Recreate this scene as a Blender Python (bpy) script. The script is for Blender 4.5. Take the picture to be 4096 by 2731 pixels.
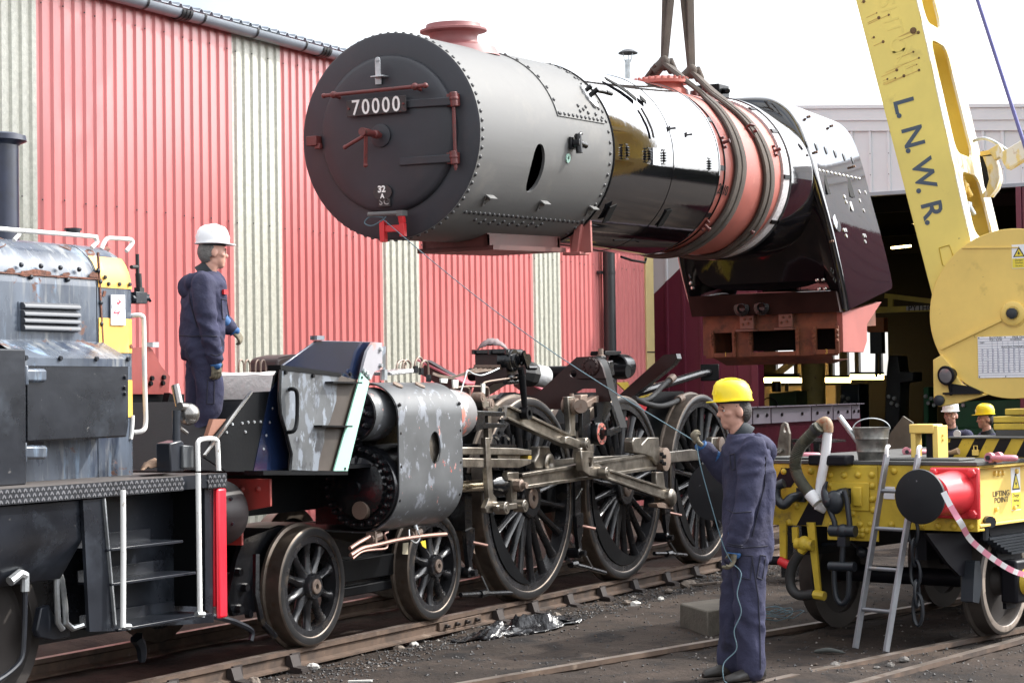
import bpy, bmesh, math, random
from mathutils import Vector, Matrix, noise as mnoise, geometry as mgeo
random.seed(7)
for o in list(bpy.data.objects): bpy.data.objects.remove(o)
SC = bpy.context.scene
COL = SC.collection
pi = math.pi
# ------------------------------------------------------------------ camera
CAM = Vector((-12.73, -9.25, 1.9)); ALPHA = math.radians(27.7)
FPX = 7885.5; CX, CY = 2048.0, 1365.5            # focal length and centre in photograph pixels (4096 wide)
PITCH = math.radians(1.565); ROLL = math.radians(0.85)
def cam_axes():
    f0 = Vector((math.cos(ALPHA), math.sin(ALPHA), 0)); r0 = Vector((math.sin(ALPHA), -math.cos(ALPHA), 0)); z = Vector((0, 0, 1))
    f = f0*math.cos(PITCH)+z*math.sin(PITCH); u = -f0*math.sin(PITCH)+z*math.cos(PITCH)
    return f, r0*math.cos(ROLL)-u*math.sin(ROLL), u*math.cos(ROLL)+r0*math.sin(ROLL)
CF, CR, CU = cam_axes()
cd = bpy.data.cameras.new('camera'); cd.sensor_width = 36; cd.lens = 36*FPX/4096; cd.clip_end = 3000; cd.clip_start = .1
co = bpy.data.objects.new('camera', cd); COL.objects.link(co); SC.camera = co
co.matrix_world = Matrix(((CR.x, CU.x, -CF.x, CAM.x), (CR.y, CU.y, -CF.y, CAM.y), (CR.z, CU.z, -CF.z, CAM.z), (0, 0, 0, 1)))
# ------------------------------------------------------------------ sky, sun, exposure
SUN_EL = math.radians(40); SUN_AZ = Vector((.72, -.69, 0)).normalized()
W = bpy.data.worlds.new('World'); SC.world = W; W.use_nodes = True
CLOUD = 8.0; GLOW = 45.0
def world():
    nt = W.node_tree; nt.nodes.clear(); N = nt.nodes.new; L = nt.links.new
    out = N('ShaderNodeOutputWorld'); bg = N('ShaderNodeBackground'); bg.inputs[1].default_value = .12
    sky = N('ShaderNodeTexSky'); sky.sky_type = 'NISHITA'; sky.sun_disc = False
    sky.sun_elevation = SUN_EL; sky.sun_rotation = math.atan2(SUN_AZ.x, SUN_AZ.y); sky.dust_density = 2.0
    tc = N('ShaderNodeTexCoord'); mp = N('ShaderNodeMapping'); mp.inputs['Scale'].default_value = (1, 1, 2.6)
    nz = N('ShaderNodeTexNoise'); nz.inputs['Scale'].default_value = 2.3; nz.inputs['Detail'].default_value = 7; nz.inputs['Roughness'].default_value = .58
    mr = N('ShaderNodeMapRange'); mr.inputs[1].default_value = .36; mr.inputs[2].default_value = .56; mr.interpolation_type = 'SMOOTHSTEP'
    mr.inputs[3].default_value = .3
    mx = N('ShaderNodeMix'); mx.data_type = 'RGBA'
    # thin bright cloud, brighter towards the hazy sun
    nm = N('ShaderNodeVectorMath'); nm.operation = 'NORMALIZE'; dt = N('ShaderNodeVectorMath'); dt.operation = 'DOT_PRODUCT'
    dt.inputs[1].default_value = SUN_AZ*math.cos(SUN_EL)+Vector((0, 0, math.sin(SUN_EL)))
    cl = N('ShaderNodeMath'); cl.operation = 'MAXIMUM'; cl.inputs[1].default_value = 0
    pw = N('ShaderNodeMath'); pw.operation = 'POWER'; pw.inputs[1].default_value = 5
    ma = N('ShaderNodeMath'); ma.operation = 'MULTIPLY_ADD'; ma.inputs[1].default_value = GLOW; ma.inputs[2].default_value = CLOUD
    vm = N('ShaderNodeVectorMath'); vm.operation = 'SCALE'; vm.inputs[0].default_value = (.98, 1, 1.03)
    L(tc.outputs['Generated'], nm.inputs[0]); L(nm.outputs[0], dt.inputs[0]); L(dt.outputs['Value'], cl.inputs[0]); L(cl.outputs[0], pw.inputs[0]); L(pw.outputs[0], ma.inputs[0])
    L(ma.outputs[0], vm.inputs['Scale']); L(vm.outputs[0], mx.inputs['B'])
    L(tc.outputs['Generated'], mp.inputs[0]); L(mp.outputs[0], nz.inputs['Vector']); L(nz.outputs['Fac'], mr.inputs[0])
    L(mr.outputs[0], mx.inputs['Factor']); L(sky.outputs[0], mx.inputs['A']); L(mx.outputs['Result'], bg.inputs[0]); L(bg.outputs[0], out.inputs[0])
world()
sl = bpy.data.lights.new('sun', 'SUN'); sl.energy = 3.0; sl.angle = math.radians(1.2); sl.color = (1, .955, .88)
so = bpy.data.objects.new('sun', sl); COL.objects.link(so)
sdir = SUN_AZ*math.cos(SUN_EL)+Vector((0, 0, math.sin(SUN_EL)))
so.rotation_euler = sdir.to_track_quat('Z', 'Y').to_euler(); so.location = (0, -20, 30)
SC.view_settings.view_transform = 'Standard'; SC.view_settings.look = 'None'; SC.view_settings.gamma = 1
SC.view_settings.exposure = 0.8
SC.view_settings.use_curve_mapping = False
# ------------------------------------------------------------------ measuring: a photograph pixel and a plane give a place
def ray(px, py): return CF+CR*((px-CX)/FPX)-CU*((py-CY)/FPX)
def P(px, py, x=None, y=None, z=None, d=None):
    v = ray(px, py)
    if x is not None: t = (x-CAM.x)/v.x
    elif y is not None: t = (y-CAM.y)/v.y
    elif z is not None: t = (z-CAM.z)/v.z
    else: t = d
    return CAM+v*t
def view(x0, y0, s): return lambda zx, zy, **k: P(x0+zx/s, y0+zy/s, **k)
W1 = view(0, 0, 1.68); W2 = view(1200, 0, 1.68); W3 = view(2400, 0, 1.3868); W4 = view(0, 900, 1.96); W5 = view(0, 1700, 1.521)
A1 = view(800, 1300, 2.138); A2 = view(1700, 1300, 1.96); A3 = view(900, 1900, 1.8867); A4 = view(1800, 1900, 1.8867)
A5 = view(2900, 1000, 1.9666); A6 = view(2900, 1650, 1.4507); A7 = view(2650, 1450, 1.2233)
B1 = view(2000, 950, 2.352); B2 = view(2700, 350, 2.24); B3 = view(2600, 1000, 2.6133); D0 = view(0, 0, .57422)
class Frame:                                     # a local set of axes (tilted boiler, crane on its own track)
    def __init__(s, m): s.m = m; s.i = m.inverted(); s.o = s.i@CAM
    def hit(s, p, x=None, y=None, z=None):       # p: any world point on the sight line
        q = s.i@p; v = q-s.o
        if x is not None: t = (x-s.o.x)/v.x
        elif y is not None: t = (y-s.o.y)/v.y
        else: t = (z-s.o.z)/v.z
        return s.o+v*t
    def cyl(s, p, R):                            # nearest hit on a cylinder about local X
        q = s.i@p; v = q-s.o
        a = v.y**2+v.z**2; b = s.o.y*v.y+s.o.z*v.z; c = s.o.y**2+s.o.z**2-R*R; D = b*b-a*c
        t = (-b-math.sqrt(max(D, 0)))/a
        return s.o+v*t
# ------------------------------------------------------------------ mesh builder
def V(*a): return Vector(a)
class MB:
    def __init__(s): s.v = []; s.f = []; s.m = []; s.cur = 0
    def add(s, vs, fs):
        b = len(s.v); s.v += [tuple(p) for p in vs]; s.f += [tuple(i+b for i in f) for f in fs]; s.m += [s.cur]*len(fs); return s
    def merge(s, o, M=None):
        s.add([M@Vector(p) for p in o.v] if M else o.v, o.f); return s
    def bb(s, x0, x1, y0, y1, z0, z1):
        x0, x1 = sorted((x0, x1)); y0, y1 = sorted((y0, y1)); z0, z1 = sorted((z0, z1))
        return s.add([(x, y, z) for x in (x0, x1) for y in (y0, y1) for z in (z0, z1)],
                     [(0, 1, 3, 2), (4, 6, 7, 5), (0, 4, 5, 1), (2, 3, 7, 6), (0, 2, 6, 4), (1, 5, 7, 3)])
    def box(s, c, d, R=None):
        c = Vector(c); R = R or Matrix.Identity(3)
        vs = [c+R@Vector((a*d[0]/2, b*d[1]/2, e*d[2]/2)) for a in (-1, 1) for b in (-1, 1) for e in (-1, 1)]
        return s.add(vs, [(0, 1, 3, 2), (4, 6, 7, 5), (0, 4, 5, 1), (2, 3, 7, 6), (0, 2, 6, 4), (1, 5, 7, 3)])
    def prism(s, pts, axis, a, b, holes=()):
        if a > b: a, b = b, a
        def to(p, h):
            return {'x': (h, p[0], p[1]), 'y': (p[0], h, p[1]), 'z': (p[0], p[1], h)}[axis]
        loops = [list(pts)]+[list(h) for h in holes]
        area = sum(pts[i][0]*pts[(i+1) % len(pts)][1]-pts[(i+1) % len(pts)][0]*pts[i][1] for i in range(len(pts)))
        flip = (area < 0) != (axis == 'y')
        flat = [p for l in loops for p in l]; n = len(flat)
        vs = [to(p, a) for p in flat]+[to(p, b) for p in flat]; fs = []
        if holes:
            tris = mgeo.tessellate_polygon([[Vector((p[0], p[1], 0)) for p in l] for l in loops])
            for t in tris:
                A = (flat[t[1]][0]-flat[t[0]][0])*(flat[t[2]][1]-flat[t[0]][1])-(flat[t[2]][0]-flat[t[0]][0])*(flat[t[1]][1]-flat[t[0]][1])
                if (A > 0) == (axis != 'y'): up = t
                else: up = t[::-1]
                fs.append(tuple(i+n for i in up)); fs.append(tuple(up[::-1]))
        else:
            c = list(range(n)); c = c[::-1] if flip else c
            fs.append(tuple(i+n for i in c)); fs.append(tuple(c[::-1]))
        off = 0
        for li, l in enumerate(loops):
            ar = sum(l[i][0]*l[(i+1) % len(l)][1]-l[(i+1) % len(l)][0]*l[i][1] for i in range(len(l)))
            ccw = (ar > 0) != (axis == 'y')
            if li: ccw = not ccw
            for i in range(len(l)):
                p, q = off+i, off+(i+1) % len(l)
                fs.append((p, q, q+n, p+n) if ccw else (q, p, p+n, q+n))
            off += len(l)
        return s.add(vs, fs)
    def frame3(s, d, up=None):
        d = Vector(d).normalized(); up = Vector(up) if up else (Vector((0, 0, 1)) if abs(d.z) < .95 else Vector((1, 0, 0)))
        r = d.cross(up).normalized(); u = r.cross(d); return d, r, u
    def tube(s, path, r, n=8, closed=False, caps=True):
        path = [Vector(p) for p in path]; k = len(path); rs = r if isinstance(r, (list, tuple)) else [r]*k
        vs = []; u = None
        for i, p in enumerate(path):
            if closed: d = path[(i+1) % k]-path[i-1]
            else: d = path[min(i+1, k-1)]-path[max(i-1, 0)]
            d = d.normalized() if d.length > 1e-9 else Vector((0, 0, 1))
            if u is None:
                u = Vector((0, 0, 1)) if abs(d.z) < .9 else Vector((1, 0, 0))
            rr = d.cross(u).normalized(); u = rr.cross(d).normalized()
            vs += [p+(rr*math.cos(2*pi*j/n)+u*math.sin(2*pi*j/n))*rs[i] for j in range(n)]
        fs = []
        for i in range(k if closed else k-1):
            for j in range(n):
                a = i*n+j; b = i*n+(j+1) % n; c = ((i+1) % k)*n
                fs.append((b, a, c+j, c+(j+1) % n))
        if caps and not closed:
            fs.append(tuple(range(n))); fs.append(tuple(reversed(range((k-1)*n, k*n))))
        return s.add(vs, fs)
    def lathe(s, prof, o=(0, 0, 0), ax=(1, 0, 0), n=32, up=None, a0=0, a1=2*pi, close=False):
        o = Vector(o); d, r, u = s.frame3(ax, up); full = abs(a1-a0-2*pi) < 1e-6; m = n if full else n+1
        vs = []
        for (h, R) in prof:
            for j in range(m):
                t = a0+(a1-a0)*j/n; vs.append(o+d*h+(r*math.cos(t)+u*math.sin(t))*R)
        fs = []; K = len(prof)
        for i in range(K if close else K-1):
            for j in range(n):
                a = i*m+j; b = i*m+(j+1) % m; c = ((i+1) % K)*m
                fs.append((a, b, c+(j+1) % m, c+j))
        if not close and full:
            if prof[0][1] > 1e-6: fs.append(tuple(reversed(range(m))))
            if prof[-1][1] > 1e-6: fs.append(tuple(range((K-1)*m, K*m)))
        return s.add(vs, fs)
    def cyl(s, p, q, r, n=16, r2=None):
        p = Vector(p); q = Vector(q); L = (q-p).length
        return s.lathe([(0, r), (L, r if r2 is None else r2)], p, q-p, n)
    def sphere(s, c, r, n=12, m=8, sc=(1, 1, 1)):
        vs = []; fs = []
        for i in range(m+1):
            t = pi*i/m
            for j in range(n):
                a = 2*pi*j/n
                vs.append((c[0]+r*sc[0]*math.sin(t)*math.cos(a), c[1]+r*sc[1]*math.sin(t)*math.sin(a), c[2]+r*sc[2]*math.cos(t)))
        for i in range(m):
            for j in range(n):
                fs.append((i*n+j, (i+1)*n+j, (i+1)*n+(j+1) % n, i*n+(j+1) % n))
        return s.add(vs, fs)
    def beam(s, p, q, sec, up=None):             # section points (right, up) swept from p to q
        p = Vector(p); q = Vector(q); d, r, u = s.frame3(q-p, up); n = len(sec)
        vs = [p+r*a+u*b for a, b in sec]+[q+r*a+u*b for a, b in sec]
        ar = sum(sec[i][0]*sec[(i+1) % n][1]-sec[(i+1) % n][0]*sec[i][1] for i in range(n))
        fs = [tuple(range(n)), tuple(reversed(range(n, 2*n)))]+[((i+1) % n, i, i+n, (i+1) % n+n) for i in range(n)]
        if ar > 0: fs = [tuple(reversed(f)) for f in fs]
        return s.add(vs, fs)
    def bar(s, p, q, w, h, up=None): return s.beam(p, q, [(-w/2, -h/2), (w/2, -h/2), (w/2, h/2), (-w/2, h/2)], up)
    def grid(s, rows, wrap=False, flip=False):
        n = len(rows[0]); vs = [p for r in rows for p in r]; fs = []
        for i in range(len(rows)-1):
            for j in range(n if wrap else n-1):
                a, b = i*n+j, i*n+(j+1) % n
                f = (a, b, b+n, a+n); fs.append(f[::-1] if flip else f)
        return s.add(vs, fs)
    def mesh(s, name, mats, smooth=38, fix=False):
        me = bpy.data.meshes.new(name); me.from_pydata(s.v, [], s.f)
        for m in (mats if isinstance(mats, (list, tuple)) else [mats]): me.materials.append(m)
        if any(s.m): me.polygons.foreach_set('material_index', s.m)
        if fix:
            bm = bmesh.new(); bm.from_mesh(me); bmesh.ops.recalc_face_normals(bm, faces=bm.faces); bm.to_mesh(me); bm.free()
        if smooth:
            me.polygons.foreach_set('use_smooth', [True]*len(me.polygons)); me.set_sharp_from_angle(angle=math.radians(smooth))
        me.update(); return me
def link(o, parent=None):
    COL.objects.link(o)
    if parent is not None: o.parent = parent
    return o
def obj(name, mb, mats, parent=None, bevel=0, seg=2, smooth=38, fix=False):
    o = bpy.data.objects.new(name, mb.mesh(name, mats, smooth, fix)); link(o, parent)
    if bevel:
        b = o.modifiers.new('bevel', 'BEVEL'); b.width = bevel; b.segments = seg; b.limit_method = 'ANGLE'; b.angle_limit = math.radians(40); b.harden_normals = False
    return o
def inst(name, me, M, parent=None):
    o = bpy.data.objects.new(name, me); o.matrix_basis = M; return link(o, parent)
def tag(o, label, cat=None, group=None, kind=None):
    if label: o['label'] = label
    if cat: o['category'] = cat
    if group: o['group'] = group
    if kind: o['kind'] = kind
    return o
def thing(name, label, cat, M=None, group=None):
    o = bpy.data.objects.new(name, None); o.empty_display_size = .2; link(o)
    if M is not None: o.matrix_world = M
    return tag(o, label, cat, group)
def root_at(name, label, cat, loc, group=None):  # an Empty at a base point whose parts are given in world coordinates
    o = thing(name, label, cat, Matrix.Translation(loc), group); return o
def wpart(name, mb, mats, root, **k):            # part built in world coordinates under a displaced root
    o = obj(name, mb, mats, None, **k); o.parent = root; o.matrix_parent_inverse = root.matrix_basis.inverted(); return o
TXT = {}
def text_mesh(body, size, mat, depth=.002, offset=0, align='CENTER', spacing=1.0):
    key = (body, round(size, 4), mat.name, depth, offset, align, spacing)
    if key in TXT: return TXT[key]
    c = bpy.data.curves.new('lettering', 'FONT'); c.body = body; c.size = size; c.extrude = depth; c.offset = offset
    c.align_x = align; c.align_y = 'CENTER'; c.space_character = spacing; c.resolution_u = 3
    t = bpy.data.objects.new('tmp', c); COL.objects.link(t)
    dg = bpy.context.evaluated_depsgraph_get(); me = bpy.data.meshes.new_from_object(t.evaluated_get(dg))
    bpy.data.objects.remove(t); me.materials.clear(); me.materials.append(mat); me.name = 'lettering'; TXT[key] = me; return me
def basis(o, ex, ey, ez=None):
    ex = Vector(ex).normalized(); ey = Vector(ey); ey = (ey-ex*ey.dot(ex)).normalized(); ez = ex.cross(ey)
    return Matrix(((ex.x, ey.x, ez.x, o[0]), (ex.y, ey.y, ez.y, o[1]), (ex.z, ey.z, ez.z, o[2]), (0, 0, 0, 1)))
def circle(cx, cy, r, n=20, a0=0, a1=2*pi):
    m = n if abs(a1-a0-2*pi) < 1e-6 else n+1
    return [(cx+r*math.cos(a0+(a1-a0)*i/n), cy+r*math.sin(a0+(a1-a0)*i/n)) for i in range(m)]
def spline(pts, n=8):                            # Catmull-Rom through points
    pts = [Vector(p) for p in pts]; out = []
    for i in range(len(pts)-1):
        a = pts[max(i-1, 0)]; b = pts[i]; c = pts[i+1]; d = pts[min(i+2, len(pts)-1)]
        for k in range(n):
            t = k/n; out.append(.5*((2*b)+(c-a)*t+(2*a-5*b+4*c-d)*t*t+(3*b-a-3*c+d)*t**3))
    return out+[pts[-1]]
# ------------------------------------------------------------------ materials
MATS = {}
def mat(name, col, rough=.5, metal=0., var=.12, vs=2.5, bump=0., bs=40., spec=.5, coat=0., layers=(), stretch=(1, 1, 1), emit=None, rv=.1):
    if name in MATS: return MATS[name]
    m = bpy.data.materials.new(name); m.use_nodes = True; nt = m.node_tree; N = nt.nodes.new; L = nt.links.new
    b = nt.nodes['Principled BSDF']; MATS[name] = m
    b.inputs['Metallic'].default_value = metal; b.inputs['Roughness'].default_value = rough; b.inputs['Specular IOR Level'].default_value = spec
    b.inputs['Coat Weight'].default_value = coat; b.inputs['Coat Roughness'].default_value = .05
    c4 = (*col, 1); b.inputs['Base Color'].default_value = c4
    tc = N('ShaderNodeTexCoord')
    def nz(scale, det=5, st=(1, 1, 1), rough=.6, seed=0.):
        mp = N('ShaderNodeMapping'); mp.inputs['Scale'].default_value = st; mp.inputs['Location'].default_value = (seed, seed*1.7, seed*.6); L(tc.outputs['Object'], mp.inputs[0])
        t = N('ShaderNodeTexNoise'); t.inputs['Scale'].default_value = scale; t.inputs['Detail'].default_value = det; t.inputs['Roughness'].default_value = rough; L(mp.outputs[0], t.inputs['Vector']); return t.outputs['Fac']
    def rng(f, a, bb, c=0., d=1.):
        r = N('ShaderNodeMapRange'); L(f, r.inputs[0])
        for i, x in enumerate((a, bb, c, d)): r.inputs[i+1].default_value = x
        return r.outputs[0]
    colo = None; ro = None
    if var:
        f = nz(vs, 6, stretch); h = N('ShaderNodeHueSaturation'); h.inputs['Color'].default_value = c4
        L(rng(f, .25, .75, 1-var*1.6, 1+var*1.6), h.inputs['Value']); colo = h.outputs[0]
        ro = rng(f, .25, .75, max(.02, rough-rv*rough), min(1, rough+rv*rough*2))
    for k, ly in enumerate(layers):
        lc, sc, th, so = ly[:4]; st = ly[4] if len(ly) > 4 else (1, 1, 1); lr = ly[5] if len(ly) > 5 else None
        f = rng(nz(sc, 8, st, .62, 3.1*(k+1)), th, th+so)
        mx = N('ShaderNodeMix'); mx.data_type = 'RGBA'; L(f, mx.inputs['Factor'])
        if colo is not None: L(colo, mx.inputs['A'])
        else: mx.inputs['A'].default_value = c4
        mx.inputs['B'].default_value = (*lc, 1); colo = mx.outputs['Result']
        if lr is not None:
            mr = N('ShaderNodeMix'); L(f, mr.inputs['Factor'])
            if ro is not None: L(ro, mr.inputs['A'])
            else: mr.inputs['A'].default_value = rough
            mr.inputs['B'].default_value = lr; ro = mr.outputs['Result']
    if colo is not None: L(colo, b.inputs['Base Color'])
    if ro is not None: L(ro, b.inputs['Roughness'])
    if bump:
        bp = N('ShaderNodeBump'); bp.inputs['Strength'].default_value = bump; bp.inputs['Distance'].default_value = .02
        L(nz(bs, 6, stretch), bp.inputs['Height']); L(bp.outputs[0], b.inputs['Normal'])
    if emit:
        b.inputs['Emission Color'].default_value = (*emit[:3], 1); b.inputs['Emission Strength'].default_value = emit[3]
    return m
RUST = (.16, .055, .022)
m_black = mat('black_paint', (.0045, .005, .006), .36, spec=.16, bump=.05, layers=[((.018, .015, .012), 3, .62, .2)])
m_oil = mat('oily_black', (.006, .0065, .008), .2, var=.3, bump=.15, bs=25, layers=[((.045, .035, .025), 5, .6, .15)])
m_gloss = mat('gloss_black', (.006, .006, .008), .045, var=0, coat=1.0, spec=.8, bump=.16, bs=2.2)
m_steel = mat('oily_steel', (.27, .245, .21), .3, .9, var=.4, vs=5, layers=[((.07, .052, .04), 6, .5, .25, (1, 1, 1), .45)])
m_bright = mat('bright_steel', (.55, .54, .52), .25, 1, var=.15)
m_tyre = mat('tyre_steel', (.14, .115, .095), .42, .75, var=.25, vs=8, layers=[((.10, .06, .035), 7, .55, .2)])
m_primer = mat('red_oxide', (.22, .035, .028), .5, var=.2, layers=[((.12, .03, .02), 6, .6, .2)])
m_dprim = mat('dark_primer', (.026, .011, .010), .38, var=.3, spec=.35)
m_red = mat('red_paint', (.55, .02, .025), .4, var=.12)
m_white = mat('white_paint', (.74, .74, .72), .45, var=.06, layers=[((.32, .27, .2), 14, .64, .08)])
m_rubber = mat('rubber', (.018, .018, .018), .6)
m_copper = mat('copper_pipe', (.33, .2, .165), .42, .75, var=.2)
m_galv = mat('galvanised', (.42, .44, .45), .38, .7, var=.25, vs=8)
m_rope = mat('blue_rope', (.09, .15, .18), .8)
# ================================================================== setting
# ---- ground
m_ground = mat('dirt', (.036, .027, .022), .95, var=.45, vs=.9, bump=1.0, bs=22, spec=.2, layers=[((.012, .0105, .0105), 2.2, .5, .16), ((.07, .052, .04), .8, .56, .14), ((.10, .09, .08), 60, .68, .04)])
def rail2(x, side): return -5.04-.25*(x-1.49)-.02*(x-1.5)**2*.35 if side else -3.47-.262*(x-1.49)
def gz(x, y):
    n = mnoise.noise(Vector((x*.9, y*.9, 0)))*.025+mnoise.noise(Vector((x*3.3, y*3.3, 4)))*.017+mnoise.noise(Vector((x*9, y*9, 8)))*.007
    a = max(0, 1-max(0, abs(y)-1.05)/.9)
    z = -.062-.10*(a*a*(3-2*a))+n*1.25+.05*math.exp(-((x-.0)**2+(y+4.3)**2)/.5)
    return z
def axis_list(lo, hi, a, b, step):
    L = []; v = a
    while v < b: L.append(v); v += step
    v = b; s = step
    while v < hi: L.append(v); s *= 1.5; v += s
    L.append(hi); v = a; s = step
    while v > lo: s *= 1.5; v -= s; L.insert(0, max(v, lo))
    return L
def ground():
    xs = axis_list(-300, 900, -8, 18, .12); ys = axis_list(-400, 600, -9, 5, .1)
    mb = MB(); mb.grid([[(x, y, gz(x, y)) for x in xs] for y in ys])
    tag(obj('ground', mb, m_ground, smooth=60), None, kind='structure')
ground()
# ---- clinker and small stones, far too many to count
def stones():
    rnd = random.Random(3); mb = MB()
    cm = [mat('clinker', (.028, .026, .026), .6), mat('pale_chip', (.22, .2, .18), .9), mat('brown_stone', (.085, .06, .045), .9)]
    for k in range(9000):
        r = rnd.random()
        if r < .45: x = rnd.uniform(-5, 10); y = rnd.gauss(-.95, .28)
        elif r < .85: x = rnd.uniform(-4, 9); y = rnd.uniform(-5.2, -1)
        else: x = rnd.uniform(-2, 6); y = rnd.gauss(-5.6, .45)
        s = rnd.uniform(.005, .015)*(1.8 if rnd.random() < .05 else 1)*(.75 if y < -2 else 1)
        mb.cur = 0 if rnd.random() < .84 else (1 if rnd.random() < .35 else 2)
        z = gz(x, y)+s*.3
        a = rnd.uniform(0, 6)
        pts = [(x+s*math.cos(a+i*1.57)*rnd.uniform(.7, 1.4), y+s*math.sin(a+i*1.57)*rnd.uniform(.7, 1.4), z+rnd.uniform(-.2, .2)*s) for i in range(4)]
        pts += [(x, y, z+s*rnd.uniform(.5, 1)), (x, y, z-s)]
        mb.add(pts, [(0, 1, 4), (1, 2, 4), (2, 3, 4), (3, 0, 4), (1, 0, 5), (2, 1, 5), (3, 2, 5), (0, 3, 5)])
    tag(obj('clinker_chips', mb, cm, smooth=0), 'dark clinker and pale stone chips strewn over the yard', 'gravel', kind='stuff')
stones()
# ---- rails
m_railside = mat('rusty_rail', (.10, .066, .047), .75, .2, var=.3, vs=5, layers=[((.04, .029, .024), 3, .48, .2), ((.2, .15, .115), 6, .63, .1)])
m_railtop = mat('rail_top', (.21, .175, .15), .42, .6, var=.25, vs=4, layers=[((.11, .075, .055), 5, .55, .15)])
m_chair = mat('cast_chair', (.035, .028, .026), .6, .3, var=.3)
RSEC = [(-.036, 0), (.036, 0), (.036, -.035), (.012, -.05), (.012, -.11), (.06, -.125), (.06, -.14), (-.06, -.14), (-.06, -.125), (-.012, -.11), (-.012, -.05), (-.036, -.035)]
def rail(pts, chairs=(), plates=()):
    mb = MB()
    pts = [Vector(p) for p in pts]; rows = []
    for i, p in enumerate(pts):
        d = (pts[min(i+1, len(pts)-1)]-pts[max(i-1, 0)]).normalized(); r = Vector((d.y, -d.x, 0))
        rows.append([p+r*a+Vector((0, 0, b)) for a, b in RSEC])
    n = len(RSEC)
    for i in range(len(rows)-1):
        mb.cur = 1; mb.add([rows[i][0], rows[i][1], rows[i+1][1], rows[i+1][0]], [(0, 1, 2, 3)])
        mb.cur = 0
        for j in range(1, n): mb.add([rows[i][j], rows[i][(j+1) % n], rows[i+1][(j+1) % n], rows[i+1][j]], [(0, 1, 2, 3)])
    for e in (rows[0], rows[-1]): mb.add(e, [tuple(range(n))])
    o = obj('rail', mb, [m_railside, m_railtop], fix=True, smooth=30); tag(o, None, kind='structure')
    return o
rl = rail([(x, -.735, 0) for x in (-9, -4, 0, 6, 14, 34)])
cb = MB().prism([(-.11, -.15), (.11, -.15), (.1, -.12), (.05, -.1), (.045, -.02), (-.045, -.02), (-.05, -.1), (-.1, -.12)], 'y', -.02, .02)
cmb = MB(); cmb.prism([(-.16, -.17), (-.16, -.13), (-.09, -.12), (-.06, -.035), (-.02, -.035), (-.02, -.17)], 'x', -.055, .055)
cmb.bb(-.16, .2, -.055, .055, -.19, -.14) if False else None
cmb.bb(-.055, .055, -.17, .17, -.185, -.142)
ch_me = cmb.mesh('rail_chair', m_chair)
kmb = MB().prism([(-.06, -.115), (.07, -.115), (.06, -.03), (-.05, -.03)], 'y', -.055, -.015); key_me = kmb.mesh('rail_key', m_chair)
for x in [-3.3, -2.5, -1.75, -1.0, -.25, 3.05, 3.75, 4.5, 5.25, 6.05, 6.9, 7.7, 8.5, 9.3]:
    inst('rail_chair', ch_me, Matrix.Translation((x, -.735, 0)), rl); inst('rail_key', key_me, Matrix.Translation((x+.03, -.735, .005)), rl)
fp = MB().prism([(2.0, -.115), (2.75, -.115), (2.75, -.045), (2.0, -.045)], 'y', -.775, -.748); fpo = obj('fishplate', fp, m_railside, rl, bevel=.006)
bolt_me = MB().lathe([(0, .02), (.025, .02), (.03, .012), (.05, .012)], ax=(0, -1, 0), n=6).mesh('bolt', m_chair, 0)
for x in (2.1, 2.28, 2.46, 2.64): inst('bolt', bolt_me, Matrix.Translation((x, -.775, -.08)), fpo)
rail([(x, .735, 0) for x in (-9, 0, 14, 34)])
def r2(x, s): return (x, rail2(x, s), -.012)
xs = [-4+.8*i for i in range(22)]
rail([r2(x, 0) for x in xs]); rail([r2(x, 1) for x in xs])
rail([(x, -5.16-.165*(x+.34), -.012) for x in (-6, -2, 2, 6, 10, 14)])
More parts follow.
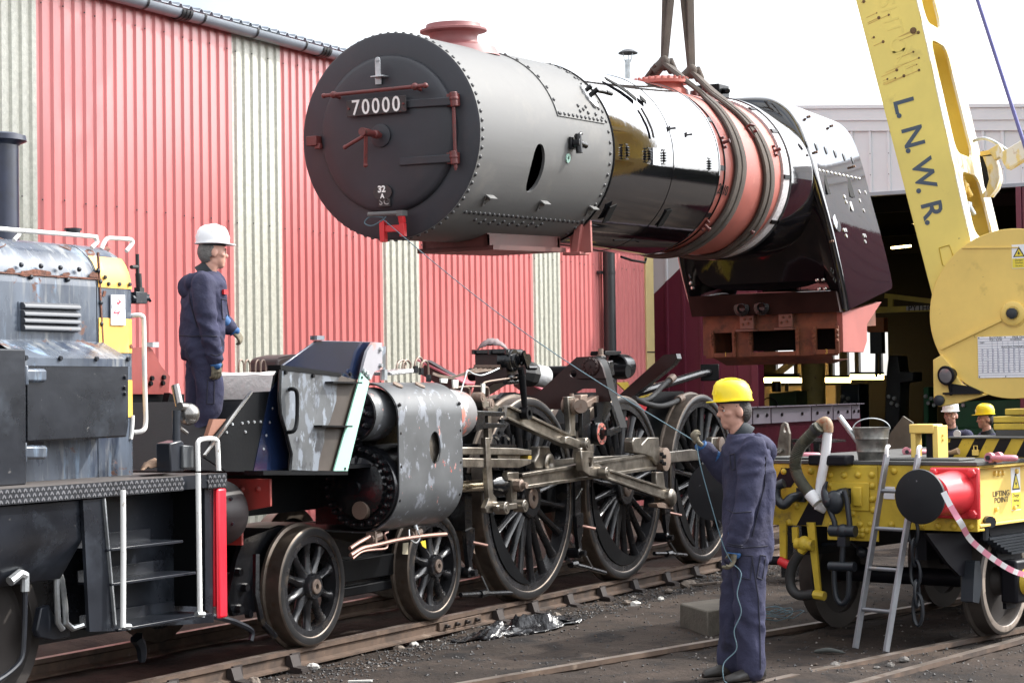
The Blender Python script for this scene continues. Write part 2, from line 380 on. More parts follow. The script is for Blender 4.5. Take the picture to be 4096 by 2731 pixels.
# ---- red shed
m_redclad = mat('red_cladding', (.6, .19, .185), .3, var=.06, vs=.7, spec=.6)
m_greyclad = mat('translucent_cladding', (.48, .475, .41), .4, var=.12, vs=18, bump=.25, bs=60, layers=[((.6, .6, .54), 45, .6, .1)])
m_gutter = mat('grey_gutter', (.26, .29, .33), .3, var=.08)
m_dark = mat('dark_plastic', (.02, .021, .023), .4)
m_cream = mat('cream_trim', (.62, .5, .24), .5, var=.06)
m_screw = mat('screw', (.08, .08, .08), .4, .8)
WY = 4.87
screw_me = MB().sphere((0, 0, 0), .009, 6, 4).mesh('screw', m_screw)
def shed():
    root = root_at('red_shed', 'long red corrugated metal shed with grey translucent strips and gutter', 'shed', (11, WY+5, 0))
    ed = [D0(d, 700, y=WY).x for d in (-1250, -1120, -55, 87, 537, 648, 878, 962, 1223, 1286, 1479)]
    top = 6.5; sheet = {}
    for i in range(len(ed)-1):
        grey = i % 2 == 0; w = ed[i+1]-ed[i]; n = 1 if grey and i else max(1, round(w/.95)); sw = w/n; nr = 6 if grey else 5
        p = sw/nr
        for k in range(n):
            x0 = ed[i]+k*sw; pr = []
            for j in range(nr):
                for a, h in ((0, 0), (.28, 0), (.42, -.026), (.86, -.026)): pr.append((x0+(j+a)*p, WY+h))
            pr.append((x0+sw, WY))
            mb = MB(); t2 = top-.05
            mb.grid([[(a, b, -.2) for a, b in pr], [(a, b, top) for a, b in pr]]); mb.grid([[(a, b+.004, -.2) for a, b in pr], [(a, b+.004, top) for a, b in pr]], flip=True)
            c = wpart('cladding_sheet', mb, m_greyclad if grey else m_redclad, root, smooth=10)
            c['label'] = 'grey translucent corrugated strip' if grey else 'red corrugated sheet'
            for z in (2.1, 4.05, 6.15):
                for j in range(0, nr, 2): inst('screw', screw_me, Matrix.Translation((x0+(j+.36)*p, WY-.022, z+.01*((j*7) % 3))), c)
    sr = MB().bb(ed[0], ed[-1], WY+.05, WY+.1, -.2, 6.4)      # inner face
    wpart('inner_wall', sr, m_greyclad, root)
    # gutter: half-round, in lengths with dark brackets and unions
    gzc = 6.43; gy = WY-.13; L = [ed[0]]
    while L[-1] < ed[-1]: L.append(L[-1]+2.97)
    L[-1] = ed[-1]+.1
    for a, b in zip(L, L[1:]):
        mb = MB().lathe([(0, .098), (b-a-.02, .098), (b-a-.02, .09), (0, .09)], (a+.01, gy, gzc), (1, 0, 0), 14, a0=pi, a1=2*pi, close=True)
        wpart('gutter', mb, m_gutter, root, smooth=40, fix=True)
    mb = MB()
    x = P(830, 40, y=gy).x
    br = MB().lathe([(-.02, .104), (.02, .104)], (0, 0, 0), (1, 0, 0), 12, a0=pi, a1=2*pi); br.bb(-.015, .015, .0, .13, -.05, .0); br.bb(-.02, .02, -.105, -.095, 0, .02); bme = br.mesh('gutter_bracket', m_dark)
    for k in range(int((ed[-1]-ed[0])/1.07)): inst('gutter_bracket', bme, Matrix.Translation((ed[0]+.7+k*1.07, gy, gzc)), root).matrix_parent_inverse = root.matrix_basis.inverted()
    un = MB()
    for q in (-.07, 0, .07): un.lathe([(q-.025, .106), (q-.025, .112), (q+.025, .112), (q+.025, .106)], (0, 0, 0), (1, 0, 0), 14, a0=pi, a1=2*pi)
    un.lathe([(-.1, .104), (.1, .104)], (0, 0, 0), (1, 0, 0), 14, a0=pi, a1=2*pi); ume = un.mesh('gutter_union', m_dark)
    for xx in L[1:-1]: inst('gutter_union', ume, Matrix.Translation((xx, gy, gzc)), root).matrix_parent_inverse = root.matrix_basis.inverted()
    # roof sheets: box profile running up the slope
    x = ed[0]
    while x < ed[-1]:
        pr = []
        for j in range(5):
            for a, h in ((0, 0), (.62, 0), (.72, .035), (.9, .035)): pr.append((x+(j+a)*.2, h))
        pr.append((x+1.0, 0)); mb = MB(); s = math.tan(math.radians(9))
        rows = [[(a, WY-.09+t, 6.505+h+t*s) for a, h in pr] for t in (0, 8)]; mb.grid(rows)
        mb.grid([[(a, b, c-.012) for a, b, c in r] for r in rows], flip=True); mb.grid([rows[0], [(a, b, c-.012) for a, b, c in rows[0]]])
        wpart('roof_sheet', mb, m_gutter, root, smooth=10); x += 1.0
    mb = MB().bb(ed[-1], ed[-1]+.34, WY-.05, WY+.25, -.2, 6.5); wpart('corner_trim', mb, m_cream, root, bevel=.01)
    mb = MB().bb(ed[-1]-.002, ed[-1]+.345, WY-.056, WY-.049, 2.62, 2.64); wpart('trim_joint', mb, m_screw, root)
    mb = MB().bb(ed[-1]+.02, ed[-1]+.3, WY+.25, WY+8, -.2, 6.4); wpart('end_wall', mb, m_redclad, root)
    dx = B1(1045, 600, y=WY-.2).x
    mb = MB().tube([(dx, WY-.17, -.1), (dx, WY-.17, 5.9), (dx, gy, 6.3)], .105, 20); dp = wpart('downpipe', mb, m_dark, root)
    for z in (1.2, B1(1045, 330, y=WY-.2).z, 5.4):
        mb = MB().lathe([(-.025, .112), (.025, .112)], (dx, WY-.17, z), (0, 0, 1), 20); mb.bb(dx-.2, dx-.02, WY-.1, WY-.03, z-.025, z+.025); wpart('pipe_clip', mb, m_dark, root)
    # flue with a cowl on the roof behind
    fx = D0(1443, 150, y=9.0); mb = MB().tube([(fx.x, 9, 6.9), (fx.x, 9, fx.z+.12)], .075, 16); fl = wpart('flue_pipe', mb, m_galv, root)
    z1 = D0(1443, 118, y=9.0).z; mb = MB().lathe([(.05, .0), (.02, .13), (-.04, .225), (-.06, .22), (-.03, .1), (-.02, 0)], (fx.x, 9, z1), (0, 0, 1), 20)
    wpart('flue_cowl', mb, m_dark, root)
    mb = MB()
    for a in (.3, 2.4, 4.5): mb.tube([(fx.x+.07*math.cos(a), 9+.07*math.sin(a), fx.z+.05), (fx.x+.13*math.cos(a), 9+.13*math.sin(a), z1-.03)], .01, 5)
    wpart('cowl_bracket', mb, m_galv, root)
shed()
# ---- workshop building with the big open door, its gable across the end of the yard
m_wclad = mat('pale_cladding', (.62, .64, .67), .4, var=.04, vs=.8)
m_maroon = mat('maroon_cladding', (.115, .016, .034), .35, var=.06)
m_int = mat('shadowed_wall', (.035, .032, .03), .8); m_conc = mat('concrete_floor', (.05, .047, .044), .8)  # indoor shade is put into these dark wall and floor colours
m_beige = mat('beige_wall', (.5, .42, .34), .7)
m_yel2 = mat('column_yellow', (.5, .42, .16), .55, layers=[((.2, .13, .06), 7, .62, .1)])
GX = 20.6
def workshop():
    root = root_at('workshop_building', 'pale metal workshop with maroon lower cladding and a wide open doorway', 'workshop', (GX+8, 1, 0))
    jl = D0(1727, 850, x=GX).y; jr = D0(2347, 460, x=GX).y; yl = 13; yr = -4.2
    def verge(y): a = D0(1950, 247, x=GX); b = D0(2300, 244, x=GX); return a.z+(b.z-a.z)*(y-a.y)/(b.y-a.y)
    la = D0(2010, 442, x=GX).z
    da = B1(1405, 573, x=GX); db = B1(1655, 325, x=GX); diag = lambda y: da.z+(db.z-da.z)*(y-da.y)/(db.y-da.y)
    def sheet(y0, y1, z0a, z0b, z1a, z1b, m, nm):
        mb = MB(); n = 3; p = (y1-y0)/n; prof = []
        for j in range(n):
            for a, h in ((0, 0), (.8, 0), (.84, -.03), (.96, -.03)): prof.append((y0+(j+a)*p, GX+h))
        prof.append((y1, GX)); f = lambda y, a, b: a+(b-a)*(y-y0)/(y1-y0)
        mb.grid([[(x, y, f(y, z0a, z0b)) for y, x in prof], [(x, y, f(y, z1a, z1b)) for y, x in prof]], flip=True)
        mb.grid([[(x+.02, y, f(y, z0a, z0b)) for y, x in prof], [(x+.02, y, f(y, z1a, z1b)) for y, x in prof]])
        cs = wpart(nm, mb, m, root, smooth=10)
        for j in range(n):
            for zz in (.28, .62): inst('screw', screw_me, Matrix.Translation((GX-.032, y0+(j+.9)*p, f(y0+(j+.9)*p, z0a, z0b)*(1-zz)+f(y0+(j+.9)*p, z1a, z1b)*zz)), cs)
    y = jl; k = 0
    while y < yl:
        y2 = y+1.0; za, zb = min(diag(y), la), min(diag(y2), la)
        za, zb = max(za, 1.2), max(zb, 1.2)
        sheet(y, y2, -.1, -.1, za, zb, m_maroon, 'cladding_sheet'); sheet(y, y2, za, zb, verge(y)-.4, verge(y2)-.4, m_wclad, 'cladding_sheet'); y = y2
    y = jr
    while y < jl-.01:
        y2 = min(y+.99, jl); sheet(y, y2, la, la, verge(y)-.4, verge(y2)-.4, m_wclad, 'cladding_sheet'); y = y2
    y = jr
    while y > yr:
        y2 = y-1.0; sheet(y2, y, -.1, -.1, la, la, m_maroon, 'cladding_sheet'); sheet(y2, y, la, la, verge(y2)-.4, verge(y)-.4, m_wclad, 'cladding_sheet'); y = y2
    # verge flashing in two steps, drip edge over the door
    mb = MB()
    for a, b, dx in ((-.42, -.24, -.045), (-.24, -.03, -.07), (-.03, .03, -.1)):
        mb.add([(GX+dx, yr, verge(yr)+a), (GX+dx, yl, verge(yl)+a), (GX+dx, yl, verge(yl)+b), (GX+dx, yr, verge(yr)+b), (GX+.1, yr, verge(yr)+a), (GX+.1, yl, verge(yl)+a), (GX+.1, yl, verge(yl)+b), (GX+.1, yr, verge(yr)+b)],
               [(0, 1, 2, 3), (0, 4, 5, 1), (3, 2, 6, 7), (4, 7, 6, 5)])
    wpart('verge_flashing', mb, m_wclad, root, smooth=20, fix=True)
    wpart('door_head', MB().bb(GX-.05, GX+.12, jr-.1, jl+.1, la-.06, la), m_gutter, root)
    wpart('door_jamb', MB().bb(GX-.06, GX+.25, jl-.14, jl, -.1, la-.06), m_maroon, root, bevel=.01)
    wpart('door_jamb', MB().bb(GX-.06, GX+.25, jr, jr+.09, -.1, la-.06), m_maroon, root, bevel=.01)
    # shell
    bx = 40
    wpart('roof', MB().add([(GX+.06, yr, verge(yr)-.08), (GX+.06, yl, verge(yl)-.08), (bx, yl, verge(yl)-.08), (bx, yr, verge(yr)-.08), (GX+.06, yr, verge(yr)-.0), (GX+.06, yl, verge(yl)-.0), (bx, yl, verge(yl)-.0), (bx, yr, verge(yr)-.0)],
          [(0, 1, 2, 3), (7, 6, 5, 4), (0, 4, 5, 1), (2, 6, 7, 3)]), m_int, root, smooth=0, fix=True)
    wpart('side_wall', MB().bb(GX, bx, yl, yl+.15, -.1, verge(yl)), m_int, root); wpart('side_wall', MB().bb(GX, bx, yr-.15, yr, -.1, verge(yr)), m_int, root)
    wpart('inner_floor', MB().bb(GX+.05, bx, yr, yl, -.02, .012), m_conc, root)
    # back wall with a row of windows
    zt = A5(1000, 640, x=bx).z; zb = A5(1000, 990, x=bx).z
    y0, y1 = A5(1285, 900, x=bx).y, A5(400, 900, x=bx).y
    out = [(yr, -.1), (yl, -.1), (yl, 7.5), (yr, 7.5)]
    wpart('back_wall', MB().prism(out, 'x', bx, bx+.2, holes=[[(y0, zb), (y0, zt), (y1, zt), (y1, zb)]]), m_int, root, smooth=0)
    wpart('dado', MB().bb(bx-.06, bx-.003, y0+1.5, yl, 0, zb-.25), m_beige, root)
    m_glass = mat('window_glass', (.8, .85, .85), .05, var=0, spec=.5)
    for f in (560, 835, 920, 950, 1040, 1215):
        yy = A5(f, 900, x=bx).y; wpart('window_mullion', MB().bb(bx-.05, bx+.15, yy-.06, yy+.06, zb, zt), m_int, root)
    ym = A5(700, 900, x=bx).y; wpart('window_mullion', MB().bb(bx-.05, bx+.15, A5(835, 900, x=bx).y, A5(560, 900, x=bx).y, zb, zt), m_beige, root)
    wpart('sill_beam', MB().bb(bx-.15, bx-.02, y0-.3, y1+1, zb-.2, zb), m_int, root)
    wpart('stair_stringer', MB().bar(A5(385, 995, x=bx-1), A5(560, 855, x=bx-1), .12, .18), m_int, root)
    # fluorescent battens, lit
    m_tube = mat('lit_tube', (1, .9, .6), .5, var=0, emit=(1, .72, .3, 9))
    for a, b, zz in ((220, 580, 1008), (290, 632, 1024), (755, 985, 1022), (990, 1245, 998)):
        p = A5(a, zz, x=bx-2.2); q = A5(b, zz, x=bx-2.2); mb = MB().bar(p, q, .1, .13); ba = wpart('light_batten', MB().bar(p+V(0, 0, .1), q+V(0, 0, .1), .16, .06), m_int, root)
        o = wpart('lamp_tube', mb, m_tube, root)
    for a, zz, X in ((3590, 908, 32), (3566, 992, 36)):
        p = P(a, zz, x=X); wpart('lamp_tube', MB().bar(p, p+V(0, -.5, .03), .1, .05), m_tube, root)
    cp = A5(695, 1000, x=31); wpart('column', MB().tube([(31, cp.y, 0), (31, cp.y, 6.5)], .27, 24), m_yel2, root)
    # roof truss members, dim
    for X in (26, 32, 38):
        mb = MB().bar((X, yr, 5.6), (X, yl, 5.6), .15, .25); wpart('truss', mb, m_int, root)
workshop()
# ---- dark hedge shape added out of the frame to darken low reflections in the paintwork
def hedge():
    mb = MB(); rows = []; rnd = random.Random(8)
    for i in range(90):
        t = i/89; x = 4+70*t; y = -34+14*t; h = 5.5+2.5*mnoise.noise(Vector((i*.23, 0, 0)))+1.3*mnoise.noise(Vector((i*.9, 3, 0)))
        rows.append([(x+1.2*mnoise.noise(Vector((i*.7, j, 1))), y+2*math.sin(pi*j/6)*1.5+mnoise.noise(Vector((i*.6, j*.8, 5))), -.2+h*(1-abs(j-3)/3)**.6) for j in range(7)])
    tag(obj('added_dark_hedge', mb.grid(rows), mat('hedge_leaf', (.03, .035, .018), .9, var=.5, vs=2, bump=1, bs=6), smooth=60, fix=True), 'unseen dark hedge shape added beyond the yard for the reflections', 'hedge', kind='stuff')
hedge()
# ================================================================== the boiler in the slings
BT = math.radians(2.4)
BM = Matrix.Translation((2.6, .03, 4.27))@Matrix.Rotation(-BT, 4, 'Y')
BF = Frame(BM)
m_smoke = mat('smokebox_sunlit_grey', (.118, .118, .117), .58, var=.1, vs=1.6, stretch=(.25, 1, 1), bump=.03, layers=[((.18, .17, .155), 2.2, .55, .3), ((.1, .1, .102), 1.3, .58, .25)])  # lighter than the front: sun on the barrel side is put into the grey
m_face = mat('smokebox_front_shaded', (.024, .025, .032), .5, var=.2, vs=2, bump=.05, layers=[((.042, .03, .032), 3, .56, .3), ((.06, .05, .048), 25, .7, .05)])  # same smokebox, darker base: the shade on its front is put into the colour
m_brn = mat('brown_red_fitting', (.13, .028, .026), .42, var=.2, layers=[((.06, .03, .025), 14, .58, .1)])
m_pink = mat('boiler_primer', (.42, .125, .1), .48, var=.1, vs=3, layers=[((.6, .27, .2), 4, .6, .2), ((.3, .07, .05), 5, .66, .15)])
m_lag = mat('lagging', (.5, .48, .5), .9, var=.2, vs=30, bump=.6, bs=50)
m_rustd = mat('ashpan_rust', (.16, .055, .03), .7, var=.35, vs=4, layers=[((.07, .03, .02), 6, .52, .2)])
m_pinkash = mat('ashpan_primer', (.34, .1, .085), .55, var=.1, layers=[((.28, .11, .05), 4, .62, .15)])
m_hole = mat('hole_black', (.004, .004, .004), .9, var=0)  # near-black base standing in for the shade inside openings
m_plate = mat('plate_black', (.02, .015, .016), .4, layers=[((.11, .03, .025), 10, .6, .1)])
m_num = mat('white_figures', (.82, .82, .8), .5, var=.03)
m_sling = mat('webbing', (.085, .07, .06), .85, var=.3, vs=4, bump=.3, bs=90)
boiler = thing('locomotive_boiler', 'steam locomotive boiler numbered 70000 hanging in slings, smokebox end lower', 'boiler', BM)
RS = .94
def on_cyl(p, R, lift=0):                         # frame on the barrel: x along axis, z outward
    q = BF.cyl(p, R); n = Vector((0, q.y, q.z)).normalized(); return basis(q+n*lift, (1, 0, 0), n.cross(Vector((1, 0, 0))))
def ang(u, a, R):                                 # angle a from the top, positive to the near side
    n = Vector((0, -math.sin(a), math.cos(a))); return basis(Vector((u, 0, 0))+n*R, (1, 0, 0), n.cross(Vector((1, 0, 0))))
def build_smokebox():
    oq = BF.cyl(W2(1592, 1135, d=10), RS); t = math.atan2(-oq.y, oq.z)
    sh = obj('smokebox', MB().lathe([(.012, RS), (2.83, RS), (2.83, RS-.03), (.012, RS-.03)], n=120, close=True), m_smoke, boiler, fix=True, smooth=40)
    # oval handhole cut through the plate
    M = ang(oq.x, t, RS)
    c = MB(); pts = [(.135*math.copysign(abs(math.cos(2*pi*i/28))**.85, math.cos(2*pi*i/28)), .235*math.sin(2*pi*i/28)) for i in range(28)]; c.prism(pts, 'z', -.2, .2)
    cut = obj('cut', c, m_hole); cut.matrix_world = BM@M
    bo = sh.modifiers.new('hole', 'BOOLEAN'); bo.object = cut; bo.solver = 'EXACT'
    bpy.context.view_layer.update(); dg = bpy.context.evaluated_depsgraph_get()
    me = bpy.data.meshes.new_from_object(sh.evaluated_get(dg)); sh.modifiers.clear(); sh.data = me; bpy.data.objects.remove(cut)
    me.polygons.foreach_set('use_smooth', [True]*len(me.polygons)); me.set_sharp_from_angle(angle=math.radians(30))
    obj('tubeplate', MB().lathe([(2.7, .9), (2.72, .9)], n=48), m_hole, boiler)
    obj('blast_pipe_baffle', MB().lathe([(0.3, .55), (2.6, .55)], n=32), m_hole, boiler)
    obj('smokebox_front', MB().lathe([(.05, .93), (.012, RS-.002), (0, RS-.02), (0, .66), (.05, .66)], n=96, close=True), m_face, boiler, fix=True)
    dr = obj('smokebox_door', MB().lathe([(.02, .715), (-.022, .715), (-.045, .7), (-.062, .665), (-.078, .56), (-.098, .3), (-.1, 0)], (0, 0, .02), n=72), m_face, boiler, fix=True)
    # handrail across the door
    a = BF.hit(W2(160, 645, d=10), x=-.2); b = BF.hit(W2(842, 576, d=10), x=-.2)
    hr = obj('door_handrail', MB().tube([a, b], .018, 12), m_brn, dr)
    k = (b-a).normalized()
    for f, s in ((.0, .024), (1, .026)):
        obj('rail_end', MB().sphere(a+(b-a)*f, s, 12, 8), m_brn, dr)
    for f in (.1, .9):
        c = a+(b-a)*f; obj('rail_stanchion', MB().sphere(c, .034, 12, 8).tube([c, c+V(.1, 0, -.02)], .017, 8), m_brn, dr)
    # number plate
    c = (BF.hit(W2(308, 680, d=10), x=-.15)+BF.hit(W2(714, 752, d=10), x=-.15)+BF.hit(W2(712, 640, d=10), x=-.15)+BF.hit(W2(312, 790, d=10), x=-.15))/4
    ex = BF.hit(W2(712, 696, d=10), x=-.15)-BF.hit(W2(310, 735, d=10), x=-.15); wd = ex.length
    hg = (BF.hit(W2(510, 660, d=10), x=-.15)-BF.hit(W2(510, 772, d=10), x=-.15)).length
    Mp = basis(c, ex, (0, 0, 1)); np_ = obj('number_plate', MB().bb(-wd/2, wd/2, -hg/2, hg/2, -.012, 0), m_plate, boiler, bevel=.012); np_.matrix_basis = Mp
    me = text_mesh('70000', hg*1.3, m_num, .003, .0015, spacing=1.22); inst('lettering', me, Matrix.Translation((0, -.002, .002))@Matrix.Scale(.9, 4, (1, 0, 0)), np_)
    for s in (-1, 1): obj('plate_bolt', MB().lathe([(0, .012), (.012, .01)], (s*(wd/2-.028), 0, 0), (0, 0, 1), 8), m_brn, np_)
    obj('plate_bracket', MB().bb(-.03, .03, -.02, .02, -.09, -.012), m_face, np_)
    # hinge straps, pin and knuckles
    for a_, b_, nm in (((714, 702), (1030, 680), 1), ((670, 1088), (1035, 1062), 2)):
        a = BF.hit(W2(*a_, d=10), x=-.105); b = BF.hit(W2(*b_, d=10), x=-.085)
        obj('hinge_strap', MB().beam(a, b, [(-.012, -.04), (.012, -.036), (.012, .036), (-.012, .04)], (0, 0, 1)), m_face, dr, bevel=.008)
    t_ = BF.hit(W2(1030, 640, d=10), x=-.09); q_ = BF.hit(W2(1046, 1130, d=10), x=-.09)
    hp = obj('hinge_pin', MB().tube([t_, q_], .016, 12).tube([q_+(t_-q_)*.06, q_-(t_-q_)*.03], [.016, .01], 12), m_brn, boiler)
    for z0, z1 in ((620, 718), (1015, 1105)):
        a = BF.hit(W2(1030, z0, d=10), x=-.09); b = BF.hit(W2(1040, z1, d=10), x=-.09)
        obj('hinge_knuckle', MB().tube([a, b], .036, 16).box((a+b)/2+V(.04, .03, 0), (.07, .1, abs(a.z-b.z)*.85)).lathe([(-.005, .042), (.02, .042)], b*.5+a*.5, (0, 0, 1), 16), m_brn, boiler, bevel=.006)
    # dart handles
    h = BF.hit(W2(545, 912, d=10), x=-.1); obj('dart_boss', MB().lathe([(0, .105), (-.018, .105), (-.024, .09), (-.024, 0)], h, (1, 0, 0), 32), m_face, dr, fix=True)
    h2 = BF.hit(W2(455, 893, d=10), x=-.33); obj('dart_spindle', MB().lathe([(-.1, .036), (.01, .036), (.012, .03), (.1, .03), (.11, .038), (.16, .038), (.165, .026), (.25, .026)], V(h2.x+.0, h2.y, h2.z), V(h.x-h2.x, h.y-h2.y, h.z-h2.z), 20), m_brn, dr)
    e1 = BF.hit(W2(303, 990, d=10), x=-.3); e2 = BF.hit(W2(440, 1110, d=10), x=-.3)
    for e, f in ((e1, .02), (e2, -.03)):
        s = h2+V(f, 0, 0); obj('dart_handle', MB().tube([s, e], [.018, .017], 10).sphere(e, .022, 10, 6), m_brn, dr)
    # catch on the far side, lamp irons, shed plate, bottom bracket
    a = BF.hit(W2(95, 950, d=10), x=-.06); obj('door_catch', MB().box(a, (.1, .11, .09)).box(a+V(0, -.05, -.05), (.06, .06, .05)), m_brn, boiler, bevel=.006)
    a = BF.hit(W2(525, 515, d=10), x=-.16); tp = BF.hit(W2(522, 405, d=10), x=-.17); bt = BF.hit(W2(528, 570, d=10), x=-.1)
    obj('lamp_iron', MB().prism(circle(0, 0, .028, 10, 0, pi)+[(-.028, -(tp.z-a.z)+.02), (.028, -(tp.z-a.z)+.02)], 'x', tp.x-.006, tp.x+.006) if False else
        MB().box((tp.x, tp.y, (tp.z+a.z)/2), (.012, .056, tp.z-a.z)).tube([(tp.x-.006, tp.y, tp.z), (tp.x+.006, tp.y, tp.z)], .028, 14).box((a.x+.02, a.y, a.z), (.1, .13, .012)).box((bt.x, bt.y, (bt.z+a.z)/2), (.014, .065, a.z-bt.z)), m_galv, dr, bevel=.003)
    a = BF.hit(W2(557, 1293, d=10), x=-.092)
    pl = obj('shed_plate', MB().lathe([(0, 1), (.01, 1)], (0, 0, 0), (0, 0, 1), 28), m_plate, boiler); pl.matrix_basis = basis(a, (0, -1, 0), (0, 0, 1))@Matrix.Diagonal((.098, .072, 1, 1))
    me = text_mesh('32', .082, m_num, .002, .003); o = inst('lettering', me, basis(a+V(-.013, .005, .026), (0, -1, 0), (0, 0, 1)), boiler)
    me = text_mesh('A', .058, m_num, .002, .002); inst('lettering', me, basis(a+V(-.013, .0, -.036), (0, -1, 0), (0, 0, 1)), boiler)
    b = BF.hit(W2(565, 1358, d=10), x=-.088); p2 = obj('self_cleaning_plate', MB().bb(-.064, .064, -.045, .045, -.01, 0), m_plate, boiler, bevel=.008); p2.matrix_basis = basis(b, (0, -1, 0), (0, 0, 1))
    me = text_mesh('SC', .08, mat('grey_letters', (.35, .33, .32), .6), .002, .001, spacing=1.2); inst('lettering', me, Matrix.Translation((0, 0, .001)), p2)
    a = BF.hit(W2(460, 1442, d=10), x=-.2); b = BF.hit(W2(672, 1432, d=10), x=-.2)
    lb = obj('front_bracket', MB().tube([a, b], .022, 14).box(b+V(.03, 0, 0), (.1, .06, .05)), m_smoke, boiler)
    c = BF.hit(W2(690, 1500, d=10), x=-.17); e = BF.hit(W2(560, 1540, d=10), x=-.17); z0 = BF.hit(W2(690, 1575, d=10), x=-.17).z
    obj('bracket_leg', MB().bar(b+V(.02, 0, -.02), c, .05, .05).bar(c, V(c.x, c.y, z0-.02), .05, .05, (1, 0, 0)).bar(V(e.x, e.y, a.z-.06), V(e.x, e.y, z0-.06), .05, .06, (1, 0, 0)).bar(V(e.x, e.y, e.z), V(c.x, c.y, e.z), .03, .06), m_red, boiler, bevel=.004)
    # rivets
    rv = MB().lathe([(0, .021), (.008, .019), (.015, .012), (.017, 0)], ax=(0, 0, 1), n=8).mesh('rivet', mat('rivet_grey', (.05, .05, .052), .45), 60)
    for i in range(72): inst('rivet', rv, ang(.05, 2*pi*i/72, RS-.001), boiler)
    for i in range(54): inst('rivet', rv, ang(2.755, 2*pi*i/54, RS-.001), boiler)
    for i in range(26): inst('rivet', rv, on_cyl(W2(1110+i*31.5, 1424+i*2.9, d=10), RS), boiler)
    for i in range(15): inst('rivet', rv, on_cyl(W2(1175+i*32, 1476+2.0*i+(i % 2)*18, d=10), RS), boiler)
    # bolted wrapper plate over the top
    def patch(u0, u1, a0, a1, R, n=24):
        mb = MB(); rows = []
        for u in (u0, u1): rows.append([Vector((u, -math.sin(a0+(a1-a0)*j/n)*R, math.cos(a0+(a1-a0)*j/n)*R)) for j in range(n+1)])
        mb.grid(rows); mb.grid([rows[0], [p*.99 if False else Vector((p.x, p.y*.99, p.z*.99)) for p in rows[0]]], flip=True)
        mb.grid([[rows[0][-1], rows[1][-1]], [Vector((p.x, p.y*.985, p.z*.985)) for p in (rows[0][-1], rows[1][-1])]]); return mb
    q = BF.cyl(W2(1728, 780, d=10), RS); a1 = math.atan2(-q.y, q.z); u0 = q.x
    wp = obj('wrapper_plate', patch(u0, 2.7, -a1, a1, RS+.012), m_smoke, boiler, fix=True)
    for i in range(7): inst('plate_bolt', rv, ang(u0+.03, a1-.03-i*.15, RS+.01), boiler)
    for i in range(11): inst('plate_bolt', rv, ang(u0+.06+i*(2.66-u0)/11, a1-.03, RS+.01), boiler)
    for i in range(9): inst('plate_bolt', rv, ang(2.66, a1-.06-i*.11, RS+.01), boiler)
    for zx, zy in ((1866, 712), (1918, 720), (1902, 737), (1881, 748), (1935, 760), (1985, 770)): inst('plate_bolt', rv, on_cyl(W2(zx, zy, d=10), RS+.012), boiler)
    # fittings on the side
    M = on_cyl(W2(1940, 650, d=10), RS+.01)
    fo = obj('foil_wrapped_flange', MB().lathe([(0, .15), (.02, .15), (.03, .1), (.02, .05)], ax=(0, 0, 1), n=9), mat('crumpled_foil', (.6, .6, .6), .25, .9, bump=1, bs=30), boiler, smooth=0); fo.matrix_basis = M@Matrix.Scale(.6, 4, (1, 0, 0))
    o = obj('steam_valve', MB().tube([(0, 0, 0), (0, 0, .13)], .028, 10).tube([(0, 0, .1), (.16, -.03, .13)], .022, 10).tube([(.15, -.03, .13), (.24, -.05, .14)], [.026, .022], 10).tube([(-.03, .06, 0), (-.03, .06, .1)], .025, 8), m_oil, boiler); o.matrix_basis = M
    M = on_cyl(W2(1820, 965, d=10), RS)
    o = obj('clack_valve', MB().box((0, 0, .02), (.12, .12, .03)).tube([(0, 0, 0), (0, 0, .11)], .045, 10).tube([(0, .09, .08), (0, -.1, .09)], .034, 10).tube([(0, 0, .09), (.13, -.02, .1)], .03, 10).tube([(-.02, .06, .06), (.08, .1, .08)], .02, 8), m_oil, boiler, bevel=.004); o.matrix_basis = M
    M = on_cyl(W2(1798, 1064, d=10), RS); o = obj('mint_gasket', MB().lathe([(0, .045), (.012, .045), (.012, .02), (0, .02)], ax=(0, 0, 1), n=10, close=True), mat('mint', (.4, .62, .52), .6), boiler); o.matrix_basis = M
    tb = MB().prism([(-.07, .06), (.07, .06), (.075, .045), (.02, -.06), (-.02, -.06), (-.075, .045)], 'z', 0, .012, holes=[circle(-.03, .02, .012, 8), circle(.03, .02, .012, 8), circle(0, -.03, .012, 8)]).bb(-.07, .07, .05, .062, .01, .06).mesh('bracket', m_smoke)
    for zx, zy in ((1250, 1345), (1615, 1382), (1943, 1415)): inst('mounting_bracket', tb, on_cyl(W2(zx, zy, d=10), RS), boiler)
    # chimney
    obj('chimney', MB().lathe([(.84, .45), (.93, .40), (.945, .30), (.965, .25), (1.0, .228), (1.05, .232), (1.075, .25), (1.088, .30), (1.092, .325), (1.112, .325), (1.122, .275), (1.135, .27), (1.165, .262), (1.165, .2), (.95, .19)], (1.27, 0, 0), (0, 0, 1), 48),
        mat('chimney_primer', (.24, .085, .085), .5, var=.15, layers=[((.16, .05, .04), 5, .6, .15)]), boiler, fix=True)
    # saddle flange and foot under the smokebox
    a = BF.hit(B1(70, 125, d=10), y=-.3); zz = -1.0
    obj('saddle_flange', MB().bb(1.15, 2.72, -.42, .42, -1.03, -.985).bb(1.15, 2.72, -.36, -.32, -1.0, -.85).bb(1.15, 2.72, .32, .36, -1.0, -.85).bb(1.15, 1.19, -.36, .36, -1.0, -.88).bb(2.66, 2.7, -.36, .36, -1, -.88), mat('saddle_dark_red', (.085, .026, .022), .5, var=.3), boiler)
    c = BF.hit(B1(805, 60, d=10), y=-.45)
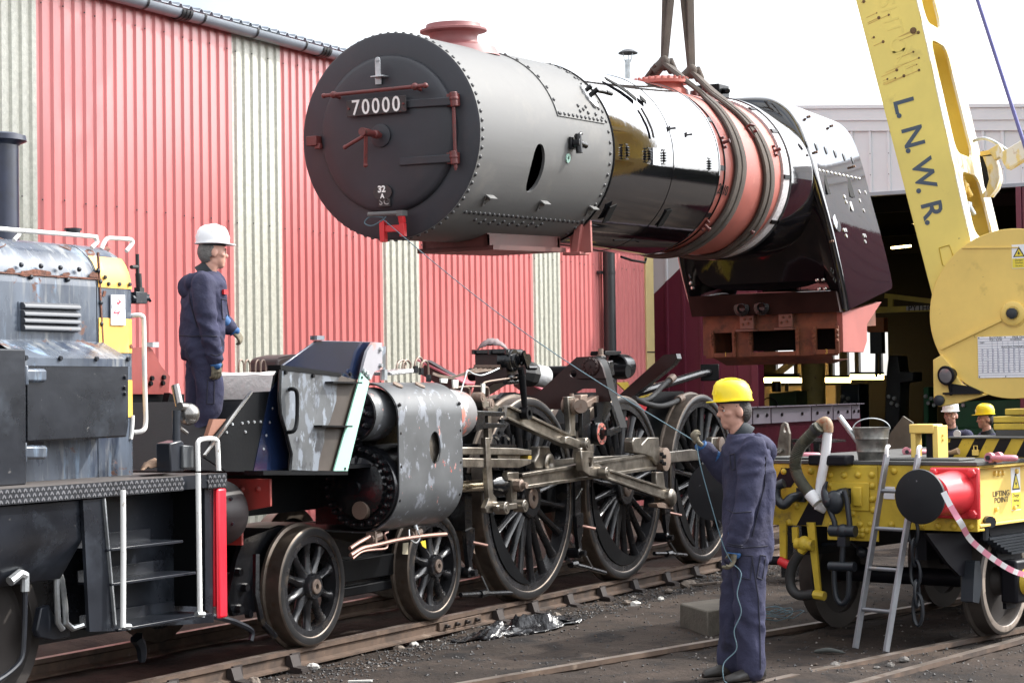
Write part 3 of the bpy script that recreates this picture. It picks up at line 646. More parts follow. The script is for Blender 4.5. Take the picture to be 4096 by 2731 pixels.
    obj('barrel_foot', MB().add([(2.78, -.58, -.72), (2.98, -.58, -.72), (2.94, -.5, -1.03), (2.82, -.5, -1.03), (2.78, -.5, -.76), (2.98, -.5, -.76), (2.94, -.42, -1.03), (2.82, -.42, -1.03)], [(0, 1, 2, 3), (4, 7, 6, 5), (0, 3, 7, 4), (1, 5, 6, 2)]).bb(2.76, 3.0, -.56, -.36, -1.06, -1.03).bb(2.86, 2.9, -.64, -.4, -1.04, -.7), mat('pink_steel', (.4, .14, .125), .5), boiler, bevel=.006)
build_smokebox()
def build_barrel():
    obj('barrel_cladding', MB().lathe([(2.84, .93), (2.84, .958), (4.3, .976), (5.6, .995), (5.6, .95)], n=128), m_gloss, boiler, fix=True, smooth=30)
    for u, R in ((4.32, .978), (5.6, .997)): obj('cladding_band', MB().lathe([(u-.012, R-.01), (u-.012, R+.003), (u+.012, R+.003), (u+.012, R-.01)], n=128, close=True), m_gloss, boiler, fix=True)
    obj('boiler_barrel', MB().lathe([(2.8, .90), (5.5, .955), (7.8, .97), (8.8, .97), (8.8, .9), (2.8, .85)], n=128, close=True), m_pink, boiler, fix=True)
    obj('inner_band', MB().lathe([(5.84, .955), (5.84, .972), (5.856, .972), (5.856, .955)], n=128, close=True), m_black, boiler, fix=True)
    obj('lagging_ring', MB().lathe([(7.72, .96), (7.72, 1.0), (7.9, 1.012), (7.95, .98)], n=128), m_lag, boiler, fix=True)
    for t in (.62, 1.02, 1.62, 2.2):
        o = obj('band_clip', MB().box((0, 0, 0), (.2, .05, .02)), m_black, boiler); o.matrix_basis = ang(7.82, t, 1.01)
        o = obj('band_clip', MB().box((0, 0, 0), (.12, .06, .02)), m_black, boiler); o.matrix_basis = ang(5.7, t, .98)
    # slots and clips in the cladding
    def slot(pts, w=.05):
        mb = MB(); c = [BF.cyl(W3(a, b, d=10), .972+(.02 if i else .02)) for i, (a, b) in enumerate(pts)]
        for p, q in zip(c, c[1:]):
            n = Vector((0, p.y+q.y, p.z+q.z)).normalized(); mb.bar(p, q, w, .012, n)
        return mb
    for i, (pts, w) in enumerate((([(30, 436), (90, 470), (150, 510), (200, 552)], .09), ([(222, 540), (255, 568)], .09), ([(228, 600), (262, 660), (288, 720), (298, 765)], .035), ([(75, 1140), (30, 1230)], .12), ([(385, 1165), (330, 1255)], .12))):
        obj('cladding_slot', slot(pts, w), m_hole, boiler)  # solid black strips; the shade in the slots is only their colour
    cm = MB()
    for z in (-.1, .1): cm.box((0, z, .01), (.1, .014, .02))
    cm.box((0, 0, .012), (.016, .2, .012))
    for k in range(4): cm.lathe([(-.016, .012), (0, .042), (.016, .012)], (0, -.055+k*.037, .02), (0, 1, 0), 8)
    cme = cm.mesh('spring_clip', m_oil)
    for a, b in ((143, 842), (267, 862), (348, 872), (600, 916)): inst('spring_clip', cme, on_cyl(W3(a, b, d=10), .98)@Matrix.Scale(.75, 4), boiler)
    o = obj('inspection_opening', MB().bb(-.1, .1, -.09, .09, -.01, .004), mat('bright_insert', (.5, .52, .55), .15, .9), boiler); o.matrix_basis = on_cyl(W3(314, 870, d=10), .98)
    hk = MB().bar((-.06, 0, 0), (.1, 0, .08), .035, .02).bar((-.05, -.03, .01), (.0, .05, .02), .03, .02)
    for a, b in ((385, 718), (478, 752)):
        o = obj('stay_hook', hk, m_black, boiler); o.matrix_basis = on_cyl(W3(a, b, d=10), .98)@Matrix.Scale(.6, 4)
    # washout plugs on studs
    pm = MB().box((0, 0, .015), (.06, .24, .03)).tube([(0, 0, 0), (.02, 0, .16)], .032, 12).lathe([(.14, .042), (.165, .042)], (0, 0, 0), (.12, 0, 1), 12)
    for s in (-1, 1): pm.tube([(0, s*.095, 0), (0, s*.095, .075)], .026, 8)
    pme = pm.mesh('washout_plug', m_brn)
    for a, b in ((676, 795), (962, 840), (832, 745)): inst('washout_plug', pme, on_cyl(W3(a, b, d=10), .962)@Matrix.Scale(.6, 4), boiler)
    tb = MB().prism([(-.12, .1), (.12, .1), (.04, -.12), (-.04, -.12)], 'z', .02, .05, holes=[[(-.05, .06), (.05, .06), (.01, -.06), (-.01, -.06)]]).bb(-.12, .12, .09, .11, .02, .12)
    o = obj('triangular_bracket', tb, m_brn, boiler, bevel=.005); o.matrix_basis = on_cyl(W3(832, 738, d=10), .965)@Matrix.Scale(.7, 4)
    for a, b in ((575, 1245), (820, 1265)): inst('washout_plug', pme, on_cyl(W3(a, b, d=10), .965)@Matrix.Scale(.6, 4), boiler)
    me = text_mesh('2010', .17, m_hole, .002, .0, spacing=.9); inst('chalk_date', me, on_cyl(W3(682, 1056, d=10), .9665)@Matrix.Rotation(-.08, 4, 'Z'), boiler)
    # dome seat and bolts, small mountings behind it
    dp = m_pink
    dm = obj('dome_cover', MB().lathe([(.9, .34), (.965, .325), (.99, .29), (1.01, .275), (1.035, .275), (1.04, .345), (1.075, .345), (1.08, .30), (1.1, .285), (1.125, .2), (1.13, 0)], (6.3, 0, 0), (0, 0, 1), 40), dp, boiler, fix=True)
    bm_ = MB().lathe([(0, .02), (.035, .02), (.04, .01)], ax=(0, 0, 1), n=6).mesh('dome_bolt', dp, 0)
    for i in range(26): inst('dome_bolt', bm_, Matrix.Translation((6.3+.32*math.cos(2*pi*i/26), .32*math.sin(2*pi*i/26), 1.073)), dm)
    for u, y in ((7.35, -.16), (7.5, -.05), (7.6, .1)):
        obj('safety_valve_seat', MB().lathe([(.93, .1), (1.0, .1), (1.02, .06), (1.09, .05)], (u, y, 0), (0, 0, 1), 12), m_brn, boiler)
    obj('top_manifold', MB().bb(7.95, 8.3, -.1, .25, .95, 1.2).tube([(8.0, -.2, 1.1), (8.35, .2, 1.16)], .04, 8), m_black, boiler, bevel=.02)
    # thin pipe slung beneath
    p = [BF.hit(B1(a, b, d=10), y=-.3) for a, b in ((1140, 182), (1240, 215), (1365, 235), (1375, 195))]
    obj('drain_pipe', MB().tube(p, .014, 6), m_black, boiler)
build_barrel()
def build_firebox():
    R0 = 1.03
    obj('firebox_ring', MB().lathe([(7.93, .97), (7.93, R0), (8.62, R0), (9.3, R0-.05), (9.3, .9)], n=128), m_gloss, boiler, fix=True, smooth=30)
    # cross sections of the cladding: near half (y>0 here is mirrored), bottom to top
    def sec(front):
        if front: return [(1.1, -1.74), (1.13, -1.4), (1.13, -1.0), (1.12, -.6), (1.09, -.2), (1.04, .2), (.96, .52), (.84, .8), (.68, .98), (.5, 1.07), (.3, 1.1), (0, 1.11)]
        return [(1.17, -1.43), (1.13, -1.2), (1.07, -.9), (.99, -.55), (.9, -.2), (.82, .2), (.74, .5), (.66, .72), (.54, .89), (.4, .98), (.22, 1.03), (0, 1.05)]
    F, B = sec(1), sec(0)
    def uf(w): return 8.72 if w > .1 else 8.72+(.1-w)*.5
    def ur(w): return 11.62-.02*(w+1.4)
    N = 26
    def row(t):                                   # t 0..1 from front to rear
        out = []
        for sgn in (1, -1):
            S = []
            for (yf, wf), (yb, wb) in zip(F, B):
                y = yf+(yb-yf)*t; w = wf+(wb-wf)*t; u = uf(wf)+(ur(wb)-uf(wf))*t
                S.append((u, y, w))
            if sgn == 1: out += [Vector((u, -y, w)) for u, y, w in S]
            else: out += [Vector((u, y, w)) for u, y, w in reversed(S[:-1])]
        return out
    mb = MB(); rows = []
    c = Vector((0, 0, -.15))
    def shrink(r, k, du): return [Vector((p.x+du, p.y*k, (p.z+.2)*k-.2)) for p in r]
    r0 = row(0); rows = [shrink(r0, .80, -.02), shrink(r0, .93, -.015), shrink(r0, .965, .005), shrink(r0, .988, .045), shrink(r0, .998, .11)]
    rows += [row(t) for t in (.08, .2, .35, .5, .65, .8, .92, 1)]
    mb.grid(rows); n = len(rows[0])
    mb.add(rows[0], [tuple(range(n))]); mb.add(rows[-1], [tuple(reversed(range(n)))])
    # bottom closing strip
    for a, b in zip(rows, rows[1:]): mb.add([a[0], a[-1], b[-1], b[0]], [(0, 1, 2, 3)])
    fb = obj('firebox_cladding', mb, m_gloss, boiler, fix=True, smooth=35)
    ss = fb.modifiers.new('sub', 'SUBSURF'); ss.levels = 2; ss.render_levels = 2
    def onside(zx, zy, vw=B2):                    # point on the near side sheet
        p = vw(zx, zy, d=10); y = -1.0
        for _ in range(12):
            q = BF.hit(p, y=y); t = max(0, min(1, (q.x-uf(q.z))/(ur(q.z)-uf(q.z)))); S = [(F[i][0]+(B[i][0]-F[i][0])*t, F[i][1]+(B[i][1]-F[i][1])*t) for i in range(len(F))]
            yy = S[0][0]
            for (ya, wa), (yb, wb) in zip(S, S[1:]):
                if wa <= q.z <= wb: yy = ya+(yb-ya)*(q.z-wa)/max(1e-6, wb-wa)
            y = -yy
        return q
    def fr(q, lift=.0): return basis(q+V(0, -lift, 0), (1, 0, 0), (0, .25, 1))
    bt = MB().lathe([(0, .02), (.012, .018), (.018, 0)], ax=(0, 0, 1), n=6).mesh('clad_bolt', m_bright, 60)
    for i in range(11): inst('clad_bolt', bt, fr(onside(1290+i*36, 742+i*7.5)), boiler)
    ov = MB().lathe([(-.01, .055), (.008, .055), (.012, .045)], ax=(0, 0, 1), n=12).mesh('washout_cap', m_oil)
    for a, b in ((1178, 505), (1266, 535), (1350, 565), (1434, 597), (1512, 625), (1588, 652)): inst('washout_cap', ov, fr(onside(a, b))@Matrix.Scale(.6, 4, (1, 0, 0)), boiler)
    fit = MB().tube([(0, 0, 0), (0, 0, .09)], .028, 8).bar((-.06, 0, .05), (.06, 0, .05), .04, .03).mesh('stud_fitting', mat('stud_brown', (.16, .09, .06), .5, .4))
    for a, b in ((1180, 270), (1385, 352), (1243, 588), (1582, 715), (1385, 1385)): inst('stud_fitting', fit, fr(onside(a, b))@Matrix.Scale(.6, 4), boiler)
    for a, b, w, h in ((1565, 895, .1, .14), (1350, 850, .06, .16)):
        o = obj('cladding_opening', MB().bb(-w, w, -h, h, -.01, .004), m_hole, boiler); o.matrix_basis = fr(onside(a, b), .004)  # solid black plate painted as the dark of an opening
    wn = MB().lathe([(0, .03), (.01, .028)], ax=(0, 0, 1), n=8).mesh('clad_nut', m_bright)
    for a, b in ((1518, 980), (1534, 1027), (1652, 935), (1655, 1015), (1692, 1105), (1514, 1280), (1530, 1280), (1534, 1330), (1690, 1328), (1704, 1330), (1704, 1382), (1705, 942)): inst('clad_nut', wn, fr(onside(a, b)), boiler)
    o = obj('mudhole_cap', MB().lathe([(0, .07), (.015, .07), (.02, .05)], ax=(0, 0, 1), n=16), m_bright, boiler); o.matrix_basis = fr(onside(1577, 1068))@Matrix.Scale(.6, 4, (1, 0, 0))
    o = obj('oval_door', MB().lathe([(0, .14), (.012, .13), (.02, 0)], ax=(0, 0, 1), n=24), m_gloss, boiler); o.matrix_basis = fr(onside(1444, 1210))
    # throat plate studs, foundation band
    def onthroat(zx, zy):
        p = B3(zx, zy, d=10); a = BF.hit(p, x=9.0); 
        for _ in range(10): a = BF.hit(p, x=uf(a.z)-.02)
        return a
    st = MB().lathe([(0, .024), (.05, .024), (.055, .014), (.08, .014)], ax=(0, 0, 1), n=8).mesh('throat_stud', m_bright)
    for a, b in ((440, 348), (458, 396), (1757, 315), (1820, 312), (1780, 408), (1842, 405)): inst('throat_stud', st, basis(onthroat(a, b), (0, -1, 0), (0, 0, 1)), boiler)
    obj('throat_band', MB().add([(uf(-1.45)-.05, -1.05, -1.46), (uf(-1.45)-.05, 1.05, -1.46), (uf(-1.72)-.05, 1.05, -1.74), (uf(-1.72)-.05, -1.05, -1.74), (uf(-1.45)+.1, -1.05, -1.5), (uf(-1.45)+.1, 1.05, -1.5), (uf(-1.72)+.1, 1.05, -1.74), (uf(-1.72)+.1, -1.05, -1.74)],
        [(0, 3, 2, 1), (4, 5, 6, 7), (0, 1, 5, 4), (3, 7, 6, 2), (0, 4, 7, 3), (1, 2, 6, 5)]), m_dprim, boiler)
    cap = MB().lathe([(-.02, .11), (.02, .11), (.03, .06), (0, .04)], ax=(0, 0, 1), n=16).mesh('washout_door', m_oil)
    for a, b in ((972, 610), (1180, 600)): inst('washout_door', cap, basis(onthroat(a, b)+V(-.04, 0, 0), (0, -1, 0), (0, 0, 1)), boiler)
    # ashpan
    uA = 9.72
    y0, y1 = -.94, .8
    prof = [(uA, -1.75), (uA+1.75, -1.62), (uA+1.05, -1.92), (uA+1.02, -2.15), (uA+.85, -2.3), (uA-.02, -2.27)]
    mb = MB().prism(prof, 'y', -1.04, -.96); obj('ashpan_side', mb, m_pinkash, boiler, bevel=.004)
    mb = MB().prism(prof, 'y', .9, .95); obj('ashpan_side', mb, m_rustd, boiler)
    obj('ashpan_top', MB().bb(uA, uA+1.7, -.96, .9, -1.95, -1.74), m_rustd, boiler)
    obj('ashpan_back', MB().bb(uA+.9, uA+.95, -.96, .9, -2.25, -1.95), m_hole, boiler)
    zy = lambda a, b: BF.hit(B3(a, b, d=10), x=uA)
    ops = []
    for a, b, t, u_ in ((680, 880, 868, 1072), (1075, 1540, 848, 1055), (1745, 1955, 822, 1036)):
        p, q = zy(a, t), zy(b, u_); ops.append((min(p.y, q.y), max(p.y, q.y), min(p.z, q.z), max(p.z, q.z)))
    zt = max(o[3] for o in ops); zb = min(o[2] for o in ops)
    outer = [(-.965, -1.86), (-.965, zb-.07), (.905, zb-.07), (.905, -1.86)]
    obj('ashpan_front', MB().prism(outer, 'x', uA-.03, uA, holes=[[(o[0], o[2]), (o[0], o[3]), (o[1], o[3]), (o[1], o[2])] for o in ops]), m_rustd, boiler, smooth=0, fix=True)
    for o in ops:
        mb = MB()
        for (a, b, c, d) in ((o[0]-.05, o[0], o[2]-.06, o[3]+.03), (o[1], o[1]+.05, o[2]-.06, o[3]+.03)): mb.bb(uA-.07, uA-.03, a, b, c, d)
        mb.bb(uA-.07, uA-.03, o[0], o[1], o[2]-.06, o[2]-.0); fo = obj('damper_frame', mb, m_rustd, boiler, bevel=.006)
        for s in (o[0]-.03, o[1]+.03):
            for z in (o[3]-.03, o[3]-.1, o[3]-.16): obj('frame_lug', MB().lathe([(0, .025), (.03, .02)], (uA-.07, s, z), (-1, 0, 0), 8), m_rustd, fo)
    obj('ashpan_lip', MB().add([(uA-.05, -.9, zb-.06), (uA-.05, .8, zb-.06), (uA+.25, .72, zb-.18), (uA+.25, -.82, zb-.18), (uA+.9, -.82, zb-.14), (uA+.9, .72, zb-.14)], [(0, 1, 2, 3), (3, 2, 5, 4)]), m_rustd, boiler)
    for a, b in ((1010, 760), (1415, 740)):
        q = BF.hit(B3(a, b, d=10), x=uA-.1); k = obj('support_bracket', MB().bb(uA-.1, uA+.05, q.y-.1, q.y+.1, q.z-.09, q.z+.1).bb(uA-.2, uA+.02, q.y-.13, q.y+.13, q.z-.12, q.z-.09), mat('bracket_brown', (.2, .1, .08), .5, .3), boiler, bevel=.01)
        for dy, dz in ((-.06, .05), (.03, .05), (-.02, -.01), (.06, -.02)): obj('bracket_bolt', MB().lathe([(0, .02), (.02, .016)], (uA-.1, q.y+dy, q.z+dz), (-1, 0, 0), 7), m_rustd, k)
    for s, a, b in (('1', 790, 1092), ('3', 1845, 1062)):
        q = BF.hit(B3(a, b, d=10), x=uA-.075); me = text_mesh(s, .09, mat('yellow_mark', (.6, .42, .08), .6), .001); inst('painted_number', me, basis(q, (0, -1, 0), (0, 0, 1)), boiler)
build_firebox()
# ---- webbing slings
def ribbon(path, nrm, w, t):
    mb = MB(); rows = []
    k = len(path)
    for i in range(k):
        d = (path[min(i+1, k-1)]-path[max(i-1, 0)]).normalized(); n = nrm[i]; n = (n-d*n.dot(d)).normalized(); s = d.cross(n)
        rows.append([path[i]+s*(a*w)+n*(b*t) for a, b in ((-.5, 0), (-.42, .42), (-.15, .5), (.15, .5), (.42, .42), (.5, 0), (.42, -.45), (-.42, -.45))])
    mb.grid(rows, wrap=True); mb.add(rows[0], [tuple(range(8))]); mb.add(rows[-1], [tuple(reversed(range(8)))]); return mb
def sling(knot, wrap, tops, label, far_u, R=.985):
    root = thing('lifting_sling', label, 'sling', group='webbing slings round the boiler')
    kp = BM@BF.hit(W3(*knot, d=10), y=-.03)
    near = [BF.cyl(W3(a, b, d=10), R+.012) for a, b in wrap]
    us = [q.x for q in near]
    # continue the wrap under the barrel and up the far side
    last = near[-1]; a0 = math.atan2(-last.y, last.z); pts = [BM@p for p in near]; nr = [BM.to_3x3()@Vector((0, p.y, p.z)).normalized() for p in near]
    for i in range(1, 15):
        a = a0+(2*pi-.5-a0)*i/14; u = last.x+(far_u-last.x)*i/14; n = Vector((0, -math.sin(a), math.cos(a))); pts.append(BM@(Vector((u, 0, 0))+n*(R+.012))); nr.append(BM.to_3x3()@n)
    pth = spline([kp]+pts, 4); pth += [pth[-1]+(kp+V(0, .05, -.02)-pth[-1])*t for t in (.2, .4, .6, .8, 1)]
    nn = []
    for p in pth:
        q = BF.i@p; nn.append(BM.to_3x3()@Vector((0, q.y, q.z)).normalized())
    for s, dz in ((-.06, 0), (.07, .014)):
        off = [p+BM.to_3x3()@Vector((s*min(1, i/20), 0, 0))+nn[i]*dz for i, p in enumerate(pth)]
        obj('webbing_band', ribbon(off, nn, .15, .045), m_sling, root)
    a = kp+V(.05, -.05, .1)
    obj('choke_knot', MB().sphere(tuple(kp+V(0, 0, .0)), .1, 12, 8, (.8, .75, .95)).tube([kp+V(.04, -.03, .03), kp+V(.13, -.06, -.09)], [.07, .06], 8).tube([kp+V(-.02, .02, 0), kp+V(-.08, .12, -.1)], [.06, .05], 8), m_sling, root, smooth=60)
    for (x0, x1), sh in tops:
        m = W3((x0+x1)/2, 0, d=(kp-CAM).dot(CF)); dirv = (m-kp); top = kp+dirv*2.6
        # the sling legs lead up to the hook
        up = [kp+(top-kp)*t for t in (0, .12, .3, .6, 1)]; w = abs((W3(x1, 0, d=1)-W3(x0, 0, d=1)).length)*(kp-CAM).dot(CF)
        n = V(-.45, -.8, .1); obj('webbing_leg', ribbon(up, [n]*5, w*1.25, .035), m_sling, root)
    return kp
k1 = sling((356, 352), [(480, 455), (590, 545), (665, 620), (725, 715), (762, 820), (778, 930), (757, 1060), (702, 1190), (610, 1300), (480, 1385)], [((345, 384), 0), ((372, 412), .03)], 'brown webbing sling choked round the boiler just behind the dome', 6.5)
k2 = sling((508, 398), [(620, 510), (720, 590), (800, 660), (868, 750), (915, 860), (935, 970), (925, 1090), (880, 1215), (800, 1320), (680, 1405)], [((445, 490), 0), ((478, 521), .03)], 'brown webbing sling choked round the boiler beside the lagging ring', 7.3)
# ================================================================== locomotive chassis standing on the far track
C1 = view(1750, 1350, 3.136); C2 = view(2150, 1350, 3.1367); C3 = view(1750, 1750, 3.1367); C4 = view(550, 1350, 2.613); C5 = view(1200, 1850, 3.36)
loco = root_at('locomotive_chassis', 'black steam locomotive frames on spoked wheels, boiler and cab removed', 'locomotive', (3.5, 0, 0))
def lp(name, mb, m, parent=None, **k):
    if parent is None: return wpart(name, mb, m, loco, **k)
    return obj(name, mb, m, parent, **k)
def tr(vw, pts, y): return [(q.x, q.z) for q in (vw(a, b, y=y) for a, b in pts)]
def trace(name, vw, pts, y0, y1, m, parent=None, holes=(), **k):
    return lp(name, MB().prism(tr(vw, pts, y0), 'y', y0, y1, [tr(vw, h, y0) for h in holes]), m, parent, fix=True, **k)
def tx(vw, pts, x): return [(q.y, q.z) for q in (vw(a, b, x=x) for a, b in pts)]
def tracex(name, vw, pts, x0, x1, m, parent=None, holes=(), **k):
    return lp(name, MB().prism(tx(vw, pts, x0), 'x', x0, x1, [tx(vw, h, x0) for h in holes]), m, parent, fix=True, **k)
def zc(vw, cx, cy, rx, ry, n=18): return [(cx+rx*math.cos(2*pi*i/n), cy+ry*math.sin(2*pi*i/n)) for i in range(n)]
m_wheel = mat('wheel_black', (.02, .02, .022), .23, var=.35, vs=5, bump=.1, bs=20, layers=[((.05, .038, .028), 6, .56, .2, (1, 1, 1), .5)])
m_axle = mat('axle_end', (.2, .15, .12), .5, .4, layers=[((.12, .06, .035), 10, .55, .15)])
m_cylc = mat('cylinder_cladding', (.075, .079, .083), .4, var=.15, vs=3, layers=[((.16, .172, .195), 7, .585, .03, (1, 1, .55), .45), ((.25, .265, .3), 14, .63, .03, (1, 1, .6), .5), ((.42, .2, .18), 9, .655, .02, (1, 1, .7), .5), ((.5, .09, .06), 9, .685, .015, (1, 1, .7), .5)])
m_valve = mat('valve_cladding', (.16, .155, .155), .45, var=.2, vs=3, layers=[((.42, .4, .42), 4.5, .55, .03), ((.5, .16, .12), 4.5, .59, .03)])
m_worn = mat('sanded_panel', (.085, .09, .095), .38, var=.25, vs=3, layers=[((.165, .185, .215), 7.5, .51, .03, (1, 1, .5), .45), ((.05, .052, .058), 6, .56, .05, (1, 1, .6), .3), ((.21, .235, .27), 13, .6, .04, (1, 1, .5), .5)])
m_brownp = mat('brown_bare_panel', (.05, .038, .03), .55, var=.3)
m_mint = mat('mint_primer', (.34, .62, .5), .45, var=.03)
m_navy = mat('navy_gloss', (.006, .012, .035), .16, var=.1, coat=.5)
m_pinkgrey = mat('sanded_primer', (.32, .31, .33), .45, var=.1, layers=[((.55, .22, .17), 4, .56, .08)])
m_pinkbar = mat('stay_red', (.5, .1, .13), .4, var=.1)
m_whitelag = mat('white_plaster', (.72, .69, .66), .85, var=.1, bump=.8, bs=14)
# ---- wheels
def wheel_meshes(R, ri, rr, hub, n, sw, wd, axr, axh, weight=None):
    c = MB(); c.lathe([(0, rr), (wd, rr), (wd, ri+.002), (0, ri+.002)], (0, .0, 0), (0, -1, 0), 72, close=True)
    c.lathe([(-.05, hub*.9), (wd+.02, hub*.97), (wd+.035, hub*.9), (wd+.035, 0)], (0, 0, 0), (0, -1, 0), 36)
    for i in range(n):
        a = 2*pi*(i+.5)/n; d = Vector((math.cos(a), 0, math.sin(a))); t = Vector((-math.sin(a), 0, math.cos(a)))
        rows = []
        for f, w, dy in ((hub*.75, 1.35, 1.0), (hub*1.15, 1.0, .9), (hub+(rr-hub)*.45, .62, .66), (hub+(rr-hub)*.85, .72, .66), (rr+.005, 1.25, .8)):
            w *= sw; h = wd*dy; y0 = -wd*.5
            rows.append([d*f+t*(w*.5*math.cos(k*pi/4))*1.0+Vector((0, y0+h*.5*math.sin(k*pi/4)*1.0, 0)) for k in range(8)])
        c.grid(rows, wrap=True)
    cm = c.mesh('wheel_centre', m_wheel, 45, True)
    t = MB().lathe([(-.012, ri), (wd+.004, ri), (wd+.012, ri+.012), (wd+.012, R-.012), (wd+.002, R-.001), (.0, R+.004), (-.008, R+.028), (-.028, R+.032), (-.034, R+.01), (-.034, ri)], (0, 0, 0), (0, -1, 0), 96, close=True).mesh('tyre', [m_tyre], 35, True)
    f = MB().lathe([(wd+.0125, ri+.006), (wd+.0135, ri+.008), (wd+.0135, R-.016), (wd+.0125, R-.014)], (0, 0, 0), (0, -1, 0), 96, close=True).mesh('tyre_face', [mat('tyre_face_black', (.022, .022, .023), .3, .1, var=.3, layers=[((.09, .065, .045), 5, .58, .12)])], 35, True)
    a = MB().lathe([(wd+.02, axr), (wd+.045, axr), (wd+.05, axr*.9), (wd+.05, axh), (wd-.02, axh*.9), (wd-.02, 0)], (0, 0, 0), (0, -1, 0), 32).mesh('axle_end', m_axle, 35, True)
    w = None
    if weight:
        a0, a1, chord = weight; out = [(rr*.995*math.cos(a0+(a1-a0)*i/24), rr*.995*math.sin(a0+(a1-a0)*i/24)) for i in range(25)]
        inn = [((rr-chord*math.sin(pi*i/24)-.02)*math.cos(a1+(a0-a1)*i/24), (rr-chord*math.sin(pi*i/24)-.02)*math.sin(a1+(a0-a1)*i/24)) for i in range(25)]
        w = MB().prism(out+inn, 'y', -wd-.012, -.01).mesh('balance_weight', m_black, 30, True)
    return cm, t, f, a, w
bw = wheel_meshes(.457, .385, .335, .105, 10, .095, .115, .058, .022)
DW = {}
def driver_set(key, a0, a1, ch): DW[key] = wheel_meshes(.94, .862, .80, .19, 20, .085, .12, .095, .03, (math.radians(a0), math.radians(a1), ch))
driver_set(1, 180, 268, .13); driver_set(2, 172, 292, .17); driver_set(3, 178, 250, .12)
def place_wheel(name, ms, x, z, near=True):
    M = Matrix.Translation((x, -.685, z)) if near else Matrix.Translation((x, .685, z))@Matrix.Rotation(pi, 4, 'Z')
    w = inst(name, ms[0], M, loco); w.matrix_parent_inverse = loco.matrix_basis.inverted()
    inst('tyre', ms[1], Matrix(), w); inst('tyre_face', ms[2], Matrix(), w); inst('axle_end', ms[3], Matrix(), w)
    if ms[4]: inst('balance_weight', ms[4], Matrix(), w)
for x in (0, 1.88):
    for n in (True, False): place_wheel('bogie_wheel', bw, x, .457, n)
    lp('axle', MB().tube([(x, -.66, .457), (x, .66, .457)], .085, 16), m_black)
for k, x in ((1, 3.658), (2, 5.79), (3, 7.925)):
    for n in (True, False): place_wheel('driving_wheel', DW[k], x, .94, n)
    lp('axle', MB().tube([(x, -.66, .94), (x, .66, .94)], .11, 16), m_black)
# ---- main frames
fz = [(-1.0, .95), (-1.0, 1.34), (-.3, 1.5), (1.2, 1.62), (2.6, 1.62), (2.9, 1.85), (4.2, 1.9), (4.5, 1.62), (6.9, 1.62), (7.05, 1.75), (7.2, 1.86), (7.4, 1.92), (8.0, 1.92), (8.3, 1.8), (8.9, 1.35), (10.2, 1.35), (10.2, 1.0), (8.9, .75), (2.6, .75), (2.2, 1.02), (-.6, 1.02)]
for s in (-1, 1): lp('frame_plate', MB().prism(fz, 'y', s*.52, s*.55), m_black, fix=True)
for x, z0, z1 in ((.2, 1.05, 1.5), (2.7, .8, 1.6), (4.7, .8, 1.55), (6.85, .8, 1.5), (8.7, .8, 1.3)): lp('frame_stretcher', MB().bb(x, x+.08, -.52, .52, z0, z1), m_black)
lp('firebox_support_plate', MB().bb(5.2, 8.6, -.5, .5, 1.3, 1.34), m_dprim)
# ---- rear frame extension with its row of angle pieces
ra = A5(-20, 1290, y=-.62); rb = A5(1055, 1290, y=-.62)
rx0 = 9.6; rx1 = rb.x; rz = rb.z
rf = lp('rear_frame', MB().bb(rx0, rx1, -.64, -.6, .55, rz).bb(rx0, rx1, .6, .64, .55, rz).bb(rx1-.04, rx1, -.6, .6, .6, rz), mat('maroon_gloss', (.022, .004, .007), .1, var=.2))
m_purp = mat('purple_grey_paint', (.06, .05, .066), .4)
edges = [A5(a, 1290, y=-.66).x for a in (-60, 205, 350, 668, 840, 985, 1052)]
for a, b in zip(edges, edges[1:]):
    h = A5(700, 1222, y=-.66).z; an = lp('angle_piece', MB().bb(a+.02, b-.02, -.68, -.645, h-.2, h).bb(a+.02, b-.02, -.75, -.645, h, h+.012), m_purp, rf)
    for k in (.25, .75): lp('bolt', MB().lathe([(0, .025), (.02, .02)], (a+(b-a)*k, -.68, h-.1), (0, -1, 0), 8), m_oil, an)
# ---- front: buffer beam and platform
bbx = -1.13
bbm = lp('buffer_beam', MB().prism([(-1.22, 1.335), (-1.22, 1.14), (-.97, 1.1), (-.97, .86), (.97, .86), (.97, 1.1), (1.22, 1.14), (1.22, 1.335)], 'x', bbx-.025, bbx), m_primer, bevel=.004)
rvb = MB().lathe([(0, .024), (.01, .021), (.016, 0)], ax=(-1, 0, 0), n=10).mesh('rivet', m_primer, 60)
for y in (-1.12, -.98, -.84, -.7, -.3, 0, .3, .7, .9, 1.1):
    for z in ((1.26, .93) if abs(y) < .95 else (1.26,)): inst('rivet', rvb, Matrix.Translation((bbx-.025, y, z)), bbm)
YP = -1.25
ap = trace('platform_side', C4, [(700, 1250), (790, 1050), (1190, 570), (1412, 560), (1440, 400), (1500, 300), (1830, 360), (1829, 1385), (930, 1400)], YP+.1, YP+.12, m_black)
lp('platform_edge', MB().bar(C4(700, 1230, y=YP+.09), C4(1190, 568, y=YP+.09), .02, .012), m_bright, ap)
for a, b in ((990, 905), (1092, 895), (1155, 885), (1218, 882), (1285, 880), (1378, 885), (930, 990), (1125, 985), (1408, 740), (1340, 1022), (1312, 1162)):
    q = C4(a, b, y=YP+.1); lp('side_rivet', MB().lathe([(0, .012), (.008, .009)], q, (0, -1, 0), 8), m_galv, ap)
lp('splice_plate', MB().prism(tr(C4, [(1385, 565), (1490, 420), (1500, 900), (1590, 1100), (1590, 1380), (1215, 1390)], YP+.095), 'y', YP+.095, YP+.1), m_navy, ap)
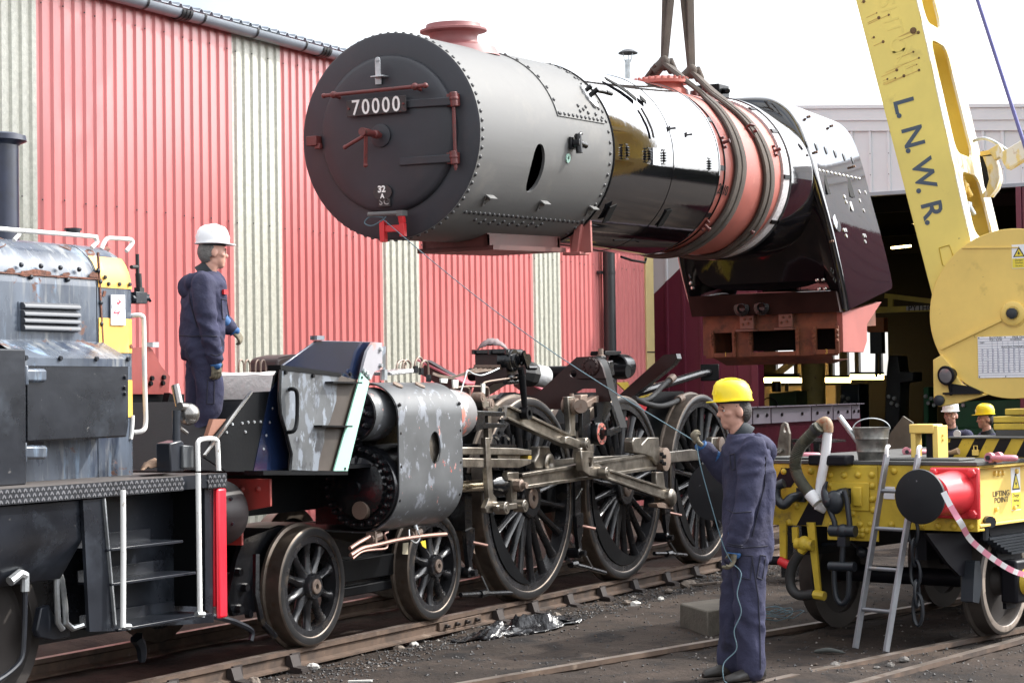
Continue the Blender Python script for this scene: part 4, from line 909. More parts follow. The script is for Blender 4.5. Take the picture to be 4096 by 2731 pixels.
# the same plate on the far side, and the sloping front sheet between them
lp('platform_side', MB().prism(tr(C4, [(700, 1250), (790, 1050), (1190, 570), (1412, 560), (1829, 400), (1829, 1385), (930, 1400)], YP+.1), 'y', 1.1, 1.12), m_black)
q0 = C4(700, 1250, y=YP+.1); q1 = C4(1190, 570, y=YP+.1)
lp('front_sheet', MB().add([(q0.x+.35, -1.13, q0.z-.1), (q0.x+.35, 1.1, q0.z-.1), (q1.x+.35, 1.1, q1.z-.06), (q1.x+.35, -1.13, q1.z-.06)], [(0, 3, 2, 1)]), m_black)
lp('platform_deck', MB().bb(-1.15, 1.2, -1.13, 1.12, 1.36, 1.385), m_black)
lp('tread_plank', MB().prism(tr(C4, [(785, 850), (920, 850), (830, 1040), (725, 1040)], -1.12), 'y', -1.125, -1.09), mat('rust_plank', (.25, .11, .07), .7), ap)
# panels on the near side
pan = trace('step_panel', A1, [(690, 380), (1200, 430), (1345, 470), (1255, 1250), (770, 1240), (780, 1100), (740, 930), (690, 760), (680, 620)], YP, YP+.02, m_brownp, bevel=.003)
trace('sanded_panel', A1, [(695, 385), (1190, 435), (1172, 520), (1165, 650), (1110, 830), (1065, 900), (1062, 1000), (1020, 1150), (1010, 1246), (773, 1236), (783, 1100), (743, 930), (693, 760), (683, 620)], YP-.004, YP-.001, m_worn, pan)
lp('panel_beading', MB().tube([A1(a, b, y=YP) for a, b in ((688, 380), (680, 620), (690, 760), (738, 930), (782, 1100), (770, 1245))], .012, 8), m_oil, pan)
lp('panel_top_edge', MB().prism(tr(A1, [(686, 340), (1205, 408), (1205, 440), (690, 382)], YP-.01), 'y', YP-.012, YP+.1), m_black, pan)
for pts in ([(1095, 488), (1345, 494)], [(1000, 862), (1262, 866)]):
    a, b = (A1(*p, y=YP-.03) for p in pts); lp('panel_shelf', MB().bar(a, b, .09, .012), m_black, pan)
lp('panel_grab_rail', MB().tube(spline([A1(a, b, y=yy) for a, b, yy in ((762, 548, YP), (790, 545, YP-.05), (822, 562, YP-.07), (832, 640, YP-.07), (828, 820, YP-.07), (812, 890, YP-.07), (780, 912, YP-.05), (738, 916, YP))], 4), .015, 8), m_black, pan)
for a, b in ((727, 405), (962, 435), (1280, 418)): lp('panel_bolt', MB().lathe([(0, .016), (.014, .013)], A1(a, b, y=YP-.006), (0, -1, 0), 8), m_black, pan)
lp('panel_ledge', MB().bar(A1(460, 1262, y=YP-.02), A1(1188, 1262, y=YP-.02), .16, .03), m_black, pan)
st = trace('mint_strut', A1, [(1378, 408), (1450, 482), (1262, 1250), (1146, 1250)], YP-.03, YP-.018, m_mint); st['label'] = 'pale mint green primed diagonal strut'
for a, b in ((1385, 448), (1240, 1227)): lp('strut_hole', MB().lathe([(0, .012), (.003, .012)], A1(a, b, y=YP-.031), (0, -1, 0), 10), m_hole, st)
nv = trace('navy_panel', A1, [(1000, 132), (1482, 144), (1432, 222), (1386, 408), (1345, 472), (1200, 440), (700, 350)], YP+.05, YP+.07, m_navy, bevel=.004); nv['label'] = 'glossy navy blue plate'
lp('plate_lug', MB().prism(tr(A1, [(990, 90), (1057, 92), (1055, 128), (990, 126)], YP+.04), 'y', YP+.03, YP+.09), m_worn, nv)
pg = trace('bracket_plate', A1, [(1482, 146), (1558, 150), (1560, 376), (1492, 398), (1462, 470), (1386, 408), (1405, 320), (1432, 222)], YP-.01, YP+.015, m_pinkgrey)
for a, b in ((1540, 207), (1540, 346), (1395, 390), (1418, 408), (1440, 440)): lp('bolt', MB().lathe([(0, .02), (.02, .016)], A1(a, b, y=YP-.012), (0, -1, 0), 6), m_galv, pg)
trace('bracket_back', A1, [(1556, 180), (1590, 182), (1588, 380), (1556, 378)], YP+.0, YP+.06, m_worn)
lp('bracket_post', MB().tube([A1(1572, 380, y=-1.2), A1(1572, 470, y=-1.2)], .03, 8), m_galv)
# far side box and maroon guard plate, pipe with funnel
lp('far_lubricator', MB().prism(tr(A1, [(650, 400), (665, 300), (690, 275), (800, 250), (850, 250), (850, 420)], .6), 'y', .6, .9), m_dprim, bevel=.02)
gp = trace('maroon_guard_plate', C4, [(-100, 590), (-100, 110), (120, 95), (160, 130), (200, 210), (250, 300), (340, 405), (325, 590)], .75, .77, m_primer)
lp('guard_tip', MB().prism(tr(C4, [(138, 48), (203, 48), (203, 102), (138, 100)], .74), 'y', .72, .78), m_galv, gp)
for a, b in ((145, 425), (268, 415), (130, 480), (258, 475)): lp('bolt', MB().lathe([(0, .022), (.02, .018)], C4(a, b, y=.75), (0, -1, 0), 8), m_black, gp)
trace('far_side_sheet', C4, [(-100, 590), (490, 590), (480, 1200), (60, 1290), (-100, 1290)], .78, .8, m_black)
lp('far_strut', MB().bar(C4(345, 600, y=.7), C4(200, 1200, y=.7), .06, .1), m_black)
# smokebox saddle with white sealing compound
sx0 = .3; sx1 = 1.3
mb = MB(); n = 20; prof = []
for i in range(n+1):
    a = -1.0+2.0*i/n; prof.append((.98*math.sin(a), 2.92-.98*math.cos(a)+.03*mnoise.noise(Vector((i*.9, 0, 0)))))
pts = [(-.86, 2.13)]+[(y, z) for y, z in prof if abs(y) < .83]+[(.86, 2.13), (.86, 1.9)]+[(y, z-.25) for y, z in reversed(prof) if abs(y) < .7]+[(-.86, 1.9)]
rp = MB(); base = [(-.9, 1.62), (.9, 1.62), (.9, 2.0)]+[(.85*math.sin(1.05-2.1*i/16), 1.96-.06*math.cos(2*(1.05-2.1*i/16))) for i in range(17)]+[(-.9, 2.0)]
lp('smokebox_saddle', MB().bb(.15, 2.2, -.5, .5, 1.3, 1.9), m_black)
rows = []
for j in range(15):
    y = -.78+1.25*j/14; n1 = .022*mnoise.noise(Vector((j*1.3, 5, 0)))
    rows.append([(sx0-.1, y, 1.86+.04*math.cos(j*.45)), (sx0-.13+n1, y, 1.95), (sx0-.13-n1, y, 2.03), (sx0-.12+n1, y, 2.095+n1), (sx0-.05+n1, y, 2.115-n1), (sx0+.25+n1, y, 2.105), (sx0+.4, y, 2.08)])
lp('saddle_sealing', MB().grid(rows, flip=True), m_whitelag, fix=True, smooth=50)
for a in (1085, 1150, 1260, 1315):                      # copper pipe loops standing behind the saddle
    p = C4(a, 350, y=.55); w = .035; lp('pipe_loop', MB().tube(spline([p+V(-w, 0, -.1), p+V(-w, 0, .05), p+V(0, 0, .095), p+V(w, 0, .05), p+V(w, 0, -.1)], 5), .008, 6), m_axle)
# ---- near cylinder
cx0, cx1 = .42, 1.43
def clad_section(off=0):
    o = off; P_ = [(-.62, 2.0+o)]
    P_ += [(-1.05+(.28+o)*math.cos(t), 1.745+(.26+o)*math.sin(t)) for t in [pi*.5+pi*.5*i/14 for i in range(15)]]
    P_ += [(-1.33-o, 1.5), (-1.33-o, 1.3)]
    P_ += [(-.98+(.35+o)*math.cos(t), 1.2+(.35+o)*math.sin(t)) for t in [pi+pi*.5*i/16 for i in range(17)]]
    P_ += [(-.6, .86-o)]; return P_
S = clad_section(); q = A1(2005, 1047, y=-1.335)
mb = MB(); X = [cx0, cx0+.02]+[cx0+(cx1-cx0)*i/12 for i in range(1, 12)]+[cx1-.02, cx1]
mb.grid([[(x, y, z) for y, z in S] for x in X], flip=True)
cc = lp('cylinder_cladding', mb, m_cylc, fix=False, smooth=50)
sd = cc.modifiers.new('thick', 'SOLIDIFY'); sd.thickness = .012; sd.offset = -1
c2 = MB().prism([(.09*math.cos(2*pi*i/24), .13*math.sin(2*pi*i/24)) for i in range(24)], 'y', -.1, .1); cut = obj('cut', c2, m_hole); cut.matrix_world = Matrix.Translation((q.x, -1.335, q.z))
bo = cc.modifiers.new('hole', 'BOOLEAN'); bo.object = cut; bo.solver = 'EXACT'; bpy.context.view_layer.update()
me = bpy.data.meshes.new_from_object(cc.evaluated_get(bpy.context.evaluated_depsgraph_get())); cc.modifiers.clear(); cc.data = me; bpy.data.objects.remove(cut)
me.polygons.foreach_set('use_smooth', [True]*len(me.polygons)); me.set_sharp_from_angle(angle=math.radians(40))
lp('hole_pocket', MB().lathe([(0, .14), (.12, .14), (.12, 0)], (q.x, -1.3, q.z), (0, 1, 0), 20), m_steel, cc, fix=True)
for x, m in ((cx0-.012, m_oil), (cx1-.012, m_black)):
    lp('cladding_rim', MB().grid([[(x, y, z) for y, z in clad_section(.006)], [(x+.024, y, z) for y, z in clad_section(.006)]], flip=True), m, cc, smooth=40)
for z in (1.84, 1.62, 1.36, 1.1):
    for x in (cx0+.03, cx1-.03): lp('cladding_bolt', MB().lathe([(0, .016), (.014, .013), (.016, 0)], (x, -1.33 if z > 1.2 else -1.315, z), (0, -1, 0), 8), m_oil, cc)
for zx, zy in ((1690, 510), (1880, 512), (2050, 540)):
    p = A1(zx, zy, y=-1.18); lp('top_plug', MB().lathe([(0, .045), (.01, .045), (.012, .02)], p+V(0, .0, -.005), (0, -.5, .86), 14), m_axle, cc)
cyl = lp('cylinder_casting', MB().lathe([(0, .33), (cx1-cx0-.04, .33)], (cx0+.02, -.98, 1.2), (1, 0, 0), 40).bb(cx0+.02, cx1-.02, -1.0, -.55, .9, 1.95), m_oil)
cf = lp('cylinder_front_cover', MB().lathe([(0.1, .335), (0.03, .335), (.0, .325), (0, .25), (-.03, .235), (-.06, .16), (-.075, .06), (-.1, .055), (-.1, 0)], (cx0-.04, -1.0, 1.2), (1, 0, 0), 48), m_oil, fix=True)
for i in range(8):
    a = 2*pi*i/8; lp('cover_rib', MB().bar((cx0-.09, -1.0+.05*math.cos(a), 1.2+.05*math.sin(a)), (cx0-.06, -1.0+.24*math.cos(a), 1.2+.24*math.sin(a)), .02, .05), m_oil, cf)
sb = MB().lathe([(0, .026), (.03, .026), (.032, .018), (.05, .018), (.055, .01)], ax=(-1, 0, 0), n=7).mesh('cover_nut', m_oil, 40)
for i in range(26):
    a = 2*pi*i/26; inst('cover_nut', sb, Matrix.Translation((cx0-.04, -1.0+.29*math.cos(a), 1.2+.29*math.sin(a))), cf)
p = C5(800, 640, x=cx0-.12); lp('relief_valve', MB().lathe([(0, .07), (.12, .07), (.12, .055), (0.02, .055)], p, (1, 0, 0), 20, close=False), m_axle, cf)
vf = lp('valve_chest_front', MB().lathe([(0, .205), (.02, .21), (.3, .21)], (.24, -1.04, 1.77), (1, 0, 0), 40), m_cylc, fix=True)
lp('valve_front_recess', MB().lathe([(-.004, .212), (-.012, .20), (-.004, .19), (.0, .12), (-.03, .1), (-.03, 0)], (.24, -1.04, 1.77), (1, 0, 0), 40), m_oil, vf, fix=True)
for i in range(10):
    a = 2*pi*i/10; inst('cover_nut', sb, Matrix.Translation((.24, -1.04+.155*math.cos(a), 1.77+.155*math.sin(a))), vf)
vr = lp('valve_chest_rear', MB().lathe([(0, .23), (.34, .215), (.5, .2), (.52, .18), (.52, .08)], (cx1-.05, -1.04, 1.75), (1, 0, 0), 40), m_valve, fix=True)
# drain cocks and copper pipes
for pts, r in (([(672, 1150), (760, 1090), (880, 1020), (930, 990)], .016), ([(680, 1240), (830, 1150), (1000, 1110), (1350, 1030), (1700, 980), (1960, 960)], .017), ([(708, 1285), (820, 1200), (960, 1170), (1130, 1155), (1170, 1120), (1160, 1040), (1135, 960), (1180, 930)], .01)):
    lp('copper_drain_pipe', MB().tube(spline([C5(a, b, y=-1.12) for a, b in pts], 4), r, 8), m_copper)
for a, b in ((1000, 1000), (1540, 950)):
    p = C5(a, b, y=-1.08); lp('drain_cock', MB().tube([p+V(-.07, 0, -.01), p+V(.08, 0, .01)], .038, 8).tube([p+V(0, 0, 0), p+V(0, 0, .14)], .022, 8).box(p+V(-.04, 0, 0), (.03, .09, .09)), m_axle, bevel=.004)
p = C5(1530, 790, y=-1.1); lp('oil_union', MB().tube([p, p+V(.01, -.02, -.07)], .018, 8).tube(spline([p+V(.01, -.02, -.07), p+V(.04, -.03, -.13), p+V(-.02, -.03, -.17), p+V(-.1, -.02, -.13), p+V(-.08, 0, -.06)], 5), .007, 6), m_galv)
lp('yellow_tag', MB().prism(tr(C5, [(1615, 1060), (1680, 1040), (1690, 1150), (1640, 1120)], -1.12), 'y', -1.125, -1.12), mat('yellow_tag', (.6, .45, .03), .5))
lp('paper_tag', MB().prism(tr(C5, [(1380, 1080), (1450, 1070), (1445, 1230), (1370, 1225)], -.9), 'y', -.905, -.9), mat('old_paper', (.4, .36, .26), .8))
# ---- bogie
lp('bogie_frame', MB().prism([(-.75, .3), (-.82, .42), (-.7, .72), (-.6, .86), (-.1, .93), (1.0, .7), (2.0, .86), (2.55, .8), (2.6, .45), (2.45, .3), (2.1, .3), (2.1, .55), (1.66, .55), (1.66, .33), (.25, .33), (.25, .55), (-.22, .55), (-.22, .3)], 'y', -.6, -.56), m_oil, fix=True)
lp('bogie_frame', MB().prism([(-.75, .3), (-.7, .8), (2.55, .8), (2.6, .3)], 'y', .56, .6), m_black, fix=True)
lp('bogie_spring_beam', MB().bb(.35, 1.55, -.68, -.6, .42, .6).bb(.45, 1.45, -.66, -.58, .3, .38), m_black, bevel=.01)
lp('bogie_stretcher', MB().bb(.6, 1.3, -.56, .56, .45, .85), m_black)
for p0 in ((-.7, .62), (-.62, .5), (-.7, .35), (-.58, .3)): lp('bogie_bolt', MB().lathe([(0, .035), (.04, .03)], (p0[0], -.6, p0[1]), (0, -1, 0), 7), m_oil)
lp('guard_iron', MB().tube([(-.62, -.72, .75), (-.66, -.74, .45), (-.62, -.76, .25), (-.48, -.78, .13)], .028, 6), m_oil)
# ---- slide bars, crosshead, rods
for z in (1, 2):
    pts = [(300, 118), (640, 122), (1000, 130), (1182, 155), (1182, 215), (300, 212)] if z == 1 else [(300, 255), (1182, 268), (1175, 325), (1030, 378), (330, 374), (300, 368)]
    trace('slide_bar', C3, pts, -1.18, -.95, m_steel, bevel=.006)
lp('crosshead_slipper', MB().prism(tr(C3, [(757, 215), (1038, 218), (1035, 265), (757, 262)], -1.15), 'y', -1.15, -.97), m_steel)
lp('brass_shim', MB().prism(tr(C3, [(1138, 222), (1182, 224), (1180, 268), (1138, 266)], -1.17), 'y', -1.17, -1.0), mat('brass', (.7, .5, .1), .35, .8))
pr = C3(320, 600, y=-1.03); pe = C3(640, 595, y=-1.03)
lp('piston_rod', MB().tube([(cx1, -1.03, pr.z), (pe.x+.1, -1.03, pe.z)], .05, 20), mat('polished_rod', (.62, .55, .42), .18, 1))
lp('gland_packing', MB().lathe([(0, .3), (.035, .3), (.04, .2)], (cx1+.0, -1.0, 1.18), (1, 0, 0), 30), mat('white_packing', (.6, .58, .54), .8, bump=.6))
ch = lp('crosshead', MB().lathe([(0, .07), (.1, .11), (.3, .12), (.36, .08)], (pe.x-.03, -1.03, pe.z), (1, 0, 0), 24).prism(tr(C3, [(805, 405), (920, 405), (920, 740), (860, 740), (830, 640)], -1.08), 'y', -1.1, -.97), m_oil, bevel=.006)
trace('crosshead_arm', C3, [(880, 435), (1022, 428), (1022, 520), (998, 530), (1000, 800), (930, 822), (930, 540), (885, 535)], -1.16, -1.1, m_steel, bevel=.006)
p = C3(995, 595, y=-1.17); lp('gudgeon_nut', MB().lathe([(-.08, .055), (.05, .055), (.055, .045), (.06, .03), (.1, .03)], p, (0, -1, 0), 8), m_axle)
def pin(vw, a, b, y, r, l=.06, m=None, name='rod_pin'): return lp(name, MB().lathe([(-.04, r), (l, r), (l+.006, r*.9), (l+.006, r*.55), (l+.012, r*.5), (l+.012, 0)], vw(a, b, y=y), (0, -1, 0), 20), m or m_steel, fix=True)
# union link and combination lever
trace('combination_lever', C3, [(605, 0), (655, 0), (690, 480), (700, 700), (745, 760), (750, 860), (700, 940), (620, 945), (600, 880), (650, 760), (625, 480)], -1.2, -1.15, m_steel, bevel=.005)
lp('combination_lever_top', MB().bar(C3(630, 10, y=-1.17), C1(620, 880, y=-1.17), .05, .06), m_steel)
trace('union_link', C3, [(740, 850), (1000, 815), (1010, 890), (760, 925)], -1.26, -1.21, m_steel, bevel=.008)
pin(C3, 790, 880, -1.24, .055); pin(C3, 1025, 855, -1.24, .055)
# radius rod: an I section running up to the valve spindle
def ibar(name, a, b, h, y0, y1, m, t=.022):
    a = Vector(a); b = Vector(b); d = (b-a).normalized(); n = Vector((-d.z, 0, d.x)); mb = MB(); ym = (y0+y1)/2; w = abs(y1-y0)
    ha, hb = h if isinstance(h, tuple) else (h, h)
    for s in (-1, 1):
        p = a+n*(s*(ha/2-t/2)); q = b+n*(s*(hb/2-t/2)); mb.beam(V(p.x, ym, p.z), V(q.x, ym, q.z), [(-w/2, -t/2), (w/2, -t/2), (w/2, t/2), (-w/2, t/2)], n)
    o = lp(name, mb, m, bevel=.003)
    mb2 = MB().add([tuple(a+n*(ha/2-t))[0:1]+(ym+.25*w,)+tuple(a+n*(ha/2-t))[2:3]]*0, [])
    c = [a+n*(ha/2-t*.6), b+n*(hb/2-t*.6), b-n*(hb/2-t*.6), a-n*(ha/2-t*.6)]
    lp('rod_web', MB().prism([(p.x, p.z) for p in c], 'y', ym-w*.18, ym+w*.18), m, o, fix=True)
    return o
ra_ = (C1(850, 935, y=-1.1)); rb_ = C2(360, 1290, y=-1.1)
ibar('radius_rod', ra_, rb_, (.13, .125), -1.14, -1.06, m_steel)
trace('radius_rod_eye', C1, [(540, 760), (600, 720), (625, 800), (660, 800), (830, 890), (850, 985), (690, 980), (600, 900), (570, 860)], -1.15, -1.05, m_steel, bevel=.006)
trace('radius_rod_fork', C2, [(355, 1245), (400, 1235), (545, 1290), (575, 1300), (560, 1385), (500, 1385), (350, 1330)], -1.17, -1.03, m_steel, bevel=.008)
pin(C2, 555, 1335, -1.16, .06)
for a, b in ((615, 830), (500, 750)): pin(C1, a, b, -1.1, .045, .05, m_axle)
# valve spindle guide
g = trace('valve_guide', C1, [(495, 915), (850, 930), (850, 985), (600, 980), (600, 1070), (855, 1075), (855, 1120), (600, 1140), (480, 1180)], -1.2, -1.0, m_oil, bevel=.006)
for a, b in ((620, 890), (780, 900), (620, 1040), (795, 1040), (625, 1190), (790, 1190)): lp('guide_stud', MB().tube([C1(a, b+30, y=-1.15), C1(a, b-20, y=-1.15)], .022, 8).tube([C1(a, b+10, y=-1.15), C1(a, b-5, y=-1.15)], .034, 6), m_oil, g)
trace('guide_bracket', C1, [(510, 1330), (990, 1340), (985, 1375), (505, 1370)], -1.12, -.98, m_oil, g)
lp('guide_foot', MB().tube(spline([C1(a, b, y=-1.05) for a, b in ((710, 1230), (760, 1280), (770, 1340))], 4), .018, 6).tube(spline([C1(a, b, y=-1.05) for a, b in ((810, 1210), (890, 1270), (905, 1345))], 4), .018, 6), m_oil, g)
for a, b in ((838, 1300), (935, 1300), (1130, 1370)): lp('foot_bolt', MB().lathe([(-.05, .03), (.03, .03), (.03, .018), (.06, .018)], C1(a, b, y=-1.05), (0, 0, 1), 6), m_oil, g)
# connecting rod and coupling rods
ca = A2(735, 1225, y=-1.08); cb = A2(1790, 1060, y=-1.08)
ibar('connecting_rod', ca, cb, (.14, .18), -1.12, -1.04, m_steel, .03)
trace('rod_big_end', C2, [(1215, 1255), (1300, 1250), (1310, 1340), (1390, 1250), (1525, 1250), (1530, 1360), (1590, 1400), (1600, 1480), (1580, 1560), (1500, 1600), (1440, 1500), (1360, 1470), (1200, 1440), (1195, 1300)], -1.13, -1.03, m_steel, bevel=.01)
lp('crank_pin_collar', MB().lathe([(-.12, .1), (.03, .12), (.06, .12), (.065, .1), (.065, 0)], A2(1850, 1050, y=-1.1), (0, -1, 0), 32), m_axle, fix=True)
for a, b in ((1845, 1010), (1865, 1030), (1845, 1068), (1865, 1085)): lp('collar_bolt', MB().lathe([(0, .022), (.03, .022)], A2(a, b, y=-1.165), (0, -1, 0), 6), m_oil)
cr = trace('coupling_rod', A2, [(1000, 1055), (1230, 1035), (1640, 1015), (1830, 1005), (1890, 995), (2090, 972), (2190, 985), (2185, 1055), (1890, 1080), (1640, 1085), (1230, 1100), (1000, 1125)], -.97, -.92, m_steel, bevel=.008)
trace('rod_front_end', A2, [(895, 950), (980, 948), (985, 985), (1010, 1020), (1015, 1080), (1005, 1130), (870, 1130), (862, 1060), (890, 1010)], -1.0, -.9, m_steel, bevel=.015)
lp('crank_pin', MB().lathe([(-.1, .1), (.02, .1), (.03, .085), (.03, .05), (.0, .03), (.0, 0)], A2(965, 1085, y=-1.0), (0, -1, 0), 28), m_steel, fix=True)
trace('rod_rear_end', A2, [(2255, 880), (2330, 878), (2345, 930), (2380, 960), (2380, 1030), (2320, 1060), (2185, 1050), (2190, 985), (2250, 940)], -1.0, -.92, m_steel, bevel=.012)
lp('crank_pin', MB().lathe([(-.1, .1), (.03, .1), (.035, .08), (.035, 0)], A2(2310, 945, y=-1.0), (0, -1, 0), 24), m_axle, fix=True)
# return crank, eccentric rod
trace('return_crank', A2, [(1815, 1150), (1870, 1150), (1885, 1270), (1900, 1370), (1840, 1370), (1815, 1290)], -1.2, -1.14, m_steel, bevel=.008)
ea = A2(1410, 1165, y=-1.2); eb = A2(1870, 1320, y=-1.2)
ibar('eccentric_rod', ea, eb, (.10, .125), -1.23, -1.17, m_steel)
lp('eccentric_end', MB().lathe([(-.1, .095), (.06, .095), (.08, .075), (.09, .04), (.09, 0)], A4(1635, 170, y=-1.2), (0, -1, 0), 28), m_steel, fix=True)
trace('eccentric_foot', A4, [(1560, 215), (1610, 205), (1680, 235), (1685, 255), (1570, 240)], -1.24, -1.14, m_axle)
# expansion link tail and lifting gear
trace('link_foot', A2, [(1225, 985), (1320, 990), (1325, 1050), (1335, 1085), (1370, 1090), (1420, 1140), (1410, 1185), (1370, 1195), (1290, 1180), (1235, 1140)], -1.22, -1.15, m_steel, holes=[[(1283, 1040), (1310, 1042), (1312, 1110), (1288, 1108)]], bevel=.008)
pin(A2, 1385, 1155, -1.24, .055)
trace('link_tail', C2, [(545, 1385), (710, 1330), (715, 1440), (690, 1470), (720, 1568), (545, 1568)], -1.2, -1.12, m_steel, bevel=.008)
lp('expansion_link', MB().prism(tr(C2, [(540, 900), (640, 900), (650, 1360), (545, 1380)], -1.13), 'y', -1.15, -1.1), m_oil, bevel=.006)
trace('lifting_link', C2, [(380, 740), (478, 735), (480, 950), (475, 1150), (495, 1180), (495, 1240), (400, 1230), (415, 1150), (400, 950)], -1.1, -1.04, m_steel, bevel=.008)
lp('lifting_link_stud', MB().tube([C2(430, 745, y=-1.07), C2(430, 700, y=-1.07)], .022, 8), m_axle)
lp('lifting_pin', MB().tube([C2(335, 860, y=-1.0), C2(335, 860, y=-1.0)+V(.0, -.14, 0)], .075, 16).tube([C2(530, 860, y=-1.1), C2(545, 860, y=-1.2)], .065, 18), m_axle)
lp('lifting_arm', MB().prism(tr(C2, [(500, 720), (590, 710), (575, 800), (725, 720), (725, 860), (560, 885), (490, 860)], -1.08), 'y', -1.12, -1.03), m_axle, bevel=.01)
# motion bracket (dark primer) with its bolted cover
MX = 4.6
mbk = tracex('motion_bracket', C2, [(-220, 960), (-200, 790), (20, 680), (490, 245), (700, 235), (790, 300), (850, 500), (915, 800), (740, 815), (730, 640), (560, 640), (420, 720), (380, 850), (300, 900), (100, 900)], MX, MX+.03, m_dprim, holes=[zc(C2, 446, 452, 44, 48)])
lp('bracket_flange', MB().grid([[p, p+V(.16, 0, 0)] for p in (C2(a, b, x=MX-.02) for a, b in ((640, 233), (720, 238), (785, 290), (830, 420), (855, 510), (900, 700), (960, 880), (1030, 1090), (1040, 1130)))]), m_black, mbk, smooth=50)
cv = tracex('bracket_cover', C2, [(492, 250), (690, 238), (770, 290), (815, 380), (850, 515), (495, 518)], MX-.04, MX-.002, m_dprim, mbk, bevel=.006)
c = C2(665, 365, x=MX-.045); rr = (C2(665, 250, x=MX-.045)-c).length
lp('cover_disc', MB().lathe([(0, rr), (.015, rr), (.018, rr*.9), (.018, 0)], c, (-1, 0, 0), 32), m_dprim, mbk, fix=True)
for i in range(13):
    a = 2*pi*i/12; p = c+V(-.018, math.cos(a)*rr*.8, math.sin(a)*rr*.8) if i < 12 else c+V(-.018, 0, 0); lp('cover_bolt', MB().lathe([(0, .015), (.012, .012)], p, (-1, 0, 0), 7), m_dprim, mbk)
trace('link_bracket', C2, [(738, 812), (915, 800), (1040, 1115), (1025, 1160), (885, 1220), (862, 1110), (795, 1052), (720, 1070), (700, 1040), (748, 990)], -1.16, -1.13, m_oil, mbk, holes=[[(815, 1000), (915, 850), (1000, 1110), (880, 1180), (860, 1100)]])
lp('link_bracket_web', MB().bar(C2(905, 835, y=-1.14), C2(790, 1060, y=-1.14), .04, .05).bar(C2(1020, 1140, y=-1.15), C2(880, 1210, y=-1.15), .05, .05), m_oil, mbk)
c = C2(800, 1205, y=-1.2); r1 = (C2(800, 1060, y=-1.2)-c).length
th = lp('trunnion_housing', MB().lathe([(-.16, r1), (.0, r1), (.004, r1*.95)], c, (0, -1, 0), 32), m_oil, fix=True)
lp('trunnion_ring', MB().lathe([(.002, r1*.94), (.008, r1*.93), (.008, r1*.58), (.0, r1*.55)], c, (0, -1, 0), 32), m_pink, th, fix=True)
lp('trunnion_block', MB().box(c+V(.03, -.03, .01), (.11, .08, .06)).lathe([(0, r1*.5), (.004, 0)], c+V(0, .01, 0), (0, -1, 0), 20), m_oil, th)
for i in range(6): lp('trunnion_bolt', MB().lathe([(0, .012), (.01, .01)], c+V(math.cos(i*1.05)*r1*.76, -.008, math.sin(i*1.05)*r1*.76), (0, -1, 0), 6), m_axle, th)
lp('weighshaft_bearing', MB().prism(tr(C2, [(870, 300), (930, 285), (950, 470), (885, 490)], -1.0), 'y', -1.02, -.8).prism(tr(C2, [(770, 230), (830, 230), (840, 290), (765, 285)], -.95), 'y', -.98, -.86).prism(tr(C2, [(870, 480), (960, 520), (985, 740), (930, 750)], -.98), 'y', -1.0, -.85), m_oil, bevel=.01)
lp('weighshaft_stud', MB().lathe([(0, .05), (.03, .05), (.04, .03), (.1, .028)], C2(795, 265, y=-.92), (0, 0, 1), 8), m_axle)
c = C2(1020, 365, y=-.75); r2_ = (C2(1020, 205, y=-.75)-c).length
lp('reverser_drum', MB().lathe([(-.16, r2_*.95), (-.1, r2_), (.06, r2_), (.07, r2_*.9), (.03, r2_*.5), (.1, r2_*.3), (.1, 0)], c, (-1, 0, 0), 36), m_oil, fix=True)
lp('drum_top_box', MB().prism(tr(C2, [(825, 200), (835, 168), (1030, 168), (1030, 200), (960, 225), (830, 225)], -.75), 'y', -.77, -.6), m_black, bevel=.006)
lp('weighshaft', MB().tube([V(c.x-.1, -.9, c.z-.05), V(c.x-.1, .95, c.z-.05)], .07, 16), m_black)
# mechanical lubricator
LX = 2.75
lb = tracex('mechanical_lubricator', C1, [(465, 200), (860, 205), (862, 560), (700, 580), (415, 760), (470, 560)], LX, LX+.28, m_dprim, bevel=.008); lb['label'] = 'dark primed lubricator box with drum and lever'
tracex('lubricator_lid', C1, [(436, 170), (455, 155), (855, 140), (870, 165), (870, 205), (440, 212)], LX-.03, LX+.31, m_oil, lb, bevel=.01)
for a in (452, 655, 868): lp('lid_hinge', MB().tube([C1(a, 150, x=LX-.04), C1(a, 210, x=LX-.04)], .018, 8), m_oil, lb)
c = C1(1040, 275, y=-.9); r3 = (C1(1040, 135, y=-.9)-c).length
lp('lubricator_drum', MB().lathe([(-.0, r3*.97), (.12, r3), (.13, r3*.94), (.13, r3*.6), (.15, r3*.55), (.15, 0)], V(C1(960, 285, y=-1.1).x, -.98, C1(960, 285, y=-1.1).z), (0, -1, 0), 32), m_oil, lb, fix=True)
lp('drum_boss', MB().lathe([(0, .05), (.08, .05)], C1(1045, 275, y=-1.1), (0, -1, 0), 16).sphere(C1(1043, 215, y=-1.13), .02, 8, 6).sphere(C1(1055, 325, y=-1.13), .02, 8, 6), m_oil, lb)
lp('lubricator_crank', MB().bar(C1(1075, 180, y=-1.18), C1(1135, 375, y=-1.18), .02, .05).tube([C1(1135, 378, y=-1.18), C1(1230, 378, y=-1.2)], .022, 8), m_oil, lb)
lp('lubricator_lever', MB().tube([C1(1040, 380, y=-1.15), C1(1058, 470, y=-1.15)], .03, 8).tube([C1(1058, 470, y=-1.15), C1(1095, 880, y=-1.15)], [.034, .026], 10).lathe([(-.04, .06), (.04, .06), (.04, .028), (-.04, .028)], C1(1105, 945, y=-1.15), (0, -1, 0), 16, close=True).tube([C1(1095, 880, y=-1.15), C1(1102, 920, y=-1.15)], .034, 8), m_black, lb)
